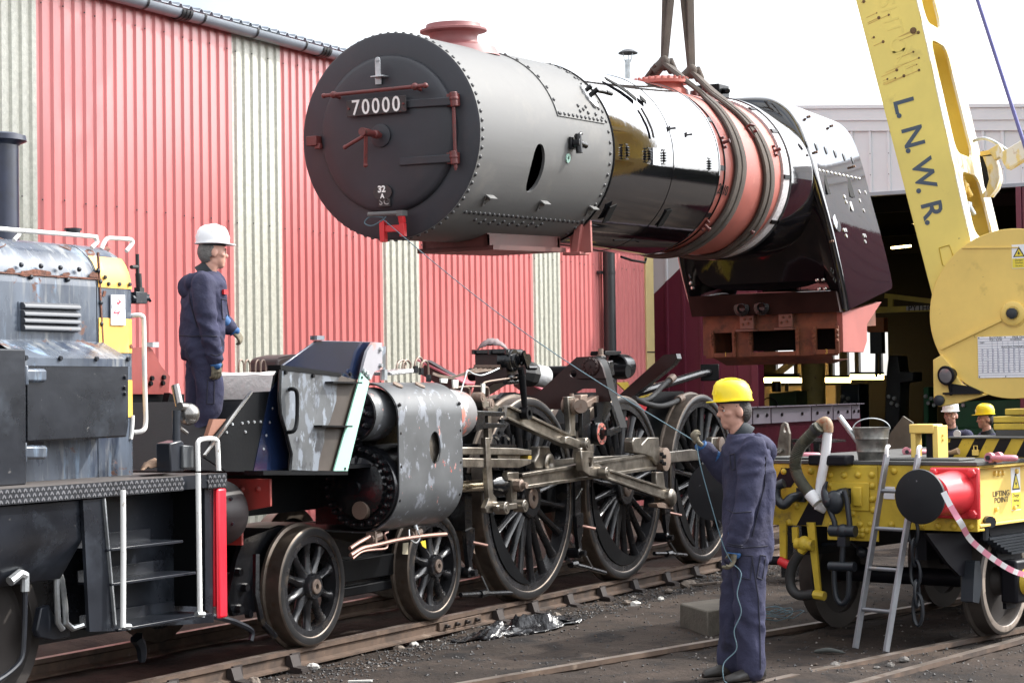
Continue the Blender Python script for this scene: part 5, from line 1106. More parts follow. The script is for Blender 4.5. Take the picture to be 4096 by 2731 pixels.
for i in range(6):
    p = C1(490+i*56, 372, x=LX-.005); un = lp('oil_outlet', MB().box(p, (.03, .045, .045)).tube([p, p+V(-.05, 0, -.01)], .012, 6), m_axle, lb)
for i in range(5):
    lp('oil_pipe', MB().tube(spline([C1(a, b+i*5, y=-1.1) for a, b in ((490+i*60, 385), (420+i*25, 410), (300, 455), (180, 490), (60, 478), (-60, 440))], 4), .006, 5), m_axle, lb)
lp('oil_pipe', MB().tube(spline([C1(a, b, y=-1.12) for a, b in ((770, 385), (570, 470), (450, 455), (380, 415), (355, 470), (290, 690))], 5), .007, 6), m_galv, lb)
for pts in ([(180, 640), (330, 615), (400, 650), (405, 740)], [(350, 610), (560, 615), (640, 650), (640, 830)], [(1000, 500), (760, 530), (600, 560), (560, 600)]):
    lp('oil_pipe', MB().tube(spline([C1(a, b, y=-1.08) for a, b in pts], 5), .009, 6), m_axle, lb)
for a, b, w_, h_ in ((225, 580, 70, 110), (575, 640, 40, 130), (80, 540, 90, 60)):
    lp('rag_tie', MB().prism(tr(C1, [(a-w_/2, b-h_/2), (a+w_/2, b-h_*.45), (a+w_*.4, b+h_/2), (a-w_*.4, b+h_*.4)], -1.12), 'y', -1.125, -1.11), mat('white_tie', (.5, .52, .48), .8), lb)
lp('lubricator_linkage', MB().tube([C1(850, 560, y=-1.05), C1(1040, 540, y=-1.05)], .025, 8).tube([C1(905, 500, y=-1.05), C1(1020, 490, y=-1.05)], .02, 8).sphere(C1(1010, 490, y=-1.08), .03, 8, 6).sphere(C1(905, 500, y=-1.07), .028, 8, 6), m_oil, lb)
# rag on the lid
def rag():
    mb = MB(); rows = []
    for i in range(13):
        r = []
        for j in range(8):
            p = C1(500+i*32, 150, x=LX+.0+j*.035); h = .1*math.sin(pi*i/12)**.7*math.sin(pi*(j+.8)/8.6)**.6
            r.append(V(p.x, p.y, p.z+.0+h+.02*mnoise.noise(Vector((i*.9, j*.9, 2)))))
        rows.append(r)
    mb.grid(rows); o = obj('oily_rag', mb, mat('rag_cloth', (.2, .16, .16), .9, var=.25), smooth=60, fix=True); s = o.modifiers.new('t', 'SOLIDIFY'); s.thickness = .008
    tag(o, 'crumpled brown rag lying on the lubricator lid', 'rag')
rag()
reel = lp('wrapped_flange', MB().lathe([(-.2, .06), (-.18, .12), (-.05, .11), (.08, .11), (.1, .1)], C1(1270, 480, y=-.3), (1, -.4, -.15), 20), mat('white_tape', (.55, .56, .57), .6, bump=.4, bs=30), smooth=50, fix=True)
lp('flange_plate', MB().prism(tr(C1, [(1240, 385), (1365, 385), (1380, 560), (1290, 560)], -.25), 'y', -.26, -.22), m_black)
lp('tape_wrap', MB().lathe([(-.2, .1), (-.1, .13), (-.02, .12)], C1(1220, 470, y=-.3), (1, -.4, -.15), 9), m_rubber, smooth=0)
# long diagonal stays
for X, a, b in ((5.0, (30, 275), (360, 470)), (7.0, (760, 380), (950, 515))):
    p = A2(*a, x=X); q = A2(*b, x=X); lp('running_plate_bracket', MB().beam(p, q, [(-.05, -.16), (.05, -.16), (.05, 0), (-.05, 0)]), m_dprim); lp('bracket_top', MB().beam(p+V(0, .1, 0), q, [(-.1, 0), (.1, 0), (.1, .015), (-.1, .015)]), m_pinkbar)
X = 6.45; pts = [(1525, 545), (1870, 235), (1960, 225), (1975, 262), (1940, 310), (1600, 580), (1540, 600)]
tracex('running_plate_bracket', A2, pts, X, X+.02, m_dprim)
lp('bracket_lip', MB().grid([[p, p+V(.12, 0, 0)] for p in (A2(a, b, x=X-.01) for a, b in ((1872, 233), (1968, 224), (1978, 262), (1942, 312), (1600, 585)))]), m_oil, smooth=0)
rp_ = [A2(a, b, y=-.4) for a, b in ((1580, 560), (1900, 460), (2140, 385), (2190, 372), (2235, 370))]
lp('reach_pipe', MB().tube(rp_, .045, 14), m_oil); lp('pipe_flange', MB().box(A2(2232, 372, y=-.4), (.04, .22, .2), Matrix.Rotation(.4, 3, 'Z')), m_black, bevel=.01)
for pts, v in (([(1660, 590), (1740, 585), (1800, 545), (1870, 470), (1945, 410)], -.6), ([(1640, 570), (1720, 610), (1830, 635), (1930, 615), (2015, 570)], -.7)):
    h = [A2(a, b, y=v) for a, b in pts]; lp('rubber_hose', MB().tube(spline(h, 6), .03, 10), m_rubber); lp('hose_end', MB().tube([h[-1]+(h[-2]-h[-1]).normalized()*.12, h[-1]], .045, 12), m_axle)
trace('red_side_sheet', A2, [(1640, 610), (1820, 608), (1800, 690), (1770, 740), (1700, 720)], .9, .92, m_red)
trace('yellow_rag_sheet', A2, [(1505, 450), (1590, 445), (1600, 470), (1660, 520), (1700, 520), (1760, 470), (1760, 590), (1650, 590)], 1.2, 1.22, mat('yellow_sheet', (.6, .45, .05), .5, layers=[((.2, .15, .08), 5, .58, .1)]))
lp('wheel_splasher', MB().prism(tr(A2, [(560, 600), (620, 528), (700, 525), (760, 540), (870, 580), (870, 640), (560, 640)], -.5), 'y', -.5, -.46), m_black)
# brake gear
hg = tr(A4, [(122, 420), (185, 392), (190, 520), (165, 640), (175, 700), (145, 700), (128, 540)], -.86)
hp = A4(185, 735, y=-.9)
x0 = hp.x
for k, dx in enumerate((0, A4(1010, 595, y=-.9).x-x0, A4(1670, 470, y=-.9).x-x0)):
    b = lp('brake_hanger', MB().prism([(x+dx, z) for x, z in hg], 'y', -.86, -.82).lathe([(-.2, .05), (.0, .05), (.01, .03), (.06, .03)], V(hp.x+dx, -.86, hp.z), (0, -1, 0), 14).bb(x0+dx-.05, x0+dx+.08, -.84, -.7, hg[0][1], hg[0][1]+.5), m_oil, fix=True)
    lp('brake_block', MB().prism([(x0+dx+.12+.0, .55), (x0+dx+.2, .5), (x0+dx+.12, .8), (x0+dx+.1, .95), (x0+dx+.02, .95), (x0+dx+.04, .7)], 'y', -.8, -.7), m_axle, b)
    lp('split_pin', MB().tube([V(x0+dx+.02, -.88, hg[2][1]+.02), V(x0+dx+.1, -.98, hg[2][1]-.01)], .016, 6), m_copper, b)
for pts in ([(80, 902), (250, 892), (460, 884)], [(870, 625), (930, 670), (1010, 690), (1170, 735)], [(1540, 590), (1650, 590), (1780, 602)]):
    t = [A4(a, b, y=-.8) for a, b in pts]; lp('brake_pull_rod', MB().tube(spline(t, 4), .022, 8).tube([t[1]-V(.06, 0, 0), t[1]+V(.06, 0, 0)], .036, 8), m_oil)
for a, b, c_, d_ in ((950, 180, 1000, 100), (240, 760, 290, 870), (1030, 610, 1080, 700), (1665, 510, 1720, 600)): lp('brake_wire', MB().tube([A4(a, b, y=-.9), A4(c_, d_, y=-.9)], .006, 5), m_galv)
# small pipework over the cylinder
for pts in ([(1680, 380), (1690, 330), (1730, 300), (1760, 330), (1750, 370)], [(1730, 370), (1740, 320), (1770, 300), (1800, 330), (1800, 370)], [(1835, 400), (1840, 320), (1870, 275), (1900, 300), (1890, 380)], [(1880, 400), (1890, 330), (1925, 305), (1950, 340), (1955, 450)]):
    lp('pipe_loop', MB().tube(spline([A1(a, b, y=-.85) for a, b in pts], 5), .01, 6), m_axle)
for a, b in ((1843, 375), (1890, 390), (1955, 450)): lp('pipe_union', MB().tube([A1(a, b-25, y=-.87), A1(a, b+35, y=-.87)], .026, 6), m_oil)
lp('top_foil', MB().prism(tr(A1, [(1600, 400), (1800, 370), (1810, 410), (1620, 430)], -.95), 'y', -.98, -.8), mat('crumpled_foil', (.6, .6, .6), .25, .9), bevel=.01)
# ================================================================== rail crane on the near track
E1 = view(3300, 0, 1.7425); E2 = view(3500, 850, 1.844); E3 = view(3000, 1600, 3.1367); E4 = view(3500, 1600, 3.136); E5 = view(3050, 2050, 2.6127); E6 = view(3550, 2000, 2.6136)
KH = math.radians(-12)
KM = Matrix.Translation((2.03, -4.41, 0))@Matrix.Rotation(KH, 4, 'Z'); KF = Frame(KM)
m_cy = mat('crane_yellow', (.76, .54, .14), .42, var=.08, vs=1.5, layers=[((.4, .27, .06), 3, .62, .2), ((.2, .1, .04), 9, .69, .04)])
m_jib = mat('jib_yellow', (.78, .62, .15), .42, var=.07, vs=1.2, layers=[((.5, .38, .1), 2.5, .6, .2), ((.42, .2, .07), 6, .685, .05, (1, .35, 2.2)), ((.13, .06, .03), 8, .72, .02)])
m_jibtop = mat('jib_worn_top', (.6, .48, .2), .5, var=.15, layers=[((.62, .6, .55), 9, .46, .06, (1, 1, .3)), ((.3, .14, .07), 6, .62, .08)])
m_beamy = mat('shaded_beam_yellow', (.5, .35, .03), .5, var=.18, vs=4, layers=[((.16, .12, .04), 6, .6, .15), ((.06, .05, .03), 12, .66, .05)])  # darker than the other crane yellow: shade and dirt are both in the base
m_stripe = mat('stripe_black', (.007, .007, .01), .45, spec=.2)
m_deck = mat('crane_deck', (.055, .055, .052), .7, var=.3)
m_hook = mat('hook_blue_black', (.012, .016, .022), .38)
m_wheelrim = mat('pale_rim', (.34, .28, .23), .5, var=.3, layers=[((.08, .065, .05), 4, .55, .15)])
m_dwh = mat('wagon_wheel', (.035, .03, .028), .6, .3, var=.3)
m_sign = mat('sign_white', (.78, .79, .82), .4, var=.02); m_signy = mat('sign_yellow', (.75, .6, .05), .5, var=0); m_ink = mat('ink', (.02, .02, .025), .6, var=0)
crane = thing('rail_crane', 'yellow rail mounted crane with lettered jib, striped buffer beam and red buffer', 'crane', KM)
def kp(name, mb, m, parent=None, **k): return obj(name, mb, m, parent or crane, **k)
def kx(vw, pts, x): return [(q.y, q.z) for q in (KF.hit(vw(a, b, d=10), x=x) for a, b in pts)]
def kh(vw, a, b, x=None, y=None, z=None): return KF.hit(vw(a, b, d=10), x=x, y=y, z=z)
ZT, ZB, HW = 1.325, .84, 1.1
bm = kp('buffer_beam', MB().bb(0, .04, -HW, HW, ZB, ZT).bb(.04, .3, -HW, HW, ZT-.02, ZT).bb(.04, .12, -HW, HW, ZB, ZB+.02), m_beamy, bevel=.004)
# centre plate with its raised panel
c0, c1 = kh(E3, 955, 845, x=-.012), kh(E3, 1610, 1550, x=-.012)
cp = kp('centre_plate', MB().bb(-.014, -.001, c1.y, c0.y, ZB-.1, ZT-.01), m_beamy, bm, bevel=.003)
p0, p1 = kh(E3, 1010, 1025, x=-.03), kh(E3, 1495, 1390, x=-.03)
kp('raised_panel', MB().bb(-.03, -.014, p1.y, p0.y, p1.z, p0.z), m_beamy, cp, bevel=.006)
p0, p1 = kh(E3, 1280, 1085, x=-.05), kh(E3, 1395, 1335, x=-.05)
kp('hook_guide', MB().bb(-.05, -.03, p1.y, p0.y, p1.z, p0.z), m_beamy, cp, bevel=.01)
p0, p1 = kh(E3, 1165, 1100, x=-.032), kh(E3, 1270, 1300, x=-.032); kp('hook_slot', MB().bb(-.034, -.029, p1.y, p0.y, p1.z, p0.z), m_hole, cp)
rvk = MB().lathe([(0, .027), (.012, .024), (.02, .012), (.022, 0)], ax=(-1, 0, 0), n=10).mesh('rivet', m_beamy, 60)
for a, b in ((1005, 935), (1180, 940), (1355, 938), (1530, 938), (1535, 1075), (1540, 1240), (1548, 1380), (1010, 1060), (1020, 1550), (1380, 1560), (1295, 1420)): inst('rivet', rvk, Matrix.Translation(kh(E3, a, b, x=-.014)), cp)
for a, b in ((765, 890), (425, 895), (1810, 890), (490, 1530), (590, 1330)): inst('rivet', rvk, Matrix.Translation(kh(E3, a, b, x=-.001)), bm)
for a, b in ((530, 270), (695, 270), (870, 275), (360, 270), (40, 255), (-180, 250), (-400, 245)): inst('rivet', rvk, Matrix.Translation(kh(E6, a, b, x=-.001)), bm)
for i in range(5): inst('rivet', rvk, Matrix.Translation(kh(E5, 1000+(i % 3)*45, 185+(i//3)*45, x=-.012)), cp)
# black stripes painted on the beam
for pts in ([(300, 1050), (395, 850), (575, 850), (575, 1000), (510, 1090), (300, 1100)], [(585, 1568), (760, 1230), (955, 1230), (960, 1360), (900, 1568)]):
    kp('painted_stripe', MB().prism(kx(E3, pts, -.003), 'x', -.004, -.001), m_stripe, bm, smooth=0, fix=True)
kp('small_notice', MB().prism(kx(E4, [(100, 1080), (245, 1085), (245, 1240), (110, 1235)], -.006), 'x', -.007, -.001), m_sign, bm, smooth=0, fix=True)
# solebar channel along the near side, deck, underframe
SBx1 = 12.5
sb_ = kp('solebar', MB().bb(.05, SBx1, -HW+.06, -HW+.09, .89, ZT-.02).bb(.05, SBx1, -HW, -HW+.09, ZT-.02, ZT).bb(.05, SBx1, -HW, -HW+.09, .87, .89), m_cy, bevel=.003)
kp('solebar', MB().bb(.05, SBx1, HW-.09, HW, .87, ZT), m_cy)
for a, b in ((1495, 915), (1543, 915), (1595, 910), (1765, 890), (1512, 1365), (1740, 1345)): 
    q = kh(E4, a, b, y=-HW+.06); kp('solebar_bolt', MB().lathe([(0, .022), (.02, .018), (.025, 0)], q, (0, -1, 0), 8), m_cy, sb_)
for s, b in (('LIFTING', 1170), ('POINT', 1250)):
    q = kh(E4, 1583 if s == 'LIFTING' else 1588, b, y=-HW+.058); me = text_mesh(s, .06, m_ink, .001, .0); inst('lettering', me, basis(q, (1, 0, 0), (0, 0, 1))@Matrix.Scale(1.35, 4, (1, 0, 0)), sb_)
def warning(q, ex, ez, w, h, parent):
    M = basis(q, ex, ez); s = kp('warning_sign', MB().bb(-w/2, w/2, -h/2, h/2, -.002, 0), m_sign, parent, smooth=0); s.matrix_basis = M
    t = h*.1; kp('sign_triangle', MB().prism([(-w*.42, -t*.2), (w*.42, -t*.2), (0, h*.42)], 'z', .0005, .002), m_ink, s, smooth=0, fix=True)
    kp('sign_triangle_fill', MB().prism([(-w*.31, t*.15), (w*.31, t*.15), (0, h*.32)], 'z', .002, .003), m_signy, s, smooth=0, fix=True)
    kp('lightning_mark', MB().prism([(0, h*.25), (-w*.1, h*.1), (0, h*.1), (-w*.03, t*.3), (w*.1, h*.15), (0, h*.15)], 'z', .003, .004), m_ink, s, smooth=0, fix=True)
    kp('sign_caption', MB().bb(-w*.48, w*.48, -h*.48, -h*.08, .0005, .0015), m_signy, s, smooth=0)
    for i, l in enumerate(('Danger', 'Overhead', 'live wires')):
        me = text_mesh(l, h*(.13 if i == 0 else .1), m_ink, .0005); inst('lettering', me, Matrix.Translation((0, -h*(.15+.12*i), .002))@Matrix.Scale(.8 if i else .9, 4, (1, 0, 0)), s)
warning(kh(E4, 1767, 1110, y=-HW+.058), (1, 0, 0), (0, 0, 1), .16, .33, sb_)
kp('deck', MB().bb(-.01, SBx1, -HW-.01, HW+.01, ZT+.002, ZT+.03), m_deck, bevel=.004)
kp('underframe', MB().bb(.15, SBx1, -.6, -.5, .6, 1.25).bb(.15, SBx1, .4, .5, .6, 1.25), m_stripe)
# near buffer
BY, BZ = kh(E4, 985, 1165, x=-.03).y, 1.1
bz = kh(E4, 1000, 1165, x=-.03); BY, BZ = bz.y, bz.z
pl = kp('buffer_base', MB().bb(-.045, -.001, BY-.2, BY+.2, BZ-.19, BZ+.19), mat('buffer_red', (.62, .035, .045), .35, var=.08), bevel=.015)
hd = kh(E4, 555, 1205, x=-.42)
ax = Vector((-1, 0, 0))
kp('buffer_housing', MB().lathe([(0, .17), (.03, .165), (.2, .15), (.36, .145), (.37, .12), (.5, .11)], (-.045, BY, BZ), ax, 36), MATS['buffer_red'], pl, fix=True)
for a, b in ((-1, 1), (-1, -1), (1, 1), (1, -1)): kp('buffer_bolt', MB().lathe([(0, .035), (.03, .035), (.034, .028)], (-.045, BY+a*.155, BZ+b*.15), ax, 6), MATS['buffer_red'], pl, bevel=.004)
RB = .2
kp('buffer_head', MB().lathe([(.53, .05), (.55, RB*.97), (.565, RB), (.58, RB*.98), (.595, RB*.6), (.6, 0)], (0, BY, BZ), ax, 48), mat('greasy_black', (.009, .01, .012), .5, spec=.3, layers=[((.2, .18, .2), 14, .68, .05)]), pl, fix=True)
# far buffer
fb = kp('buffer_base', MB().bb(-.045, -.001, .665, 1.065, BZ-.19, BZ+.19), MATS['buffer_red'], bevel=.015)
kp('buffer_housing', MB().lathe([(0, .17), (.03, .165), (.36, .14), (.5, .11)], (-.045, .865, BZ), ax, 30), MATS['buffer_red'], fb, fix=True)
kp('buffer_head', MB().lathe([(.53, .05), (.55, RB*1.1), (.58, RB*1.12), (.6, 0)], (0, .865, BZ), ax, 40), mat('greasy_black', (.012, .014, .016), .5), fb, fix=True)
# hooks, coupling shackles
def hookmesh(s=1.0):
    pts = spline([(0, 0, -.02), (-.1*s, 0, -.03*s), (-.17*s, 0, -.1*s), (-.16*s, 0, -.2*s), (-.08*s, 0, -.25*s), (.01*s, 0, -.2*s)], 5)
    n = len(pts); return [Vector(p) for p in pts], [(.06-.035*abs(i/n-.55)) * s for i in range(n)]
q = kh(E3, 1080, 1230, x=-.14)
hk = kp('draw_hook', MB().tube(spline([V(-.02, q.y-.02, q.z+.03), V(-.12, q.y-.02, q.z+.02), V(-.15, q.y+.02, q.z-.03), V(-.16, q.y+.06, q.z-.01), V(-.17, q.y+.085, q.z+.06), V(-.17, q.y+.06, q.z+.13)], 5), [.05]*12+[.06, .06, .055, .05, .045, .04, .035, .03, .025, .02, .018, .015, .012, .01], 12), m_hook)
kp('hook_body', MB().sphere((-.15, q.y+.01, q.z-.03), .085, 16, 10, (.6, 1, 1.1)), m_hook, hk)
s0 = kh(E5, 755, 100, x=-.16); s1 = kh(E5, 910, 100, x=-.16); e0 = kh(E5, 845, 190, x=-.16)
kp('shackle', MB().tube([V(-.16, q.y+.05, q.z-.08), s0, V(-.16, s0.y, e0.z)], .022, 10).tube([V(-.15, q.y-.08, q.z+.06), V(-.15, q.y-.1, q.z), s1, V(-.16, s1.y, e0.z)], .022, 10).tube([V(-.16, s0.y+.04, e0.z), V(-.16, s1.y-.05, e0.z)], .045, 12).sphere((-.16, e0.y, e0.z), .055, 12, 8), m_hook, hk)
e1 = kh(E5, 830, 545, x=-.16)
kp('coupling_screw', MB().tube([V(-.16, e0.y, e0.z-.05), V(-.16, e1.y, e1.z)], .022, 10).box((-.16, e0.y, e0.z-.08), (.07, .07, .07)), m_hook, hk)
a0 = kh(E5, 750, 560, x=-.16); a1 = kh(E5, 905, 560, x=-.16); b0 = kh(E5, 830, 950, x=-.16)
kp('coupling_link', MB().tube(spline([a0, kh(E5, 752, 750, x=-.16), kh(E5, 775, 890, x=-.16), b0, kh(E5, 890, 890, x=-.16), kh(E5, 903, 750, x=-.16), a1], 4), .022, 10).tube([a0+V(0, .04, 0), a1+V(0, -.05, 0)], .038, 12), m_hook, hk)
q = kh(E3, 430, 1200, x=-.12)
kp('side_hook', MB().tube(spline([V(-.02, q.y-.09, q.z+.0), V(-.1, q.y-.05, q.z-.02), V(-.13, q.y, q.z-.07), V(-.13, q.y+.06, q.z-.02), V(-.13, q.y+.06, q.z+.07), V(-.12, q.y-.0, q.z+.1)], 5), .038, 10).bb(-.04, 0, q.y-.13, q.y-.06, q.z-.05, q.z+.06), m_hook)
# hanging chain
for i in range(5):
    c = kh(E6, 270+i*12, 330+i*215 if i < 4 else 1140, x=-.08); L_ = .1 if i < 4 else .12; vert = i % 2
    pts = [V(-.08+(.035*math.sin(t) if vert else 0), c.y+(0 if vert else .04*math.sin(t)), c.z+L_*math.cos(t)) for t in [2*pi*k/14 for k in range(14)]]
    kp('chain_link', MB().tube(pts, .014, 6, closed=True), m_hook)
# vacuum hose, its white standpipe, clip
pt = [kh(E3, a, b, x=-.1) for a, b in ((975, 330), (960, 560), (930, 800), (890, 1000), (870, 1200), (860, 1300))]
kp('standpipe', MB().tube(pt, .037, 14), mat('chipped_white', (.72, .72, .73), .45, layers=[((.03, .03, .03), 16, .64, .04)]), bevel=0)
kp('pipe_foot', MB().tube([pt[-1]+V(0, 0, .04), pt[-1]+V(0, 0, -.02), pt[-1]+V(.04, -.03, -.04)], .04, 14), MATS['chipped_white'])
el = [kh(E3, a, b, x=-.1) for a, b in ((975, 400), (975, 320), (945, 270), (890, 300), (850, 340))]
kp('pipe_elbow', MB().tube(spline(el, 4), .042, 14), mat('rusty_elbow', (.3, .2, .12), .6, layers=[((.25, .08, .03), 12, .55, .1), ((.5, .45, .35), 10, .62, .05)]))
hp = spline([kh(E3, a, b, x=-.16) for a, b in ((870, 330), (760, 440), (640, 570), (575, 720), (570, 850), (610, 970), (680, 1080), (750, 1170))], 14)
rs = [.045+(.0045 if i % 2 else -.0015) if i < 60 else .046 for i in range(len(hp))]
kp('corrugated_hose', MB().tube(hp, rs, 14), mat('hose_olive', (.035, .035, .022), .7, layers=[((.11, .1, .06), 5, .52, .2)]), smooth=70)
kp('hose_clamp', MB().tube([hp[-1], hp[-1]+(hp[-1]-hp[-3]).normalized()*.1], [.05, .045], 12), MATS['chipped_white'])
kp('hose_band', MB().tube([hp[4], hp[8]], .055, 14), m_rubber)
q = kh(E3, 980, 760, x=-.08); kp('pipe_clip', MB().bb(-.12, .02, q.y-.18, q.y+.16, q.z-.035, q.z+.045), m_stripe, bevel=.015)
# yellow straps and the air pipe below the beam
for pts in ([(180, 80), (250, 80), (250, 560), (190, 560)], [(465, 100), (545, 100), (612, 850), (560, 840)], [(312, 150), (372, 145), (372, 300), (318, 310)]):
    kp('yellow_strap', MB().prism(kx(E5, pts, -.02), 'x', -.03, -.005), m_beamy, fix=True)
kp('pipe_cock', MB().tube([kh(E5, 350, 320, x=-.06), kh(E5, 530, 340, x=-.06)], .045, 10).tube([kh(E5, 470, 330, x=-.06), kh(E5, 390, 420, x=-.06)], .035, 10).sphere(kh(E5, 440, 320, x=-.06), .06, 10, 8), m_beamy)
kp('air_hose', MB().tube(spline([kh(E5, a, b, x=-.08) for a, b in ((395, 415), (320, 540), (285, 680), (310, 800), (390, 860), (540, 850))], 6), .04, 12), m_rubber)
kp('hose_coupling', MB().tube([kh(E5, 540, 852, x=-.08), kh(E5, 650, 870, x=-.08)], .036, 8), m_beamy)
kp('brake_pipe', MB().tube([kh(E5, 10, 495, x=-.05), kh(E5, 180, 500, x=-.05)], .035, 12), m_stripe); kp('red_pipe_end', MB().tube([kh(E5, 180, 500, x=-.05), kh(E5, 280, 550, x=-.05)], .036, 12), m_red)
kp('release_rod', MB().tube([kh(E5, 560, 345, x=.3), kh(E5, 1110, 270, x=.3)], .02, 8).tube([kh(E5, 930, 300, x=.25), kh(E5, 1040, 400, x=.25)], .015, 6).sphere(kh(E5, 1045, 410, x=.25), .05, 10, 8), m_hook)
# wheels on the near track
TY = -.13
def kwheel(x, near):
    s = -1 if near else 1; M = Matrix.Translation((x, TY+s*.685, .42-.012))@(Matrix() if near else Matrix.Rotation(pi, 4, 'Z'))
    w = inst('wagon_wheel', kwm[0], M, crane); inst('tyre', kwm[1], Matrix(), w)
    if near: inst('tyre_face', kwm[2], Matrix(), w)
RW = .42
kwm = (MB().lathe([(-.02, .08), (.14, .1), (.14, .09), (.05, .12), (.03, .24), (.02, .34), (.0, .34), (-.01, .2)], ax=(0, -1, 0), n=40, close=True).mesh('wheel_disc', m_dwh, 40, True),
       MB().lathe([(-.012, .33), (.10, .335), (.118, .345), (.122, RW-.03), (.11, RW-.005), (0, RW), (-.01, RW+.028), (-.03, RW+.03), (-.034, RW), (-.034, .33)], ax=(0, -1, 0), n=64, close=True).mesh('tyre', [mat('wagon_tyre', (.05, .042, .037), .5, .3, var=.25)], 35, True),
       MB().lathe([(.119, .345), (.1245, .35), (.1245, RW-.035), (.1215, RW-.028)], ax=(0, -1, 0), n=64, close=True).mesh('tyre_face', [m_wheelrim], 35, True))
for x in (.78, 2.6, 4.4, 8.5, 10.3):
    for n in (True, False): kwheel(x, n)
    kp('axle', MB().tube([(x, TY-.7, .41), (x, TY+.7, .41)], .07, 12), m_stripe)
for x in (.78, 2.6, 4.4):
    ag = kp('axle_guard', MB().prism([(x-.38, .86), (x-.1, .45), (x-.08, .2), (x+.08, .2), (x+.1, .45), (x+.38, .86)], 'y', -.98, -.95), m_stripe, fix=True)
    kp('axle_box', MB().bb(x-.14, x+.14, -1.1, -.96, .25, .58), m_stripe, ag, bevel=.02)
    kp('axle_cap', MB().lathe([(0, .1), (.04, .09), (.05, .05)], (x, -1.1, .41), (0, -1, 0), 20), m_beamy, ag)
    for i in range(7): kp('spring_leaf', MB().bb(x-.5+.06*i, x+.5-.06*i, -1.06, -.98, .76-.022*i, .778-.022*i), m_hook, ag)
    kp('spring_shackle', MB().tube([(x-.5, -1.02, .76), (x-.5, -1.02, .9)], .03, 8).tube([(x-.56, -1.1, .9), (x-.44, -.95, .9)], .045, 10), m_hook, ag)
kp('front_axle_plate', MB().prism([(q.x, q.z) for q in (kh(E6, a, b, y=-.85) for a, b in ((380, 345), (850, 345), (860, 780), (735, 790), (600, 650)))], 'y', -.87, -.84), m_stripe, fix=True)
kp('brake_block', MB().prism([(.2, .3), (.3, .28), (.36, .42), (.33, .6), (.25, .6), (.22, .45)], 'y', -.95, -.85), m_hook, fix=True)
# portal frame on the deck
x0 = .35
a0, a1 = kh(E4, 470, 300, x=x0), kh(E4, 735, 415, x=x0); l0 = kh(E4, 515, 560, x=x0); l1 = kh(E4, 790, 600, x=x0)
pf = kp('deck_portal', MB().bb(x0-.06, x0+.1, a1.y-.03, a0.y, a1.z, a0.z), m_cy, bevel=.008)
kp('portal_leg', MB().bb(x0-.05, x0+.06, l0.y-.02, l0.y+.02, ZT+.02, a1.z+.01), m_cy, pf, bevel=.006); kp('portal_leg', MB().bb(x0-.05, x0+.12, l1.y-.025, l1.y+.02, ZT+.02, a1.z+.06), m_cy, pf, bevel=.006)
kp('portal_post', MB().bb(x0+.0, x0+.1, l1.y+.045, l1.y+.1, ZT+.02, a1.z), m_stripe, pf)
for dz in (0, .035): kp('portal_bolt', MB().lathe([(0, .012), (.012, .01)], (x0+.03, l1.y-.026, a1.z-.05+dz), (0, -1, 0), 7), m_cy, pf)
kp('deck_plate', MB().bb(.12, .4, -.9, -.3, ZT+.03, ZT+.05), m_deck, bevel=.01); kp('deck_plate', MB().bb(.1, .3, .3, 1.0, ZT+.03, ZT+.05), m_deck, bevel=.008)
# striped bulkhead behind, packing timbers on it
xb = .9
bt = kh(E4, 890, 478, x=xb)
bh = kp('striped_bulkhead', MB().bb(xb, xb+.06, -1.3, bt.y, ZT+.03, bt.z), m_beamy)
kp('bulkhead_cap', MB().bb(xb-.02, xb+.5, -1.3, bt.y+.01, bt.z, bt.z+.012), m_deck, bh)
for k in range(5):
    y = bt.y+.04-.21*k; h = bt.z-ZT-.03
    pts = [(y, ZT+.035), (y-.1, ZT+.035), (y-.1-h*.55, bt.z-.002), (y-h*.55, bt.z-.002)]; pts = [(max(-1.29, min(bt.y-.002, a)), b) for a, b in pts]
    if len({round(a, 3) for a, _ in pts}) > 2: kp('bulkhead_stripe', MB().prism(pts, 'x', xb-.003, xb-.001), m_stripe, bh, smooth=0, fix=True)
q = kh(E4, 1260, 620, x=xb-.02); kp('padlock', MB().bb(xb-.03, xb-.004, q.y-.025, q.y+.025, q.z-.045, q.z).tube([(xb-.017, q.y-.015, q.z-.005), (xb-.017, q.y-.015, q.z+.03), (xb-.017, q.y+.015, q.z+.03), (xb-.017, q.y+.015, q.z-.005)], .005, 6), m_cy, bh)
t0, t1 = kh(E4, 1480, 200, x=xb+.3), kh(E4, 1480, 380, x=xb+.3); t2 = kh(E4, 1625, 100, x=xb+.3)
hz = (t0.z-t1.z)/2
for i, (yy, zz) in enumerate(((t0.y, t1.z), (t0.y, t1.z+hz), (t2.y, t0.z+.003))): kp('packing_timber', MB().bb(xb+.3, xb+.5, yy-.6, yy, zz+.004, zz+hz-.003), mat('timber_yellow', (.5, .36, .04), .6, var=.3, layers=[((.2, .09, .03), 3, .6, .06, (1, 5, .2))]), bevel=.008)
kp('timber_cradle', MB().bb(xb+.3, xb+.5, t0.y-.55, t0.y-.02, bt.z+.012, t1.z+.004), m_deck, bh)
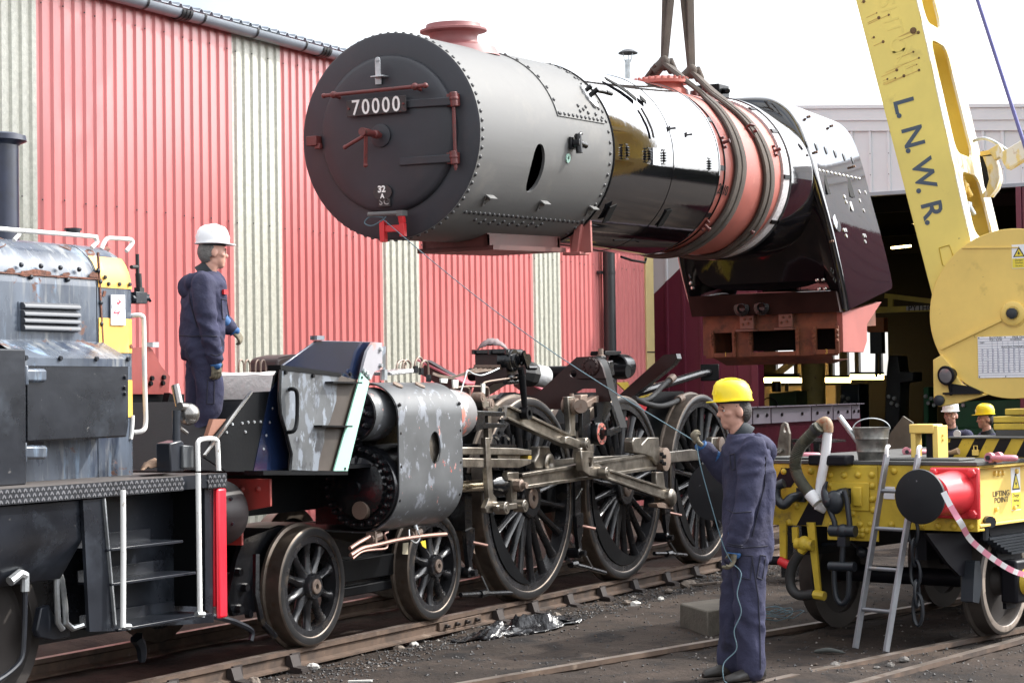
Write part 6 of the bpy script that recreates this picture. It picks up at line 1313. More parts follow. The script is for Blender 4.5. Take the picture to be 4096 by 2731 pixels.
# ---- superstructure in the plane of the slewed jib (across the tracks)
XD = XD0 = 8.85; KI = KM.inverted()
def sp(name, mb, m, parent=None, **k):              # world-space part
    o = obj(name, mb, m, parent, **k)
    if parent is None: o.parent = crane; o.matrix_parent_inverse = KI
    return o
def sx(vw, pts, x): return [(q.y, q.z) for q in (vw(a, b, x=x) for a, b in pts)]
c = E2(1020, 745, x=XD); RD = (E2(1020, 118, x=XD)-c).length
circ = [(c.y+RD*math.cos(2*pi*i/72), c.z+RD*math.sin(2*pi*i/72)) for i in range(72)]
dk = sp('side_plate', MB().prism(circ, 'x', XD, XD+.06), m_cy, fix=True, bevel=.006); dk['label'] = 'big round yellow side plate'
sp('machinery_house', MB().bb(XD+.1, XD+1.3, c.y-3.6, c.y-.4, c.z-RD*.9, c.z+RD*.1), m_cy)
sp('slew_ring', MB().lathe([(0, .9), (.3, .9), (.32, .7), (.6, .7)], (XD+.65, c.y-1.2, 1.36), (0, 0, 1), 40), m_stripe)
a, b = E2(490, 1003, x=XD), E2(935, 790, x=XD); sp('weld_ridge', MB().bar(a+V(-.012, 0, 0), b+V(-.012, 0, 0), .03, .03), m_cy, dk)
a, b = E2(640, 262, x=XD), E2(1060, 258, x=XD); sp('weld_ridge', MB().bar(a+V(-.006, 0, 0), b+V(-.006, 0, 0), .012, .012), m_cy, dk)
sp('pivot_boss', MB().lathe([(0, .132), (.03, .132), (.036, .12), (.036, .075), (.03, .07)], (XD, c.y, c.z), (-1, 0, 0), 40).lathe([(0, .14), (.012, .14)], (XD, c.y, c.z-.008), (-1, 0, 0), 40), m_cy, dk, fix=True)
sp('pivot_pin', MB().lathe([(0, .062), (.055, .06), (.06, .04), (.06, 0)], (XD-.03, c.y, c.z), (-1, 0, 0), 10), m_hook, dk, fix=True)
# load chart
a, b = E2(757, 917, x=XD-.006), E2(757, 1220, x=XD-.006); wch = .62
lc = sp('load_chart', MB().bb(XD-.008, XD-.001, a.y-wch, a.y, b.z, a.z), m_sign, dk, smooth=0); lc['label'] = 'white printed load chart'
hgt = a.z-b.z; m_line = mat('print_blue', (.12, .13, .25), .6, var=0)
for i in range(1, 17): sp('chart_rule', MB().bb(XD-.0095, XD-.008, a.y-wch, a.y, a.z-hgt*i/17-.0015, a.z-hgt*i/17+.0015), m_line, lc, smooth=0)
for i in range(1, 9): sp('chart_rule', MB().bb(XD-.0095, XD-.008, a.y-.1-i*.058-.001, a.y-.1-i*.058+.001, b.z+.06, a.z-hgt*(2/17)), m_line, lc, smooth=0)
for s, dy, row, sz in (('BLOCKED', .2, .5, .032), ('FREE ON RAIL', .48, .5, .032), ('FULL SLEW', .2, 1.5, .028), ('OVEREND', .42, 1.5, .028), ('MAX SWL TONNES', .38, 4.5, .028), ('DIST', .05, 2.5, .026)):
    inst('lettering', text_mesh(s, sz, m_ink, .0004), basis((XD-.0098, a.y-dy, a.z-hgt*row/17), (0, -1, 0), (0, 0, 1)), lc)
for r in range(5, 15):
    for k in range(9): inst('lettering', text_mesh(str((r*7+k*13) % 70+5), .022, m_line, .0003), basis((XD-.0098, a.y-.05-k*.058, a.z-hgt*(r+.5)/17), (0, -1, 0), (0, 0, 1)), lc)
for dy, dz in ((.012, .012), (.3, .012), (.012, hgt-.012), (.3, hgt-.012)): sp('chart_screw', MB().lathe([(0, .007), (.004, .006)], (XD-.008, a.y-dy, a.z-dz), (-1, 0, 0), 8), m_ink, lc)
q = E2(1062, 324, x=XD-.004); s_ = warning(q, (0, -1, 0), (0, 0, 1), .155, .26, dk)
for o in list(bpy.data.objects):
    if o.parent == dk and o.name.startswith('warning_sign'): o.matrix_parent_inverse = Matrix()
# foot bracket below the plate with the work lamp
fbk = sp('foot_bracket', MB().prism(sx(E2, [(428, 1085), (490, 1050), (560, 1130), (600, 1200), (640, 1265), (820, 1345), (620, 1405), (470, 1432), (432, 1400)], XD-.05), 'x', XD-.05, XD+.05), m_cy, fix=True, bevel=.006)
sp('bracket_pin', MB().lathe([(0, .062), (.03, .06), (.04, .04), (.04, 0)], E2(475, 1385, x=XD-.05), (-1, 0, 0), 14), m_hook, fbk, fix=True)
sp('bracket_pin', MB().lathe([(0, .05), (.3, .05)], E2(475, 1385, x=XD-.04), (1, 0, 0), 14), m_hook, fbk)
q = E2(530, 1200, x=XD-.1); wl = sp('work_lamp', MB().lathe([(-.1, .07), (0, .105), (.02, .11), (.03, .1)], q, (-.8, .25, -.1), 20).tube([q+V(.02, -.02, -.08), q+V(.05, -.03, -.22)], .018, 8), m_stripe, fbk, fix=True)
sp('lamp_lens', MB().lathe([(.028, .095), (.034, .05), (.036, 0)], q, (-.8, .25, -.1), 20), mat('lamp_glass', (.3, .3, .32), .1, .5), wl)
sp('lamp_shelf', MB().bb(XD-.12, XD, E2(800, 1330, x=XD).y, E2(520, 1330, x=XD).y, E2(600, 1340, x=XD).z, E2(600, 1325, x=XD).z).prism(sx(E2, [(560, 1260), (700, 1280), (800, 1325), (560, 1325)], XD-.03), 'x', XD-.06, XD), m_stripe, fbk)
# jib
def jib():
    XD = XD0+.068
    F0, F1 = D0(2136, 649, x=XD), D0(1968, 0, x=XD); K0, K1 = D0(2227, 555, x=XD), D0(2104, 0, x=XD)
    dF = (F1-F0); dK = (K1-K0)
    Ft = lambda z: F0+dF*((z-F0.z)/dF.z); Kt = lambda z: K0+dK*((z-K0.z)/dK.z)
    z0 = c.z-.1; z1 = 14.5
    zk0 = K0.z; w0 = 1.42; zt = K1.z; w1 = 1.05
    wd = lambda z: max(.7, w0+(w1-w0)*(z-zk0)/(zt-zk0))
    root = sp('jib', MB().prism([(Ft(z0).y, z0), (Kt(z0).y, z0), (Kt(z1).y, z1), (Ft(z1).y, z1)], 'x', XD, XD+.03), m_jib, fix=True); root['label'] = 'tall yellow box jib lettered L.N.W.R.'
    # far side plate follows the taper
    A_ = [V(XD+wd(z)-.03, p.y, z) for z, p in ((z0, Ft(z0)), (z0, Kt(z0)), (z1, Kt(z1)), (z1, Ft(z1)))]
    sp('jib_side', MB().add(A_+[p+V(.03, 0, 0) for p in A_], [(0, 1, 2, 3), (7, 6, 5, 4), (0, 4, 5, 1), (1, 5, 6, 2), (2, 6, 7, 3), (3, 7, 4, 0)]), m_jib, root, fix=True)
    # back plate with lightening holes; param (s across, t height)
    def back(s, z): k = Kt(z); return V(XD+.004+(wd(z)-.008)*s, k.y-.012, z)
    def front(s, z): k = Ft(z); return V(XD+.004+(wd(z)-.008)*s, k.y+.012, z)
    zs = lambda py: E1(800, py, x=XD).z
    H = []
    def hole(top, bot): H.append((zs(bot), zs(top)))
    hole(1180, 1640); hole(238, 1050); z = zs(118); H.append((z, z+1.75)); H.append((z+2.35, z+4.0)); H.append((z+4.6, z+6.0))
    for fn, nm, mt in ((back, 'jib_top_plate', m_jibtop), (front, 'jib_bottom_plate', m_jib)):
        outer = [(0, z0), (1, z0), (1, z1), (0, z1)]; hs = []
        for a, b in H:
            r = .12; pts = []
            for cx_, cz_, t0_ in ((.2+r, a+.16, pi), (.8-r, a+.16, 1.5*pi), (.8-r, b-.16, 0), (.2+r, b-.16, .5*pi)):
                for k in range(5): t = t0_+k*pi/8; pts.append((cx_+r*math.cos(t), cz_+.16*math.sin(t)))
            hs.append(pts)
        loops = [outer]+hs; tris = mgeo.tessellate_polygon([[Vector((p[0], p[1], 0)) for p in l] for l in loops]); flat = [p for l in loops for p in l]; n = len(flat)
        sgn = 1 if fn is back else -1
        vs = [fn(*p) for p in flat]+[fn(*p)+V(0, .03*sgn, 0) for p in flat]; fs = [tuple(t) for t in tris]+[tuple(i+n for i in t[::-1]) for t in tris]; off = 0
        for l in loops:
            for i in range(len(l)): p_, q_ = off+i, off+(i+1) % len(l); fs.append((p_, q_, q_+n, p_+n))
            off += len(l)
        sp(nm, MB().add(vs, fs), mt, root, smooth=0, fix=True)
    for a, b in zip(H, H[1:]):                        # diaphragms
        z = (a[1]+b[0])/2; sp('jib_diaphragm', MB().add([back(0, z)+V(.03, .03, 0), back(1, z)+V(-.03, .03, 0), front(1, z)+V(-.03, -.03, 0), front(0, z)+V(.03, -.03, 0)], [(0, 1, 2, 3)]), m_jib, root)
    # lettering down the near face
    ey = -(dK.normalized()); ex_t = ey; up_t = (Kt(5)-Ft(5)); up_t = V(0, up_t.y, 0).normalized()
    for ch, (px, py), sz in (('L', (545, 733), .33), ('N', (607, 955), .33), ('W', (683, 1212), .33), ('R', (740, 1462), .33)):
        q = E1(px, py, x=XD-.003); o = inst('lettering', text_mesh(ch, sz, mat('jib_letter_blue', (.06, .085, .12), .5, var=.08), .001, .006), basis(q, ey, V(0, -up_t.y*-1, 0) if False else up_t), root)
    for px, py in ((517, 808), (580, 1052), (653, 1331), (713, 1552)):
        q = E1(px, py, x=XD-.003); sp('letter_stop', MB().lathe([(0, .028), (.002, .028)], q, (-1, 0, 0), 16), MATS['jib_letter_blue'], root)
    # ghost of older lettering in raised paint
    for ch, (px, py) in (('E', (592, 470)), ('N', (520, 400)), ('O', (500, 322)), ('T', (480, 195)), ('H', (445, 105)), ('S', (425, 15))):
        q = E1(px, py, x=XD-.001); inst('ghost_letter', text_mesh(ch, .27, m_jib, .0015, .0), basis(q, ey, up_t), root)
    for px, py, r in ((270, 12, .05), (375, 125, .05), (445, 105, .035), (340, 262, .035), (405, 292, .045), (615, 215, .1), (650, 228, .05), (615, 362, .03), (655, 405, .03), (500, 490, .045), (550, 530, .045), (655, 490, .04), (435, 552, .03), (360, 92, .02), (640, 450, .02), (490, 545, .025)):
        q = E1(px, py, x=XD-.002); rnd = random.Random(px); r *= .5
        sp('rust_blister', MB().lathe([(0, r*.8), (.006, r*.5), (.008, 0)], q, (-1, 0, 0), 9), mat('blister', (.16, .09, .04), .8, var=.4, vs=40, bump=1), root, smooth=0)
        s = min(.12+.35*rnd.random(), max(.03, Ft(q.z).y-q.y-.06)); d = V(0, .95, -.32); sp('rust_run', MB().add([q+V(-.0005, 0, r*.25), q+V(-.0005, 0, -r*.25), q+d*s+V(-.0005, 0, -.004), q+d*s+V(-.0005, 0, .004)], [(0, 1, 2, 3)]), mat('rust_streak', (.6, .4, .1), .6, var=.3), root)
    a = [E2(*p, x=XD-.004) for p in ((472, 262), (548, 240), (580, 330), (520, 402), (497, 385), (472, 262))]
    sp('access_cover_seam', MB().tube(a, .006, 5), m_beamy, root)
    # lamp arm and curved guard beside the jib
    g = [E1(*p, x=XD+.9) for p in ((1030, 985), (1100, 965), (1170, 985), (1265, 1045))]; sp('lamp_conduit', MB().tube(spline(g, 5), .018, 8), m_galv, root)
    q = E1(1330, 1085, x=XD+.9); sp('jib_floodlight', MB().box(q, (.2, .3, .2), Matrix.Rotation(-.5, 3, 'X')).box(q+V(-.02, .2, .05), (.12, .14, .14), Matrix.Rotation(-.5, 3, 'X')), m_jibtop, root, bevel=.01)
    sp('floodlight_arm', MB().bar(E1(1085, 1075, x=XD+.95), E1(1250, 1045, x=XD+.95), .06, .05), m_cy, root)
    arc = [E1(*p, x=XD+.85) for p in ((1170, 1080), (1200, 1160), (1215, 1240), (1195, 1310), (1150, 1370))]; sp('curved_guard', MB().grid([[p, p+V(.18, 0, 0)] for p in arc]).grid([[p+V(.09, 0, 0), p+V(.09, -.0, 0)+V(0, .14, 0)] for p in arc]), m_jibtop, root, smooth=50)
    sp('guard_plate', MB().prism(sx(E1, [(1075, 1080), (1170, 1080), (1215, 1240), (1145, 1370), (1110, 1300)], XD+.95), 'x', XD+.95, XD+.98), m_stripe, root, fix=True)
    # fittings seen inside the lowest opening
    for px, py in ((990, 1250), (1020, 1310), (1040, 1440)):
        q = E1(px, py, x=XD+.7); sp('inner_fitting', MB().box(q+V(0, .1, 0), (.14, .12, .12)).tube([q+V(0, .05, 0), q+V(0, 0, -.1)], .03, 8), m_galv if px == 1040 else m_cy, root, bevel=.01)
    # derricking rope, head, hoist rope and hook over the load
    m_wire = mat('blue_wire', (.11, .11, .3), .6)
    a, b = D0(2245, 0, x=XD+.5), D0(2352, 330, x=XD+.5); dd = (a-b).normalized()
    sp('derrick_rope', MB().tube([b-dd*1.6, a, a+dd*4.5], .022, 8), m_wire, root)
    tip = V(XD+.5, (Ft(z1).y+Kt(z1).y)/2+.35, z1); sp('jib_head', MB().lathe([(-.3, .3), (.3, .3)], tip, (1, 0, 0), 24), m_stripe, root)
    hk = V(9.25, .0, 11.2); sp('hook_block', MB().bb(hk.x-.18, hk.x+.18, hk.y-.25, hk.y+.25, hk.z, hk.z+.7).tube(spline([hk, hk+V(0, 0, -.25), hk+V(0, .16, -.4), hk+V(0, .05, -.58), hk+V(0, -.14, -.45)], 5), .06, 10), m_cy, root)
    for dy in (-.15, .15): sp('hoist_rope', MB().tube([hk+V(0, dy, .65), tip+V(0, dy, 0)], .016, 6), m_hook, root)
jib()
# ---- things left about on the crane deck
m_pail = mat('pail', (.2, .195, .18), .4, .75, var=.4, vs=9, layers=[((.06, .055, .05), 7, .52, .15)])
pb = kh(E3, 1500, 800, x=.16); pb = V(.2, pb.y, ZT+.03)
W_ = lambda v: KM@Vector(v)
pr_ = root_at('metal_bucket', 'dirty galvanised bucket standing on the crane deck', 'bucket', W_(pb))
o = W_(pb); h = .25; R1, R0 = .142, .106
wpart('bucket_body', MB().lathe([(0, R0), (.06, R0+.008), (.067, R0+.013), (.074, R0+.01), (.16, R1-.016), (.167, R1-.01), (.174, R1-.013), (h, R1), (h+.005, R1+.006), (h, R1-.008), (.01, R0-.008)], o, (0, 0, 1), 36), m_pail, pr_, fix=True)
wpart('bucket_handle', MB().tube([o+V(R1*math.cos(t)*1.0, -R1*math.cos(t)*.55*0, h-.01+.13*math.sin(t)) if False else o+V(.47*R1*math.cos(t)*1.02, -.885*R1*math.cos(t)*1.02, h-.01+.085*math.sin(t)) for t in [pi*i/16 for i in range(17)]], .005, 6), m_galv, pr_)
a, b = E3(1120, 205, x=o.x-.0), E3(1280, 420, x=o.x)
stick = obj('pipe_in_bucket', MB().tube([a, b+(b-a)*.9], .021, 10), m_galv); tag(stick, 'grey metal pipe leaning out of the bucket', 'pipe')
def shackle(c, rz, s, label):
    M = Matrix.Translation(c)@Matrix.Rotation(rz, 4, 'Z')@Matrix.Scale(s, 4); r = thing('lifting_shackle', label, 'shackle', M, 'shackles lying on the crane deck')
    mp = mat('pink_shackle', (.55, .2, .24), .45, var=.2, layers=[((.2, .1, .12), 8, .6, .1)])
    obj('bow', MB().tube(spline([(.12, .0, .04), (.02, .09, .04), (-.14, .11, .04), (-.26, 0, .04), (-.14, -.11, .04), (.02, -.09, .04), (.12, 0, .04)][1:6], 6), .038, 10), mp, r)
    for y in (-.09, .09): obj('eye', MB().lathe([(-.03, .065), (.03, .065), (.03, .03), (-.03, .03)], (.04, y, .045), (0, 1, 0), 16, close=True), mp, r)
    obj('pin', MB().tube([(.04, -.15, .045), (.04, .15, .045)], .03, 10), m_hook, r)
q = kh(E4, 430, 650, z=ZT+.05); shackle(W_((q.x if q.x < 3 else 1.0, q.y, ZT+.03)), 1.9, .55, 'pink painted shackle lying behind the deck portal')
q = kh(E4, 1530, 730, x=.25); shackle(W_((.25, q.y, ZT+.03)), 1.2, .6, 'pink and blue shackle lying beside the striped bulkhead')
q = kh(E3, 640, 700, x=.5); shackle(W_((.5, q.y, ZT+.03)), 1.7, .55, 'pink shackle lying behind the ribbed hose')
q = kh(E4, 960, 620, x=.8); bar = obj('wooden_handle', MB().tube([W_((.8, q.y+.16, ZT+.06)), W_((.8, q.y, ZT+.07)), W_((.8, q.y-.06, ZT+.085))], [.012, .02, .028], 10), mat('worn_wood', (.25, .17, .1), .7)); tag(bar, 'worn wooden mallet handle lying by the deck portal', 'tool')
q = kh(E4, 925, 600, x=.9); pin_ = obj('deck_pin', MB().tube([W_((.9, q.y, ZT+.03)), W_((.9, q.y, ZT+.15))], .009, 8).tube([W_((.9, q.y, ZT+.03)), W_((.9, q.y, ZT+.04))], .025, 8), m_stripe, None); tag(pin_, 'black upright steel pin on the crane deck', 'pin')
# ladder leaning on the beam
def ladder():
    m_al = mat('aluminium', (.24, .25, .27), .42, .6, var=.15, layers=[((.35, .3, .24), 12, .62, .1)])
    tl, tr_ = kh(E4, 150, 680, x=-.03), kh(E4, 545, 690, x=-.03)
    bl, br_ = P(3050+970/2.6127, 2050+1415/2.6127, z=-.03), P(3050+1290/2.6127, 2050+1455/2.6127, z=-.03)
    tl, tr_ = W_(tl), W_(tr_)
    r = root_at('aluminium_ladder', 'short aluminium ladder leaning on the yellow buffer beam', 'ladder', (bl+br_)/2)
    for a, b in ((bl, tl), (br_, tr_)):
        wpart('stile', MB().bar(a, b, .026, .05, (br_-bl).normalized().cross(b-a)), m_al, r, bevel=.004)
        wpart('stile_hook', MB().tube(spline([b-(b-a).normalized()*.02, b+V(0, 0, .05), b+V(.05, 0, .06)], 4), .016, 6), m_white, r)
    for t in (.2, .41, .615, .81): wpart('rung', MB().tube([bl+(tl-bl)*t, br_+(tr_-br_)*t], .016, 10), m_al, r)
ladder()
# barrier tape
def tape():
    pts = [E4(*p, d=13.75) for p in ((860, 1150), (930, 1290), (1010, 1430), (1090, 1560))]+[E6(*p, d=dd) for p, dd in (((860, 400), 13.9), ((1000, 530), 14.1), ((1150, 640), 14.3), ((1300, 730), 14.5), ((1427, 775), 14.7), ((1560, 800), 14.9))]
    pts = spline(pts, 8); mb = MB(); acc = 0
    m1, m2 = mat('tape_white', (.78, .77, .78), .4, var=0), mat('tape_pink', (.78, .3, .4), .4, var=0)
    n = CR.cross(CF)
    for i in range(len(pts)-1):
        a, b = pts[i], pts[i+1]; acc += (b-a).length; mb.cur = int(acc/.11) % 2; d = (b-a).normalized(); s = d.cross(CF).normalized()*.021
        if i % 1 == 0: mb.add([a-s, b-s, b+s, a+s], [(0, 1, 2, 3)]); mb.add([a-s+CF*.003, b-s+CF*.003, b+s+CF*.003, a+s+CF*.003], [(3, 2, 1, 0)])
    tag(obj('barrier_tape', mb, [m1, m2], smooth=0), 'red and white striped barrier tape sagging from the red buffer', 'tape')
tape()
# ================================================================== diesel shunter at the left
m_dblack = mat('weathered_blue_black', (.07, .085, .11), .26, var=.4, vs=3, bump=.06, bs=12, spec=.6, stretch=(1, 1, .35),
  layers=[((.025, .035, .06), 2.6, .52, .12, (1, 1, .3), .22), ((.22, .225, .225), 6, .54, .14, (1.8, 1, .18), .35), ((.2, .27, .36), 4, .58, .1, (1.5, 1, .25), .25), ((.10, .042, .026), 4.5, .625, .03, (1, 1, 1.3), .75)])
m_dbox = mat('box_black', (.012, .014, .019), .27, var=.35, vs=2, spec=.42, bump=.08, bs=7, layers=[((.045, .053, .066), 1.7, .54, .2), ((.13, .125, .12), 16, .68, .06)])
m_dy = mat('hazard_yellow', (.78, .44, .08), .45, var=.06, layers=[((.72, .6, .25), 5, .58, .2, (1.5, 1, .3)), ((.14, .05, .025), 7, .70, .02)])
m_chq = mat('chequer_plate', (.035, .037, .042), .28, .3, var=.25)
m_rustp = mat('rust_patch', (.13, .05, .03), .75, var=.35, vs=20, bump=.5)
di = root_at('diesel_shunter', 'weathered black diesel shunter with yellow nose stripes and white handrails', 'locomotive', (-4.5, 0, 0))
def dp(name, mb, m, parent=None, **k): return wpart(name, mb, m, di, **k) if parent is None else obj(name, mb, m, parent, **k)
def dtr(vw, pts, y): return [(q.x, q.z) for q in (vw(a, b, y=y) for a, b in pts)]
def dtrace(name, vw, pts, y0, y1, m, parent=None, **k): return dp(name, MB().prism(dtr(vw, pts, y0), 'y', y0, y1), m, parent, fix=True, **k)
YF = -1.25; XR = -7.5; XF = -1.72
dp('footplate', MB().bb(XR, XF, YF+.004, -YF, 1.37, 1.4).bb(XR, XF, YF+.006, YF+.06, 1.31, 1.37), mat('footplate_dirt', (.07, .06, .055), .6, layers=[((.15, .08, .05), 5, .6, .15)]))
cs = dp('chequer_edge', MB().bb(XR, -2.2, YF-.004, YF+.003, 1.305, 1.398).bb(-1.93, XF+.004, YF-.005, YF+.003, 1.305, 1.402), m_chq)
st_ = MB(); k = 0
x = -4.6
while x < XF-.02:
    if not (-2.2 < x < -1.93):
        for r in range(3):
            s = 1 if (k+r) % 2 else -1; zz = 1.322+r*.03; st_.bar((x, YF-.005, zz-.009*1), (x+.012*s, YF-.005, zz+.009), .009, .008, (0, -1, 0))
    x += .026; k += 1
o = dp('chequer_studs', st_, mat('stud_bright', (.3, .3, .32), .3, .7), cs); o['kind'] = 'stuff'
dp('frame_front_edge', MB().bb(-2.2, -1.93, YF+.0, YF+.01, 1.31, 1.4), m_dbox)
m_bufr = mat('bright_red', (.68, .012, .03), .38, var=.1)
bbm2 = dp('buffer_beam', MB().bb(XF-.1, XF+.0, -1.22, 1.22, .5, 1.31), m_bufr, bevel=.012)
dp('beam_back', MB().bb(XF-.13, XF-.103, -1.2, 1.2, .5, 1.31), m_black, bbm2)
dp('beam_corner', MB().bb(XF-.1, XF+.004, -1.255, -1.222, .42, 1.3), m_bufr, bbm2, bevel=.02)
# buffers
for y in (-.87, .87):
    b = dp('buffer_housing', MB().lathe([(0, .19), (.03, .19), (.035, .14), (.2, .12), (.22, .1), (.36, .08)], (XF, y, 1.1), (1, 0, 0), 32), m_bufr, fix=True)
    hd_ = dp('buffer_head', MB().lathe([(.1, .1), (.15, .19), (.3, .225), (.44, .235), (.48, .225), (.5, .19), (.505, 0)], (XF, y, 1.1), (1, 0, 0), 40), mat('buffer_rubber', (.022, .016, .017), .5, var=.2), b, fix=True)
    for i in range(8):
        t = 2*pi*i/8+.3; dp('head_bolt', MB().lathe([(-.005, .016), (.012, .012)], (XF+.3, y+.225*math.cos(t), 1.1+.225*math.sin(t)), (0, math.cos(t), math.sin(t)), 7), m_dbox, hd_)
# ---- bonnet
YB = -.72; xn = -1.98
def bsec(y0=YB, off=0):
    P_ = [(y0-off, 1.4), (y0-off, 2.66)]
    for i in range(9): t = pi-(pi/2)*i/8*.94; P_.append((y0+.3+(.3+off)*math.cos(t), 2.66+(.3+off)*math.sin(t)))
    P_.append((0, 3.0+off)); return P_+[(-a, b) for a, b in reversed(P_[:-1])]
S = bsec(); n = len(S)
mb = MB(); X = [XR+.5, -2.42]
mb.grid([[(x, a, b) for a, b in S] for x in X])
bon = dp('bonnet', mb, m_dblack, fix=True, smooth=50)
# nose section with rounded front corners
rows = []
for x, kf in ((-2.415, 1.003), (-2.12, 1.003), (-2.05, .985), (-2.0, .94), (xn, .87)): rows.append([(x, a*kf, 1.4+(b-1.4)*(1-(1-kf)*.35)) for a, b in S])
mb = MB().grid(rows); mb.add(rows[-1], [tuple(range(n))]); dp('bonnet_nose', mb, m_dblack, bon, fix=True, smooth=50)
# hazard bands on the nose, thin plates following its corner
def band(z0, z1, x0=-2.405):
    mb = MB(); R_ = []
    for x, kf in ((x0, 1.003), (-2.12, 1.003), (-2.05, .985), (-2.012, .95)):
        y = YB*kf-.006; R_.append([(x, y, z) for z in (z0, (z0+z1)/2, z1)] if z1 <= 2.66 else [(x, y, z0), (x, y, 2.66)]+[(x, (YB+.3+.306*math.cos(pi-t))*kf, 2.66+.306*math.sin(t)) for t in [(z1-2.66)/.3*i/4 for i in range(1, 5)]])
    o = dp('hazard_band', MB().grid(R_), m_dy, bon, fix=True, smooth=50); o['label'] = 'yellow hazard band'
zz = lambda b, a=900: W4(a, b, y=YB).z
band(zz(468), zz(228)); band(zz(1000), zz(732)); band(zz(1508), zz(1215), -2.12)
for a, b in ((850, 462), (935, 464), (1015, 466), (822, 410)): dp('nose_rivet', MB().lathe([(0, .016), (.012, .012)], W4(a, b, y=YB-.008), (0, -1, 0), 7), m_dbox, bon)
dp('nose_seam', MB().bar(W4(768, 215, y=YB-.005), W4(808, 968, y=YB-.005), .014, .012, (0, -1, 0)), m_rustp, bon)
dp('roof_seam', MB().bar(W4(-700, 325, y=YB-.003), W4(790, 425, y=YB-.003), .01, .012, (0, -1, 0)), m_rustp, bon)
for a, b in ((238, 408), (527, 428), (782, 445), (162, 312), (317, 322), (469, 335), (616, 348), (765, 358), (245, 938), (530, 943), (790, 948), (790, 775), (786, 608)):
    dp('bonnet_bolt', MB().lathe([(0, .018), (.014, .014), (.018, 0)], W4(a, b, y=YB-.002), (0, -1, 0), 7), m_dbox, bon)
# bare rust scabs along the seam
for k, pts in enumerate(([(50, 365), (70, 340), (100, 335), (125, 365), (100, 380)], [(160, 395), (170, 360), (230, 355), (270, 345), (320, 350), (395, 365), (405, 385), (380, 405), (300, 385), (210, 405)], [(490, 395), (500, 375), (540, 370), (553, 385), (540, 400)], [(700, 405), (710, 380), (730, 365), (768, 385), (772, 415)], [(445, 415), (470, 398), (500, 410)], [(838, 960), (840, 905), (858, 878), (872, 885), (858, 930), (855, 975)], [(1020, 945), (1030, 930), (1042, 955), (1035, 970)], [(805, 560), (815, 515), (835, 520), (825, 560)])):
    dtrace('rust_scab', W4, pts, YB-.008, YB-.004, m_rustp, bon, smooth=0)
for pts in ([(460, 165), (480, 145), (540, 150), (562, 180), (555, 200), (520, 185)], [(665, 200), (690, 188), (730, 200), (748, 230), (720, 252), (690, 235)], [(-10, 180), (-10, 95), (30, 110), (48, 155), (25, 170)], [(815, 180), (840, 165), (870, 190), (850, 208)]):
    vs = []
    for a, b in pts:
        p = W4(a, b, y=YB+.12)
        for _ in range(6):                        # settle on the curved roof edge
            y = YB+.3-math.sqrt(max(0, .3*.3-(p.z-2.66)**2)) if p.z > 2.66 else YB
            p = W4(a, b, y=y-.006)
        vs.append(p)
    c_ = sum(vs, V(0, 0, 0))/len(vs); dp('rust_scab', MB().add(vs+[c_], [(i, (i+1) % len(vs), len(vs)) for i in range(len(vs))]), m_rustp, bon, smooth=60)
# louvres
fr_ = dtrace('louvre_panel', W4, [(145, 600), (612, 612), (612, 835), (145, 825)], YB-.006, YB+.0, m_dblack, bon)
for a in (640, 702, 756, 810):
    p, q = W4(165, a, y=YB-.01), W4(603, a+14, y=YB-.01)
    dp('louvre', MB().beam(p, q, [(0, .03), (.02, .026), (.036, .008), (.036, -.006), (0, -.016)]), mat('worn_louvre', (.07, .075, .085), .4, .2, layers=[((.12, .05, .03), 12, .64, .05)]), bon, smooth=50, fix=True)
# danger sign
sg = dtrace('danger_sign', W4, [(874, 546), (980, 549), (984, 786), (876, 783)], YB-.02, YB-.008, m_sign, bon); sg['label'] = 'white danger notice with red lightning flashes'
for pts in ([(925, 572), (945, 598), (965, 590), (930, 625), (915, 605), (940, 603)], [(912, 657), (905, 684), (948, 674), (922, 712), (925, 690), (888, 694)]):
    dtrace('lightning_mark', W4, pts, YB-.023, YB-.0205, mat('sign_red', (.7, .04, .07), .5, var=0), sg, smooth=0)
for s, b in (('DANGER', 640), ('OVERHEAD', 742), ('LIVE WIRES', 765)):
    inst('lettering', text_mesh(s, .035 if s == 'DANGER' else .024, mat('faded_print', (.55, .5, .52), .6, var=0), .0005), basis(W4(929, b, y=YB-.022), (1, 0, 0), (0, 0, 1)), sg)
# roof rails, filler cap, exhaust stack
for pts in ([(-700, -40), (0, 30), (690, 88), (745, 100), (760, 130), (748, 150), (718, 178)], [(795, 188), (810, 150), (835, 112), (870, 105), (1000, 112), (1030, 120), (1035, 145), (990, 205)]):
    dp('roof_rail', MB().tube(spline([W4(a, b, y=YB+.12) for a, b in pts], 5), .015, 10), m_white)
for a, b in ((110, 120), ):
    dp('roof_rail_foot', MB().tube([W4(a, b, y=YB+.1), W4(a+50, b-60, y=YB+.14)], .013, 8), m_white)
dp('filler_cap', MB().lathe([(0, .05), (.03, .05), (.03, .06), (.045, .06)], W4(572, 78, y=-.3), (0, 0, 1), 20), m_dbox)
sk = W1(20, 1200, y=.0); Rk = .135
dp('exhaust_stack', MB().lathe([(0, Rk), (W1(20, 985, y=0).z-2.9, Rk), (W1(20, 975, y=0).z-2.9, Rk+.01), (W1(20, 955, y=0).z-2.9, Rk+.055), (W1(20, 920, y=0).z-2.9, Rk+.05), (W1(20, 905, y=0).z-2.9, Rk), (W1(20, 905, y=0).z-2.95, Rk-.02)], V(W1(95, 1200, y=0).x-Rk*1.14, 0, 2.9), (0, 0, 1), 32), mat('stack_blue_black', (.012, .016, .035), .3, var=.4, vs=6), fix=True)
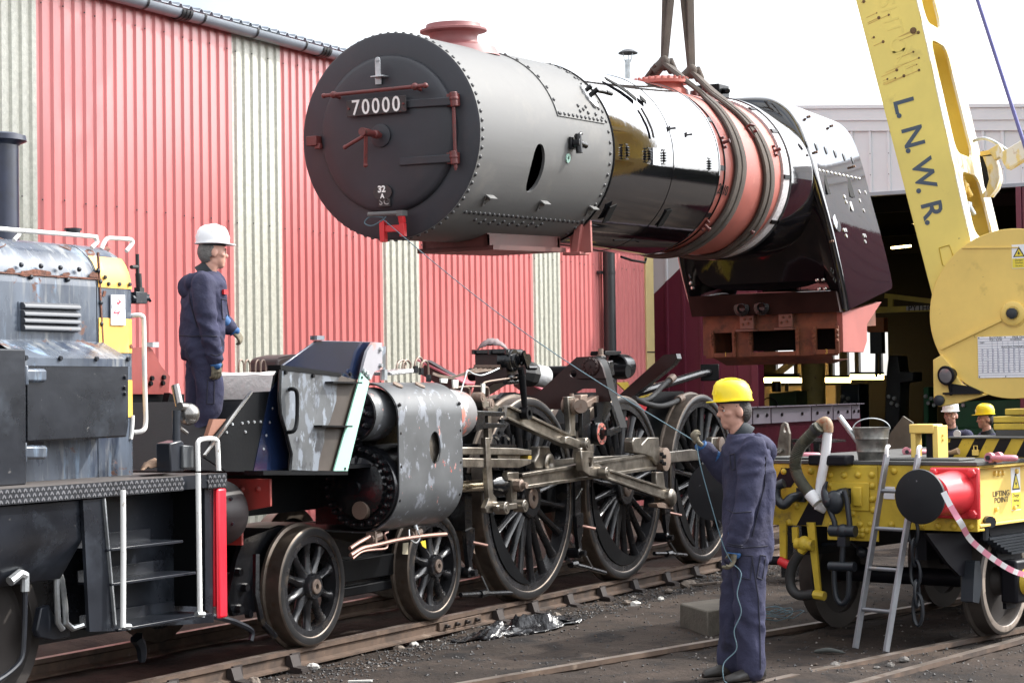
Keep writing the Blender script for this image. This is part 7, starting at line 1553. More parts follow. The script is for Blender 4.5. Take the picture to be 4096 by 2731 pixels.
# side locker
YL = -.95
lk = dtrace('side_locker', W4, [(190, 1030), (1008, 1064), (1008, 1568), (992, 1660), (170, 1700)], YL, YB, m_dbox, bevel=.006); lk['label'] = 'black side locker with strap hinges'
zt = W4(600, 1045, y=YL).z; x0_, x1_ = W4(178, 1040, y=YL).x, W4(1010, 1060, y=YL).x
dp('locker_lid', MB().add([(x0_-.02, YL-.012, zt), (x1_+.01, YL-.012, zt), (x1_+.01, YB, zt+.12), (x0_-.02, YB, zt+.12), (x0_-.02, YL-.012, zt-.05), (x1_+.01, YL-.012, zt-.05)], [(0, 1, 2, 3), (4, 5, 1, 0)]), m_dblack, lk)
for a, b in ((198, 1040), (470, 1044), (753, 1048), (1000, 1050)): dp('lid_bolt', MB().lathe([(0, .018), (.015, .014)], W4(a, b, y=YL-.014), (0, -1, 0), 8), m_dbox, lk)
dtrace('locker_door', W4, [(215, 1068), (1000, 1075), (985, 1650), (215, 1690)], YL-.008, YL-.001, m_dbox, lk, bevel=.003)
for b, vw, a0_, a1_ in ((1178, W4, 205, 355), (165, W5, 150, 280)):
    p, q = vw(a0_, b, y=YL-.02), vw(a1_, b, y=YL-.02); dp('strap_hinge', MB().beam(p, q, [(-.012, -.045), (.012, -.03), (.012, .03), (-.012, .045)]).tube([p+V(-.01, 0, -.06), p+V(-.01, 0, .06)], .022, 8), m_dblack, lk, bevel=.006)
for a, b in ((980, 1192), (976, 1275), (980, 1322)): dp('locker_bolt', MB().lathe([(0, .014), (.014, .012)], W4(a, b, y=YL-.01), (0, -1, 0), 8), m_dbox, lk)
dp('cab_side', MB().bb(XR, x0_-.04, YL-.06, .9, 1.4, W4(0, 968, y=YL-.06).z), m_dbox, bevel=.01)
# pipe and valve on the nose, handrails
dp('vent_pipe', MB().tube([W4(1077, 228, y=-.6), W4(1083, 470, y=-.6)], .013, 10).tube([W4(1085, 380, y=-.6), W4(1093, 500, y=-.6)], .022, 10).box(W4(1092, 525, y=-.6), (.05, .05, .06)).tube([W4(1030, 330, y=-.62), W4(1075, 328, y=-.6)], .014, 8), m_rubber)
dp('drain_valve', MB().box(W4(1075, 572, y=-.6), (.12, .08, .08)).tube([W4(1030, 575, y=-.62), W4(1150, 575, y=-.6)], .024, 8).tube([W4(1145, 540, y=-.6), W4(1180, 600, y=-.6)], .01, 8).tube([W4(1148, 600, y=-.6), W4(1168, 545, y=-.6)], .008, 8), m_dbox, bevel=.006)
dp('nose_handrail', MB().tube(spline([W4(a, b, y=yy) for a, b, yy in ((1030, 712, -.68), (1080, 706, -.72), (1112, 715, -.74), (1126, 755, -.74), (1130, 1000, -.74), (1136, 1300, -.74), (1142, 1540, -.74), (1120, 1610, -.74), (1050, 1625, -.7))], 5), .0165, 10), m_white)
dp('nose_handrail', MB().tube(spline([W5(a, b, y=-.72) for a, b in ((795, 85), (800, 50), (805, -10), (806, -60))], 4), .014, 8), m_white)
for pts in ([(748, 395), (750, 800), (748, 1228)], [(1205, 290), (1210, 700), (1216, 1150)]):
    dp('step_handrail', MB().tube([W5(a, b, y=YF-.06) for a, b in pts], .0175, 12), m_white)
dp('loop_handrail', MB().tube(spline([W5(a, b, y=YF+.02) for a, b in ((1206, 278), (1202, 130), (1210, 95), (1240, 84), (1290, 82), (1318, 92), (1324, 130), (1330, 275))], 5), .0165, 10), m_white)
for a, b in ((790, 1222), (1240, 1148)): dp('rail_foot', MB().tube([W5(a-45, b, y=YF-.06), W5(a, b, y=YF-.06)], .018, 8).tube([W5(a-5, b-15, y=YF-.06), W5(a-5, b+20, y=YF-.06)], .013, 6), m_galv)
# steps
sp_ = dtrace('step_side', W5, [(505, 455), (628, 445), (702, 1250), (545, 1255)], YF+.02, YF+.045, m_dbox)
dp('step_side_edge', MB().bar(W5(632, 445, y=YF+.01), W5(700, 1215, y=YF+.01), .012, .02, (0, -1, 0)), m_galv, sp_)
dtrace('step_side', W5, [(1245, 300), (1300, 300), (1295, 1150), (1250, 1120)], YF+.03, YF+.06, m_dbox)
dtrace('step_back', W5, [(600, 400), (1300, 380), (1300, 1200), (650, 1240)], -.9, -.88, m_dbox)
for (a0_, b0_), (a1_, b1_), dpth in (((655, 765), (1115, 718), .28), ((680, 950), (1195, 932), .28), ((720, 1250), (1290, 1162), .32)):
    p, q = W5(a0_, b0_, y=YF), W5(a1_, b1_, y=YF); zz_ = (p.z+q.z)/2; t = dp('step_tread', MB().bb(p.x, q.x, YF, YF+dpth, zz_, zz_+.018).bb(p.x, q.x, YF+dpth-.01, YF+dpth, zz_, zz_+.09), m_dbox, bevel=.003)
# tank, frames, wheels, pipes underneath
tk = dp('fuel_tank', MB().prism([(-1.2, 1.3), (-1.2, 1.05), (-1.02, .8), (-.6, .8), (-.6, 1.3)], 'x', -5.2, W5(505, 600, y=-1.2).x), m_dbox, fix=True, bevel=.01)
dp('frame_plate', MB().bb(XR, XF-.13, -.66, -.63, .35, 1.31).bb(XR, XF-.13, .63, .66, .35, 1.31), m_dbox)
for x in (-3.6, -6.0):
    for s in (-1, 1):
        w = dp('road_wheel', MB().lathe([(-.04, .53), (.0, .5), (.12, .5), (.125, .42), (.06, .4), (.06, .12), (.14, .1), (.14, 0)], (x, s*.69, .5), (0, s, 0), 48), m_dwh, fix=True)
dp('brake_lever', MB().tube([W5(a, b, y=-1.0) for a, b in ((330, 760), (345, 860), (375, 940), (395, 1100), (400, 1200), (440, 1235), (500, 1215))], .02, 8), m_galv); dp('brake_lever', MB().tube([W5(a, b, y=-1.0) for a, b in ((345, 870), (345, 1000), (352, 1200), (380, 1240))], .019, 8), m_galv)
dp('brake_bracket', MB().prism(dtr(W5, [(225, 1250), (250, 1110), (300, 1090), (330, 1150), (420, 1180), (430, 1290), (330, 1310), (240, 1290)], -.95), 'y', -.95, -.9), m_dbox, bevel=.01)
dp('sand_pipe', MB().tube(spline([W5(a, b, y=-1.1) for a, b in ((150, 930), (152, 1100), (145, 1300), (130, 1420), (60, 1500), (-30, 1560))], 5), .016, 8), m_dbox); dp('pipe_fitting', MB().tube([W5(60, 950, y=-1.1), W5(120, 900, y=-1.1), W5(150, 915, y=-1.1)], .03, 8).tube([W5(152, 900, y=-1.1), W5(152, 1010, y=-1.1)], .026, 8), m_galv)
dp('guard_iron', MB().tube(spline([V(XF-.1, -.75, .5), W5(1340, 1170, y=-.75), W5(1450, 1205, y=-.75), W5(1530, 1250, y=-.75), W5(1525, 1310, y=-.75)], 4), .022, 6), m_dbox)
dp('rail_sweep', MB().tube(spline([W5(830, 1290, y=-.75), W5(860, 1350, y=-.75), W5(865, 1440, y=-.75)], 4), [.05, .045, .04, .04, .038, .036, .034, .03, .02], 6), m_dbox)
# marker lamp, socket box
bx_ = dp('socket_box', MB().prism(dtr(W5, [(1020, 110), (1090, 90), (1110, 110), (1110, 280), (1025, 285)], -1.15), 'y', -1.17, -1.05), m_dbox, bevel=.01)
dtrace('socket_cover', W5, [(1115, 120), (1180, 125), (1180, 260), (1115, 262)], -1.19, -1.1, mat('grey_cover', (.06, .065, .07), .4), bx_, bevel=.008)
dp('lamp_post', MB().tube([C4(405, 1080, y=-1.1), C4(405, 760, y=-1.1)], .028, 10), m_dbox, bx_)
lm = dp('marker_lamp', MB().sphere(C4(535, 800, y=-1.1), .075, 20, 14).tube([C4(395, 500, y=-1.0), C4(440, 720, y=-1.05)], .03, 12).tube([C4(440, 720, y=-1.1), C4(530, 730, y=-1.1)], .03, 10).tube([C4(440, 940, y=-1.1), C4(515, 1000, y=-1.1)], .014, 8), mat('dull_chrome', (.22, .21, .2), .22, .8, var=.2))
sk_ = MB(); rows = []
for i in range(9):
    rows.append([W5(855+i*22, 268, y=-1.05+.05*j)+V(0, 0, .075*math.sin(pi*i/8)**.6*math.sin(pi*(j+.5)/6)+.015*mnoise.noise(Vector((i*.8, j*.8, 9)))) for j in range(6)])
o = obj('sacking_bundle', sk_.grid(rows), mat('sacking', (.28, .18, .12), .9, var=.2, bump=.6, bs=30), smooth=60, fix=True); s = o.modifiers.new('t', 'SOLIDIFY'); s.thickness = .01
tag(o, 'brown sacking bundle lying on the shunter footplate', 'sack')
# ================================================================== people
m_overall = mat('navy_overall', (.042, .043, .078), .85, var=.16, vs=5, bump=1.0, bs=8, spec=.2, layers=[((.085, .08, .115), 2.2, .54, .25), ((.022, .021, .03), 4, .6, .15)])
m_skin = mat('skin', (.52, .28, .21), .5, var=.06, vs=14); m_hairg = mat('grey_hair', (.16, .15, .14), .7, var=.3, vs=40, bump=.6, bs=80); m_hairb = mat('dark_hair', (.02, .014, .012), .6, var=.2, bump=.5, bs=80)
m_hatw = mat('white_helmet', (.76, .76, .77), .35, var=.03, layers=[((.5, .48, .45), 22, .68, .05)]); m_haty = mat('yellow_helmet', (.85, .66, .015), .32, var=.03)
m_glove = mat('glove_leather', (.15, .13, .09), .8, var=.3, vs=14); m_gloveb = mat('glove_blue', (.02, .09, .24), .7, var=.15); m_boot = mat('boot_leather', (.02, .017, .015), .5, var=.3); m_collar = mat('dark_collar', (.025, .03, .035), .85)
def remesh(mb, name, m, voxel, smooth_it=4, fold=0., fs=9., seed=0, fac=.5):
    o = obj(name+'_tmp', mb, m, fix=False, smooth=0)
    r = o.modifiers.new('r', 'REMESH'); r.mode = 'VOXEL'; r.voxel_size = voxel
    s = o.modifiers.new('s', 'SMOOTH'); s.factor = fac; s.iterations = smooth_it
    bpy.context.view_layer.update(); me = bpy.data.meshes.new_from_object(o.evaluated_get(bpy.context.evaluated_depsgraph_get())); bpy.data.objects.remove(o)
    if fold:
        N_ = [v.normal.copy() for v in me.vertices]
        for v, n in zip(me.vertices, N_):
            p = v.co; q = Vector((p.x*fs*.8+p.z*fs*.35, p.y*fs*.8, p.z*fs*.75+2.6*mnoise.noise(p*2.6+Vector((seed, 0, 0)))))
            a = mnoise.noise(q+Vector((seed, seed, 0))); b = mnoise.noise(q*2.3+Vector((0, seed, 5)))
            v.co = p+n*(fold*((1-abs(a)*2.2)*.9+.35*b))
    me.name = name; me.polygons.foreach_set('use_smooth', [True]*len(me.polygons)); me.update(); return me
def limb(mb, pts, rs, n=14):
    mb.tube(spline(pts, 6), [r for r in interp(rs, 6)], n)
    for p, r in ((pts[0], rs[0]), (pts[-1], rs[-1])): mb.sphere(p, r*.98, n, 8)
def interp(rs, n):
    out = []
    for a, b in zip(rs, rs[1:]): out += [a+(b-a)*k/n for k in range(n)]
    return out+[rs[-1]]
def rings(mb, centres, f, s, dims, n=24):                 # loft of ellipses: (half depth, half width)
    rows = []
    for c, (d, w) in zip(centres, dims): rows.append([c+f*(d*math.cos(2*pi*i/n))+s*(w*math.sin(2*pi*i/n)) for i in range(n)])
    mb.grid(rows, wrap=True); mb.add(rows[0], [tuple(range(n))]); mb.add(rows[-1], [tuple(reversed(range(n)))])
def head_mesh(c, f, up, s, k=1.0, voxel=.007):             # c: centre of the skull
    mb = MB(); R = Matrix((f, s, up)).transposed()
    def ell(o, r): 
        t = MB().sphere((0, 0, 0), 1, 20, 14); mb.add([c+R@Vector((o[0]+v[0]*r[0], o[1]+v[1]*r[1], o[2]+v[2]*r[2]))*k for v in t.v], t.f)
    ell((-.008, 0, .025), (.098, .077, .105)); ell((.03, 0, -.045), (.062, .062, .075)); ell((.055, 0, -.095), (.034, .034, .028)); ell((.0, 0, -.07), (.06, .06, .05))
    ell((.085, 0, .012), (.016, .05, .012)); ell((.1, 0, -.03), (.02, .0125, .017)); ell((.092, 0, -.005), (.014, .009, .03)); ell((.083, 0, -.066), (.013, .024, .007)); ell((.081, 0, -.078), (.013, .022, .007))
    for q in (-1, 1): ell((-.012, q*.079, -.012), (.024, .011, .034)); ell((.052, q*.045, -.022), (.03, .025, .022))
    return mb
def eyes(root, c, f, up, s, k):
    for q in (-1, 1):
        p = c+(f*.071+s*(q*.03)+up*.0)*k; wpart('eye', MB().sphere(p, .0115*k, 10, 8), m_white, root); wpart('pupil', MB().sphere(p+f*.009*k, .0065*k, 8, 6), m_ink, root)
        wpart('brow', MB().tube([p+(f*.012+up*.018-s*.018)*k, p+(f*.016+up*.021)*k, p+(f*.008+up*.017+s*.018)*k], .0045*k, 6), m_hairb, root)
def helmet(root, c, f, up, s, m, k=1.0):
    R = Matrix((f, s, up)).transposed(); mb = MB(); rows = []; n = 36
    prof = [(.0, 1.0), (.35, .985), (.65, .9), (.85, .72), (.96, .45), (1.0, .15), (1.0, 0)]
    for hgt, rr in [(-.06, 1.0)]+prof:
        rows.append([c+R@Vector(((.133*rr)*math.cos(t), (.112*rr)*math.sin(t), .036+.142*hgt+(.006 if abs(math.sin(t)) < .28 and hgt > .4 else 0)))*k for t in [2*pi*i/n for i in range(n)]])
    mb.grid(rows, wrap=True)
    out = []
    for t in [2*pi*i/n for i in range(n)]:
        pk = .045*max(0, math.cos(t))**2+.008; out.append(c+R@Vector(((.133+pk)*math.cos(t), (.112+.012+.02*max(0, math.cos(t)))*math.sin(t), .032-.012*max(0, math.cos(t))))*k)
    mb.grid([out, [p+up*(.006*k) for p in out], rows[0]], wrap=True); mb.grid([rows[0], out], wrap=True)
    h = wpart('helmet', mb, m, root, fix=True, smooth=50)
    wpart('helmet_band', MB().tube([c+R@Vector((.1*math.cos(t), .083*math.sin(t), .02))*k for t in [2*pi*i/20 for i in range(20)]], .008*k, 6, closed=True), m_collar, h)
    for a in (-.035, 0, .035): wpart('helmet_ridge', MB().tube([c+R@Vector((.131*math.cos(t), a, .036+.146*math.sin(t)))*k for t in [.25+2.6*i/14 for i in range(15)]], .0055*k, 6), m, h)
def hand(root, w, d, palm, thumb_side, curl, size=1.0, grip=None, cuff=True):
    """glove: w wrist, d direction of fingers, palm normal, thumb side vector"""
    d = d.normalized(); palm = (palm-d*palm.dot(d)).normalized(); t = thumb_side; t = (t-d*t.dot(d)-palm*t.dot(palm)).normalized(); k = size; mb = MB()
    c = w+d*.055*k
    rows = []
    for f_, wd, th in ((0, .03, .024), (.03, .038, .022), (.07, .045, .019), (.1, .044, .016)):
        rows.append([w+d*(f_*k)+t*(wd*k*math.cos(a))+palm*(th*k*math.sin(a)) for a in [2*pi*i/12 for i in range(12)]])
    mb.grid(rows, wrap=True); mb.add(rows[0], [tuple(range(12))]); mb.add(rows[-1], [tuple(reversed(range(12)))])
    for i, (o, L_) in enumerate(((.033, .075), (.011, .085), (-.012, .078), (-.034, .06))):
        p = w+d*(.095*k)+t*(o*k); pts = [p]; a = curl*.5; dirv = d
        for j, ln in enumerate((.45, .32, .25)):
            dirv = (d*math.cos(a)+palm*math.sin(a)).normalized(); pts.append(pts[-1]+dirv*(L_*ln*k)); a += curl
        mb.tube(spline(pts, 3), [x*k for x in interp([.0115, .011, .0105, .008], 3)], 8); mb.sphere(pts[-1], .008*k, 8, 6)
    p = w+d*(.03*k)+t*(.03*k); q1 = p+(d*.5+t*.7+palm*.35).normalized()*(.04*k); q2 = q1+(d*.8+t*.1+palm*(.3+.4*curl)).normalized()*(.035*k)
    mb.tube([p, q1, q2], [.015*k, .0125*k, .009*k], 8); mb.sphere(q2, .009*k, 8, 6)
    me = remesh(mb, 'glove', m_glove, .006, 2); o = bpy.data.objects.new('glove', me); link(o, root); o.matrix_parent_inverse = root.matrix_basis.inverted()
    if cuff:
        wpart('glove_cuff', MB().lathe([(-.075*k, .052*k), (-.03*k, .044*k), (.02*k, .036*k), (.05*k, .042*k)], w, d, 16), m_gloveb, root, fix=True)
        wpart('glove_back', MB().sphere(tuple(w+d*(.05*k)-palm*(.012*k)), .034*k, 12, 8, (.9, .9, .9)), m_gloveb, root)
    return o
def person(name_label, base, J, f, hat, hair, folds=7.0, hood=True, seed=1, scale=1.0, vox=.014, gl=None, boots=True):
    r = root_at('person', name_label, 'person', base)
    up = V(0, 0, 1); s = up.cross(f).normalized(); k = scale      # s: the person's left
    P_, C_, N_ = J['pelvis'], J['chest'], J['neck']
    for sd in ('L', 'R'):
        if J['an'+sd].z > J['sole']+.11: J['an'+sd] = V(J['an'+sd].x, J['an'+sd].y, J['sole']+.1)
    def build(infl, skin):
        mb = MB(); g = infl
        cs = [P_-up*.12*k, P_, P_+(C_-P_)*.45, C_, C_+(N_-C_)*.55, C_+(N_-C_)*.85, N_]
        dm = [(.12, .165), (.135, .18), (.13, .165), (.135, .19), (.12, .19), (.09, .13), (.06, .065)]; ex_ = .008 if not skin else 0; dm = [(a+ex_, b+ex_) for a, b in dm[:5]]+dm[5:]
        rings(mb, cs, J.get('tf', f), s, [((a+g)*k, (b+g)*k) for a, b in dm])
        for sd in ('L', 'R'):
            a = J['sh'+sd]; limb(mb, [a, J['el'+sd], J['wr'+sd]], [(.066+g*1.2)*k, (.052+g*1.3)*k, (.036+g*1.2)*k])
            limb(mb, [J['hip'+sd], J['kn'+sd], J['an'+sd]], [(.095+g*1.2)*k, (.07+g*1.6)*k, (.05+g*2.4)*k])
        return mb
    mb = build(-.012, True); hm = head_mesh(J['head'], f, J.get('hup', up), s, k); mb.merge(hm); limb(mb, [N_-up*.03*k, J['head']-up*.09*k+f*(-.012)*k], [.062*k, .056*k])
    me = remesh(mb, 'body', m_skin, .0075*k, 3, fac=.4); o = bpy.data.objects.new('body', me); link(o, r); o.matrix_parent_inverse = r.matrix_basis.inverted()
    me = remesh(build(.014, False), 'overall', m_overall, vox, 5, folds*.0016, 9., seed); ov = bpy.data.objects.new('overall', me); link(ov, r); ov.matrix_parent_inverse = r.matrix_basis.inverted()
    hu = J.get('hup', up); hc = J['head']
    eyes(r, hc, f, hu, s, k)
    helmet(r, hc+hu*.03*k, f, hu, s, hat, k*.94)
    # hair: a cap hugging the back of the skull down to the nape
    hb = MB(); R = Matrix((f, s, hu)).transposed(); t = MB().sphere((0, 0, 0), 1, 24, 16); hb.add([hc+R@Vector((-.02+v[0]*.095, v[1]*.081, .002+v[2]*.1))*k for v in t.v], [fc for fc in t.f for a, b in [(sum(t.v[i][0] for i in fc)/len(fc), sum(t.v[i][2] for i in fc)/len(fc))] if a < (.45 if b > .12 else -.12-.35*max(0, -b-.3)) and b > -.88])
    wpart('hair', hb, hair, r, smooth=60)
    # collar and hood
    cm = MB().lathe([(-.03, .088), (.02, .078), (.05, .076), (.052, .066), (.0, .06)], N_-up*.005*k, (hc-up*.1*k-N_).normalized(), 20); wpart('collar', cm, m_collar, r, fix=True)
    if hood:
        B_ = N_-f*.125*k-up*.06*k; hm_ = MB()
        for i in range(9):
            a = -1.25+2.5*i/8; hm_.sphere(tuple(B_+s*(.125*k*math.sin(a))+f*(.085*k*(1-math.cos(a)))-up*(.045*math.cos(a)*k)+up*.02*k), (.05+.012*math.cos(a))*k, 12, 8)
        hm_.sphere(tuple(B_-up*.055*k-f*.0*k), .082*k, 12, 8, (.7, 1.25, 1.1)); me = remesh(hm_, 'hood', m_overall, .011, 6, .008, 12., seed+4); ho = bpy.data.objects.new('hood', me); link(ho, r); ho.matrix_parent_inverse = r.matrix_basis.inverted()
    if gl:
        for g in gl: hand(r, *g[:5], size=k*1.02)
    if boots:
        for sd in ('L', 'R'):
            a = J['an'+sd]; ff = J.get('foot'+sd, f); b = MB(); z = J['sole']
            sl_ = ff.cross(up)
            rows = []
            for x, w_, h_ in ((-.085, .03, .1), (-.07, .04, .13), (.0, .042, .13), (.06, .045, .085), (.13, .05, .065), (.185, .042, .05), (.205, .02, .03)):
                c = V(a.x, a.y, z)+ff*(x*k); rows.append([c+sl_*(w_*k*math.cos(t))+up*max(0, h_*k*(.5+.5*math.sin(t))) for t in [2*pi*i/14 for i in range(14)]])
            b.grid(rows, wrap=True); b.add(rows[0], [tuple(range(14))]); b.add(rows[-1], [tuple(reversed(range(14)))])
            wpart('boot', b, m_boot, r, fix=True, smooth=50)
    return r, ov
# ---- worker with the guide rope
def q7(a, b, d): return A7(a, b, d=d)
Z2 = 13.15; fac2 = V(-.62, .78, 0).normalized()
sole2 = q7(400, 1545, Z2).z
J2 = dict(pelvis=q7(415, 880, Z2), chest=q7(425, 545, Z2), neck=q7(390, 345, Z2), head=q7(350, 232, Z2),
  shL=q7(450, 420, Z2-.19), elL=q7(405, 690, Z2-.25), wrL=q7(355, 895, Z2-.2), shR=q7(385, 410, Z2+.17), elR=q7(315, 545, Z2+.2), wrR=q7(215, 430, Z2+.12),
  hipL=q7(430, 900, Z2-.1), knL=q7(425, 1210, Z2-.12), anL=q7(440, 1490, Z2-.12), hipR=q7(385, 900, Z2+.1), knR=q7(355, 1210, Z2+.12), anR=q7(335, 1450, Z2+.14), sole=sole2, hup=V(-.06, .08, 1).normalized())
J2['footL'] = V(-.75, .5, 0).normalized(); J2['footR'] = V(-.75, .6, 0).normalized()
hl = (J2['wrL'], V(-.12, .1, -1), V(-.5, .9, 0), V(.5, .4, 0)); hr_ = (J2['wrR'], (q7(160, 380, Z2+.1)-J2['wrR']), V(-.3, .3, .7), V(.6, .2, .6))
p2, ov2 = person('worker in navy overalls and yellow helmet paying out a guide rope', V(J2['anL'].x, J2['anL'].y, sole2), J2, fac2, m_haty, m_hairb, 8, True, 3, 1.06, .014, gl=[(*hl, .75), (*hr_, .95)])
# ---- worker on the front platform of the chassis
def q4(a, b, d): return W4(a, b, d=d)
Z1 = 14.45; fac1 = V(.62, -.35, 0).normalized(); fac1 = V(.80, -.60, 0)
h4 = lambda a, b, d: C4(a, b, d=d)
J1 = dict(pelvis=q4(1580, 920, Z1), chest=q4(1600, 590, Z1), neck=q4(1615, 370, Z1), head=q4(1668, 212, Z1),
  shR=q4(1590, 460, Z1-.19), elR=q4(1625, 760, Z1-.24), wrR=q4(1690, 1045, Z1-.2), shL=q4(1680, 450, Z1+.18), elL=q4(1730, 720, Z1+.2), wrL=q4(1800, 800, Z1+.1),
  hipR=q4(1570, 960, Z1-.1), knR=h4(760, 640, Z1-.1), anR=h4(660, 1080, Z1-.08), hipL=q4(1580, 960, Z1+.1), knL=h4(640, 620, Z1+.12), anL=h4(580, 1090, Z1+.14), sole=1.39)
p1, ov1 = person('worker in navy overalls and white helmet standing on the chassis front platform', V(J1['anR'].x, J1['anR'].y, 1.39), J1, fac1, m_hatw, m_hairg, 8, True, 9, 1.0, .014,
  gl=[(J1['wrR'], V(.12, 0, -1), V(.3, .9, 0), V(.8, -.5, 0), .6), (J1['wrL'], V(.5, -.4, -.6), V(-.3, .8, 0), V(.3, .3, .8), .8)])
# ---- two workers beyond the crane
def bg(label, px, d, f, hat, seed, hood):
    c = E4(*px, d=d); g = -.03
    H = c.z; k = min(1.12, (H-g)/1.66); f = f.normalized(); s = V(0, 0, 1).cross(f); b = V(c.x, c.y, g)-f*.02
    at_ = lambda x, y, z: b+f*(x*k)+s*(y*k)+V(0, 0, z*k)
    J = dict(pelvis=at_(0, 0, .95), chest=at_(0, 0, 1.26), neck=at_(0, 0, 1.47), head=at_(.03, 0, 1.66), shL=at_(0, .19, 1.4), shR=at_(0, -.19, 1.4), elL=at_(-.02, .27, 1.12), elR=at_(-.02, -.27, 1.12), wrL=at_(.08, .25, .87), wrR=at_(.08, -.25, .87),
      hipL=at_(0, .1, .92), hipR=at_(0, -.1, .92), knL=at_(.01, .11, .5), knR=at_(.01, -.11, .5), anL=at_(0, .12, .09), anR=at_(0, -.12, .09), sole=g)
    return person(label, b, J, f, hat, m_hairb, 8, hood, seed, k, .02, gl=[(J['wrL'], V(0, 0, -1), -s, f, .6), (J['wrR'], V(0, 0, -1), s, f, .6)])
tocam = (CAM-E4(960, 210, d=25)); tocam.z = 0
r3, o3 = bg('worker with hooded jacket and white helmet standing behind the crane deck, facing out', (952, 195), 24.5, tocam.normalized()+V(-.1, .25, 0), m_hatw, 21, True)
q = E4(1030, 422, d=24.3); bd = wpart('chest_badge', MB().lathe([(0, .047), (.004, .045), (.004, 0)], q, (CAM-q).normalized(), 20), m_sign, r3)
r4, o4 = bg('worker in yellow helmet standing behind the packing timbers, seen from the side', (1390, 235), 24.0, V(-.55, .8, 0), m_haty, 31, False)
# ---- seams, pockets and cuffs sewn on the overalls
from mathutils.bvhtree import BVHTree
def sew(r, ov, items):
    me = ov.data; bv = BVHTree.FromPolygons([v.co.copy() for v in me.vertices], [tuple(p.vertices) for p in me.polygons])
    ms = mat('seam_thread', (.022, .022, .036), .9); mp_ = mat('pocket_cloth', (.05, .05, .085), .88, var=.2, bump=.6, bs=12)
    for vw, pts, kind in items:
        dense = []
        n = len(pts)
        for i in range(n if kind == 'pocket' else n-1):
            a, b = pts[i], pts[(i+1) % n]; dense += [(a[0]+(b[0]-a[0])*t/6, a[1]+(b[1]-a[1])*t/6) for t in range(6)]
        if kind != 'pocket': dense.append(pts[-1])
        hit = []
        for a, b in dense:
            d = (vw(a, b, d=10)-CAM).normalized(); h = bv.ray_cast(CAM, d)
            if h[0] is not None: hit.append(h[0]-d*.003)
        if len(hit) > 3:
            wpart('seam' if kind != 'pocket' else 'pocket_edge', MB().tube(hit, .0042, 5, closed=(kind == 'pocket')), ms, ov_root(r))
def ov_root(r): return r
sew(p2, ov2, [(A7, [(312, 893), (400, 905), (460, 900), (515, 895)], 'seam'), (A7, [(320, 720), (350, 735), (435, 728)], 'seam'), (A7, [(318, 880), (345, 890), (392, 893)], 'seam'), (A7, [(505, 460), (500, 600), (470, 720), (440, 850)], 'seam'), (A7, [(440, 960), (470, 1150), (478, 1350), (480, 1500)], 'seam'), (A7, [(330, 450), (352, 445), (356, 520), (336, 525)], 'pocket'), (A7, [(370, 940), (440, 945), (430, 1060), (368, 1050)], 'pocket'), (A7, [(480, 940), (505, 945), (490, 1060), (462, 1050)], 'pocket')])
sew(p1, ov1, [(W4, [(1385, 862), (1500, 872), (1600, 868), (1800, 876)], 'seam'), (W4, [(1735, 580), (1795, 590), (1795, 740), (1745, 735)], 'pocket'), (W4, [(1480, 480), (1490, 600), (1545, 800)], 'seam'), (C4, [(735, 440), (805, 450), (800, 690), (725, 690)], 'pocket'), (W4, [(1400, 930), (1470, 1000), (1500, 1100)], 'seam'), (W4, [(1650, 1010), (1690, 1025), (1735, 1010)], 'seam')])
q = W4(1765, 525, d=Z1-.12); wpart('red_badge', MB().box(q, (.05, .02, .035)), m_red, p1)
# ---- guide rope: bracket under the smokebox to the glove, then down to the ground
def rope():
    a = BM@BF.hit(W2(560, 1475, d=10), x=-.2); h1 = q7(165, 388, Z2+.08); h2 = q7(345, 985, Z2-.24)
    L1 = [a+(h1-a)*t+V(0, 0, -.10*math.sin(pi*t)) for t in [i/16 for i in range(17)]]
    m = [h1, q7(185, 500, Z2), q7(240, 700, Z2-.12), q7(300, 900, Z2-.24), h2]
    d_ = [h2, q7(385, 1030, Z2-.3), q7(365, 1130, Z2-.32), q7(385, 1220, Z2-.32), q7(350, 1310, Z2-.33), q7(362, 1400, Z2-.33), q7(300, 1470, Z2-.35), q7(300, 1550, Z2-.38)]
    g = P(2650+320/1.2233, 1450+1560/1.2233, z=.0); d_ += [V(g.x, g.y, gz(g.x, g.y)+.012), V(g.x-.3, g.y-.05, gz(g.x-.3, g.y-.05)+.012)]
    pts = L1+spline(m, 6)[1:]+spline(d_, 6)[1:]
    r = thing('guide_rope', 'thin blue rope from the smokebox bracket through the worker\'s gloves', 'rope')
    obj('rope_line', MB().tube(pts, .0038, 6), m_rope, r)
    obj('rope_knot', MB().tube(spline([a+V(0, 0, .02), a+V(0, .14, .03), a+V(0, .2, -.02), a+V(0, .12, -.05), a+V(0, 0, 0), a+V(0, -.03, .04), a+V(0, .03, .06)], 5), .006, 6), m_rope, r)
    # slack coil on the ground behind the worker
    pts = []
    c = P(3050+150/2.6127, 2050+1060/2.6127, z=-.04)
    for i in range(60):
        t = i*.42; rr = .16+.08*math.sin(i*.37); pts.append(V(c.x+rr*1.5*math.cos(t)+.15*math.sin(i*.11), c.y+rr*math.sin(t), 0))
    pts = [V(p.x, p.y, gz(p.x, p.y)+.02+.035*abs(math.sin(i*.8))) for i, p in enumerate(pts)]
    tag(obj('rope_coil', MB().tube(pts, .004, 5), m_rope), 'loose coils of blue rope lying on the dirt by the crane wheel', 'rope')
rope()
# ================================================================== things on the ground
def gnd(p, dz=0): return V(p.x, p.y, gz(p.x, p.y)+dz)
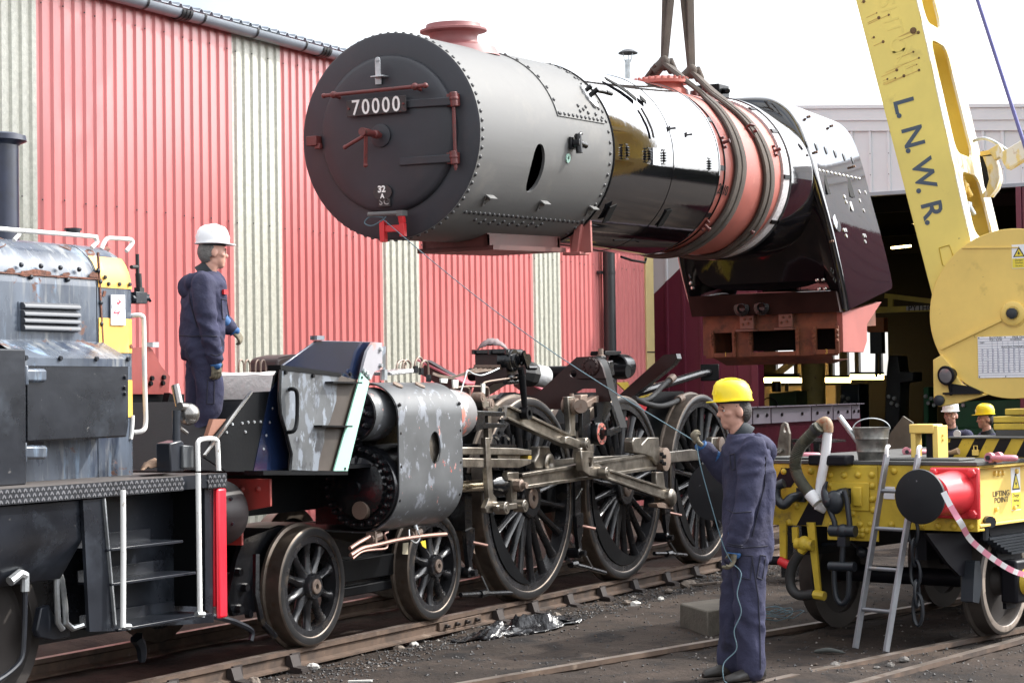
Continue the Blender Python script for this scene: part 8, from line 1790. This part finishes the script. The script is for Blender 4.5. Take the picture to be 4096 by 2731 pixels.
# crumpled black plastic sheet
def sheet():
    c = A4(500, 1130, z=-.06); mb = MB(); rnd = random.Random(5); rows = []
    n, m = 40, 22
    for i in range(n):
        r = []
        for j in range(m):
            u = i/(n-1)*2-1; v = j/(m-1)*2-1; w = .48+.07*math.sin(i*.8)+.06*mnoise.noise(Vector((j*.5, 3, 0)))
            x = c.x+u*(.62+.12*mnoise.noise(Vector((j*.7, 1, 0))))+.15*v; y = c.y+v*(.3+.09*mnoise.noise(Vector((i*.4, 7, 0))))-.12*u
            q = Vector((x*7, y*7, 0)); cr = abs(mnoise.noise(q))*1.2+abs(mnoise.noise(q*2.3+Vector((3, 1, 0))))*.6
            e = max(0, 1-max(abs(u), abs(v))**4); h = .012+e*(.055*cr*2+.26*max(0, mnoise.noise(Vector((x*3.1+1, y*3.1, 2)))))
            r.append(V(x, y, gz(x, y)+h))
        rows.append(r)
    o = obj('plastic_sheet', mb.grid(rows), mat('black_polythene', (.008, .008, .01), .16, var=0, spec=.6, bump=.5, bs=25), smooth=25); s = o.modifiers.new('t', 'SOLIDIFY'); s.thickness = .003
    tag(o, 'crumpled shiny black plastic sheet lying beside the near rail', 'plastic sheet')
sheet()
# concrete block
def block():
    pts = [A4(*p, z=-.06) for p in ((1735, 1140), (1945, 1205), (2200, 1160), (2060, 1095))]
    zt = .135; b = MB(); t = [V(p.x, p.y, gz(p.x, p.y)-.03) for p in pts]; up = [V(p.x, p.y, zt) for p in pts]
    b.add(t+up, [(3, 2, 1, 0), (4, 5, 6, 7), (0, 1, 5, 4), (1, 2, 6, 5), (2, 3, 7, 6), (3, 0, 4, 7)])
    tag(obj('concrete_block', b, mat('block_concrete', (.12, .105, .085), .9, var=.2, vs=6, bump=.5, bs=30), bevel=.015, fix=True), 'weathered concrete block lying between the tracks', 'block')
block()
# rubble and litter one can pick out
rub = mat('rubble', (.17, .14, .115), .9, var=.3, vs=14, bump=.6); pale = mat('pale_litter', (.5, .49, .46), .8, var=.1)
def lump(p, s, m, name, label, cat, group, seed):
    rnd = random.Random(seed); t = MB().sphere((0, 0, 0), 1, 7, 5); o = MB(); 
    o.add([V(p.x+v[0]*s*rnd.uniform(.75, 1.2), p.y+v[1]*s*rnd.uniform(.75, 1.2), gz(p.x, p.y)+s*.35+v[2]*s*.6*rnd.uniform(.8, 1.2)) for v in t.v], t.f); tag(obj(name, o, m, smooth=0), label, cat, group)
L_ = [((665, 1390), .05, pale, 'pale stone lump standing on the dirt below the front bogie wheel', A3), ((1420, 1195), .045, pale, 'small white paper scrap beside the rail web', A3), ((1310, 1240), .05, rub, 'dark rubble lump beside the rail below the bogie', A3), ((215, 1490), .055, rub, 'grey pebble lying nearest the shunter guard iron', A3),
  ((1400, 965), .06, pale, 'crumpled white paper lying on the dirt below the middle driving wheel', A4), ((1800, 790), .09, rub, 'brown half brick beside the rail chair', A4), ((800, 1010), .06, rub, 'brick rubble piece beside the rail chair behind the plastic sheet', A4), ((1650, 845), .05, rub, 'small dark stone near the half brick', A4), ((1340, 935), .05, rub, 'flat dark stone next to the white paper', A4),
  ((910, 1060), .04, rub, 'reddish stone right of the plastic sheet', A4), ((1590, 905), .035, pale, 'tiny white litter scrap near the half brick', A4)]
for i, (z, s, m, lb_, vw) in enumerate(L_): lump(vw(*z, z=-.08), s, m, 'rubble_lump' if m is rub else 'litter_scrap', lb_, 'rubble' if m is rub else 'litter', None, i+3)
p, q = A4(1850, 790, z=-.08), A4(2040, 800, z=-.08); tag(obj('scrap_plank', MB().bar(gnd(p, .02), gnd(q, .02), .13, .025), rub, bevel=.004), 'flat brown plank lying beside the half brick', 'plank')
p, q = A6(520, 1365, z=-.03), A6(690, 1375, z=-.03); tag(obj('flat_rag', MB().tube(spline([gnd(p, .01), gnd((p+q)/2, .03), gnd(q, .012)], 5), [.008, .012, .014, .016, .018, .018, .016, .014, .012, .01, .005], 8), mat('rag_grey', (.07, .075, .07), .9)), 'flat grey rag lying on the dirt left of the ladder', 'rag')
for i, (a, b) in enumerate(((880, 1470), (960, 1455), (1040, 1440), (640, 1475))): 
    p = A6(a, b, z=-.03); lump(p, .028+.006*i, mat('ash_grey', (.13, .12, .11), .9, bump=.6), 'ash_lump', ['smallest pale ash lump lying between the two near rails', 'middling pale ash lump lying between the two near rails', 'larger pale ash lump lying between the two near rails', 'largest pale ash lump, lying nearest the ladder foot'][i], 'ash', 'ash lumps between the near rails', 60+i)
p, q = A3(930, 1545, z=-.04), A3(1110, 1545, z=-.04); tag(obj('litter_strip', MB().bar(gnd(p, .012), gnd(q, .012), .03, .012), pale), 'pale wooden strip lying on the dirt in the foreground', 'litter')
# ---- machines and fittings in the workshop doorway
m_green = mat('machine_green', (.05, .09, .05), .5, var=.2); m_mach = mat('machine_dark', (.02, .022, .025), .4, var=.3); m_dkgreen = mat('frame_green', (.02, .13, .06), .5)
X = 30.0
def ws(name, label, cat): return root_at(name, label, cat, V(X, 0, 0))
r = ws('milling_machine', 'green milling machine with a motor seen under the lit tubes', 'machine')
def wsx(pts, x): return [(q.y, q.z) for q in (A5(a, b, x=x) for a, b in pts)]
wpart('machine_body', MB().prism(wsx([(345, 1130), (560, 1105), (565, 1260), (345, 1260)], X), 'x', X, X+.8), m_green, r, bevel=.02, fix=True)
wpart('machine_column', MB().prism(wsx([(370, 1200), (555, 1200), (560, 1420), (370, 1420)], X+.1), 'x', X+.1, X+.9), m_green, r, fix=True)
for a0, a1, b0, b1 in ((372, 440, 1030, 1115), (470, 500, 1050, 1110)): q = A5((a0+a1)/2, b1, x=X+.3); t_ = A5((a0+a1)/2, b0, x=X+.3); wpart('machine_motor', MB().lathe([(0, abs(A5(a0, b1, x=X+.3).y-A5(a1, b1, x=X+.3).y)/2), (t_.z-q.z, abs(A5(a0, b1, x=X+.3).y-A5(a1, b1, x=X+.3).y)/2)], q, (0, 0, 1), 16), m_mach, r)
wpart('hand_wheel', MB().lathe([(-.02, .2), (.02, .2), (.02, .17), (-.02, .17)], A5(350, 1225, x=X-.1), (1, .2, 0), 20, close=True), m_mach, r, fix=True)
for k, (nm, lab, pts, x, m) in enumerate((('tool_cabinet', 'dark blue cabinet standing behind the doorway column', [(905, 1060), (1055, 1050), (1060, 1400), (905, 1400)], 29, mat('cabinet_blue', (.012, .022, .035), .4)), ('radial_drill', 'tall dark drilling machine deep inside the workshop', [(1270, 960), (1285, 830), (1360, 830), (1375, 955), (1480, 960), (1480, 1030), (1380, 1045), (1370, 1400), (1250, 1400)], 28, m_mach),
    ('press_frame', 'dark green steel frame standing deep inside the workshop', [(1560, 1080), (1600, 1075), (1600, 1160), (1720, 1160), (1720, 1190), (1600, 1190), (1600, 1400), (1560, 1400)], 29, m_dkgreen), ('green_machine', 'green machine casing seen below the round crane plate', [(1790, 1190), (2400, 1170), (2400, 1400), (1790, 1400)], 27, m_dkgreen))):
    rr = root_at(nm, lab, 'machine' if nm != 'tool_cabinet' else 'cabinet', V(x, A5(pts[0][0], 1300, x=x).y, 0)); wpart('casing', MB().prism(wsx(pts, x), 'x', x, x+.7), m, rr, bevel=.02, fix=True)
    b_ = pts[-1]; yy = [p[0] for p in wsx(pts, x)]; wpart('base', MB().bb(x-.1, x+.8, min(yy), max(yy), 0, wsx([b_], x)[0][1]), m, rr)
    for i in range(4): 
        q = A5(pts[0][0]+20+i*22, 1150+((i*53) % 90), x=x-.03); wpart('control_knob', MB().lathe([(0, .05), (.05, .04)], q, (-1, 0, 0), 8), m_galv, rr)
gb = root_at('gantry_beam', 'yellow lettered gantry crane beam inside the workshop', 'crane', V(27, -1, 4))
a, b = A5(1150, 470, x=27), A5(2400, 462, x=27); zz1 = A5(1300, 445, x=27).z; zz0 = A5(1300, 490, x=27).z
wpart('beam', MB().bb(27, 27.2, b.y, a.y+2, zz0, zz1), mat('dim_yellow', (.42, .33, .05), .5), gb)
q = A5(1425, 460, x=26.98); wpart('beam_label', MB().bb(26.985, 26.998, q.y-1.3, q.y, A5(1425, 475, x=27).z, A5(1425, 443, x=27).z), mat('label_grey', (.35, .36, .36), .5), gb)
inst('lettering', text_mesh('PYTHON CRANES', .17, m_ink, .002, .003, align='LEFT'), basis(V(26.98, q.y-.04, q.z), (0, -1, 0), (0, 0, 1)), gb).matrix_parent_inverse = gb.matrix_basis.inverted()
wpart('brace', MB().bar(A5(1260, 360, x=27.2), A5(1640, 405, x=27.2), .1, .1).bar(A5(1305, 370, x=27.2), A5(1305, 450, x=27.2), .1, .1), MATS['dim_yellow'], gb)
wpart('hoist_trolley', MB().box(A5(1200, 590, x=27.1), (.3, .35, .3)), mat('hoist_orange', (.25, .08, .02), .5), gb)
wpart('hoist_chain', MB().tube([A5(1195, 620, x=27.1), A5(1190, 1000, x=27.1)], .03, 6).tube([A5(1218, 620, x=27.1), A5(1220, 985, x=27.1)], .02, 6), m_mach, gb); wpart('hoist_block', MB().box(A5(1200, 710, x=27.1), (.25, .25, .55)), m_mach, gb)
pp = root_at('pointed_board', 'grey pointed board leaning inside the yard behind the bucket', 'board', V(16, -1.2, 0)); wpart('board', MB().prism([(q.y, q.z) for q in (E4(*z, x=15.5) for z in ((60, 900), (140, 480), (350, 200), (470, 280), (480, 900)))], 'x', 15.5, 15.56), mat('grey_board', (.12, .11, .09), .8, var=.25), pp, fix=True)
# parts laid beside the chassis behind the deck
tb = root_at('parts_bench', 'black steel bench carrying motion parts behind the crane deck', 'bench', V(7.5, -1.6, 0))
XB = 7.0
wpart('bench_top', MB().prism([(q.y, q.z) for q in (E3(*z, x=XB) for z in ((480, 490), (900, 520), (900, 545), (480, 530)))], 'x', XB, XB+.8), m_oil, tb, fix=True)
for a in (490, 700, 830): q = E3(a, 540, x=XB); wpart('bench_leg', MB().bb(XB, XB+.06, q.y-.03, q.y+.03, 0, q.z), m_oil, tb)
pd = root_at('eye_plate', 'upright steel plate with a round eye behind the crane deck', 'plate', V(6.5, -2.2, .4))
q_ = [(q.y, q.z) for q in (E3(*z, x=6.4) for z in ((340, 780), (350, 520), (390, 310), (420, 275), (455, 290), (490, 420), (480, 780)))]; ho = [(q.y, q.z) for q in (E3(437+22*math.cos(t), 355+50*math.sin(t), x=6.4) for t in [2*pi*i/14 for i in range(14)])]
wpart('plate', MB().prism(q_, 'x', 6.4, 6.46, holes=[ho]), m_steel, pd, fix=True, smooth=0); wpart('plate_stand', MB().bb(6.46, 6.9, min(a for a, b in q_), max(a for a, b in q_), 0, min(b for a, b in q_)+.1), m_oil, pd)
for i in range(3): q = E3(335+i*25, 632, x=6.38); wpart('plate_stud', MB().tube([q, q+V(-.05, 0, 0)], .025, 8), m_bright, pd)
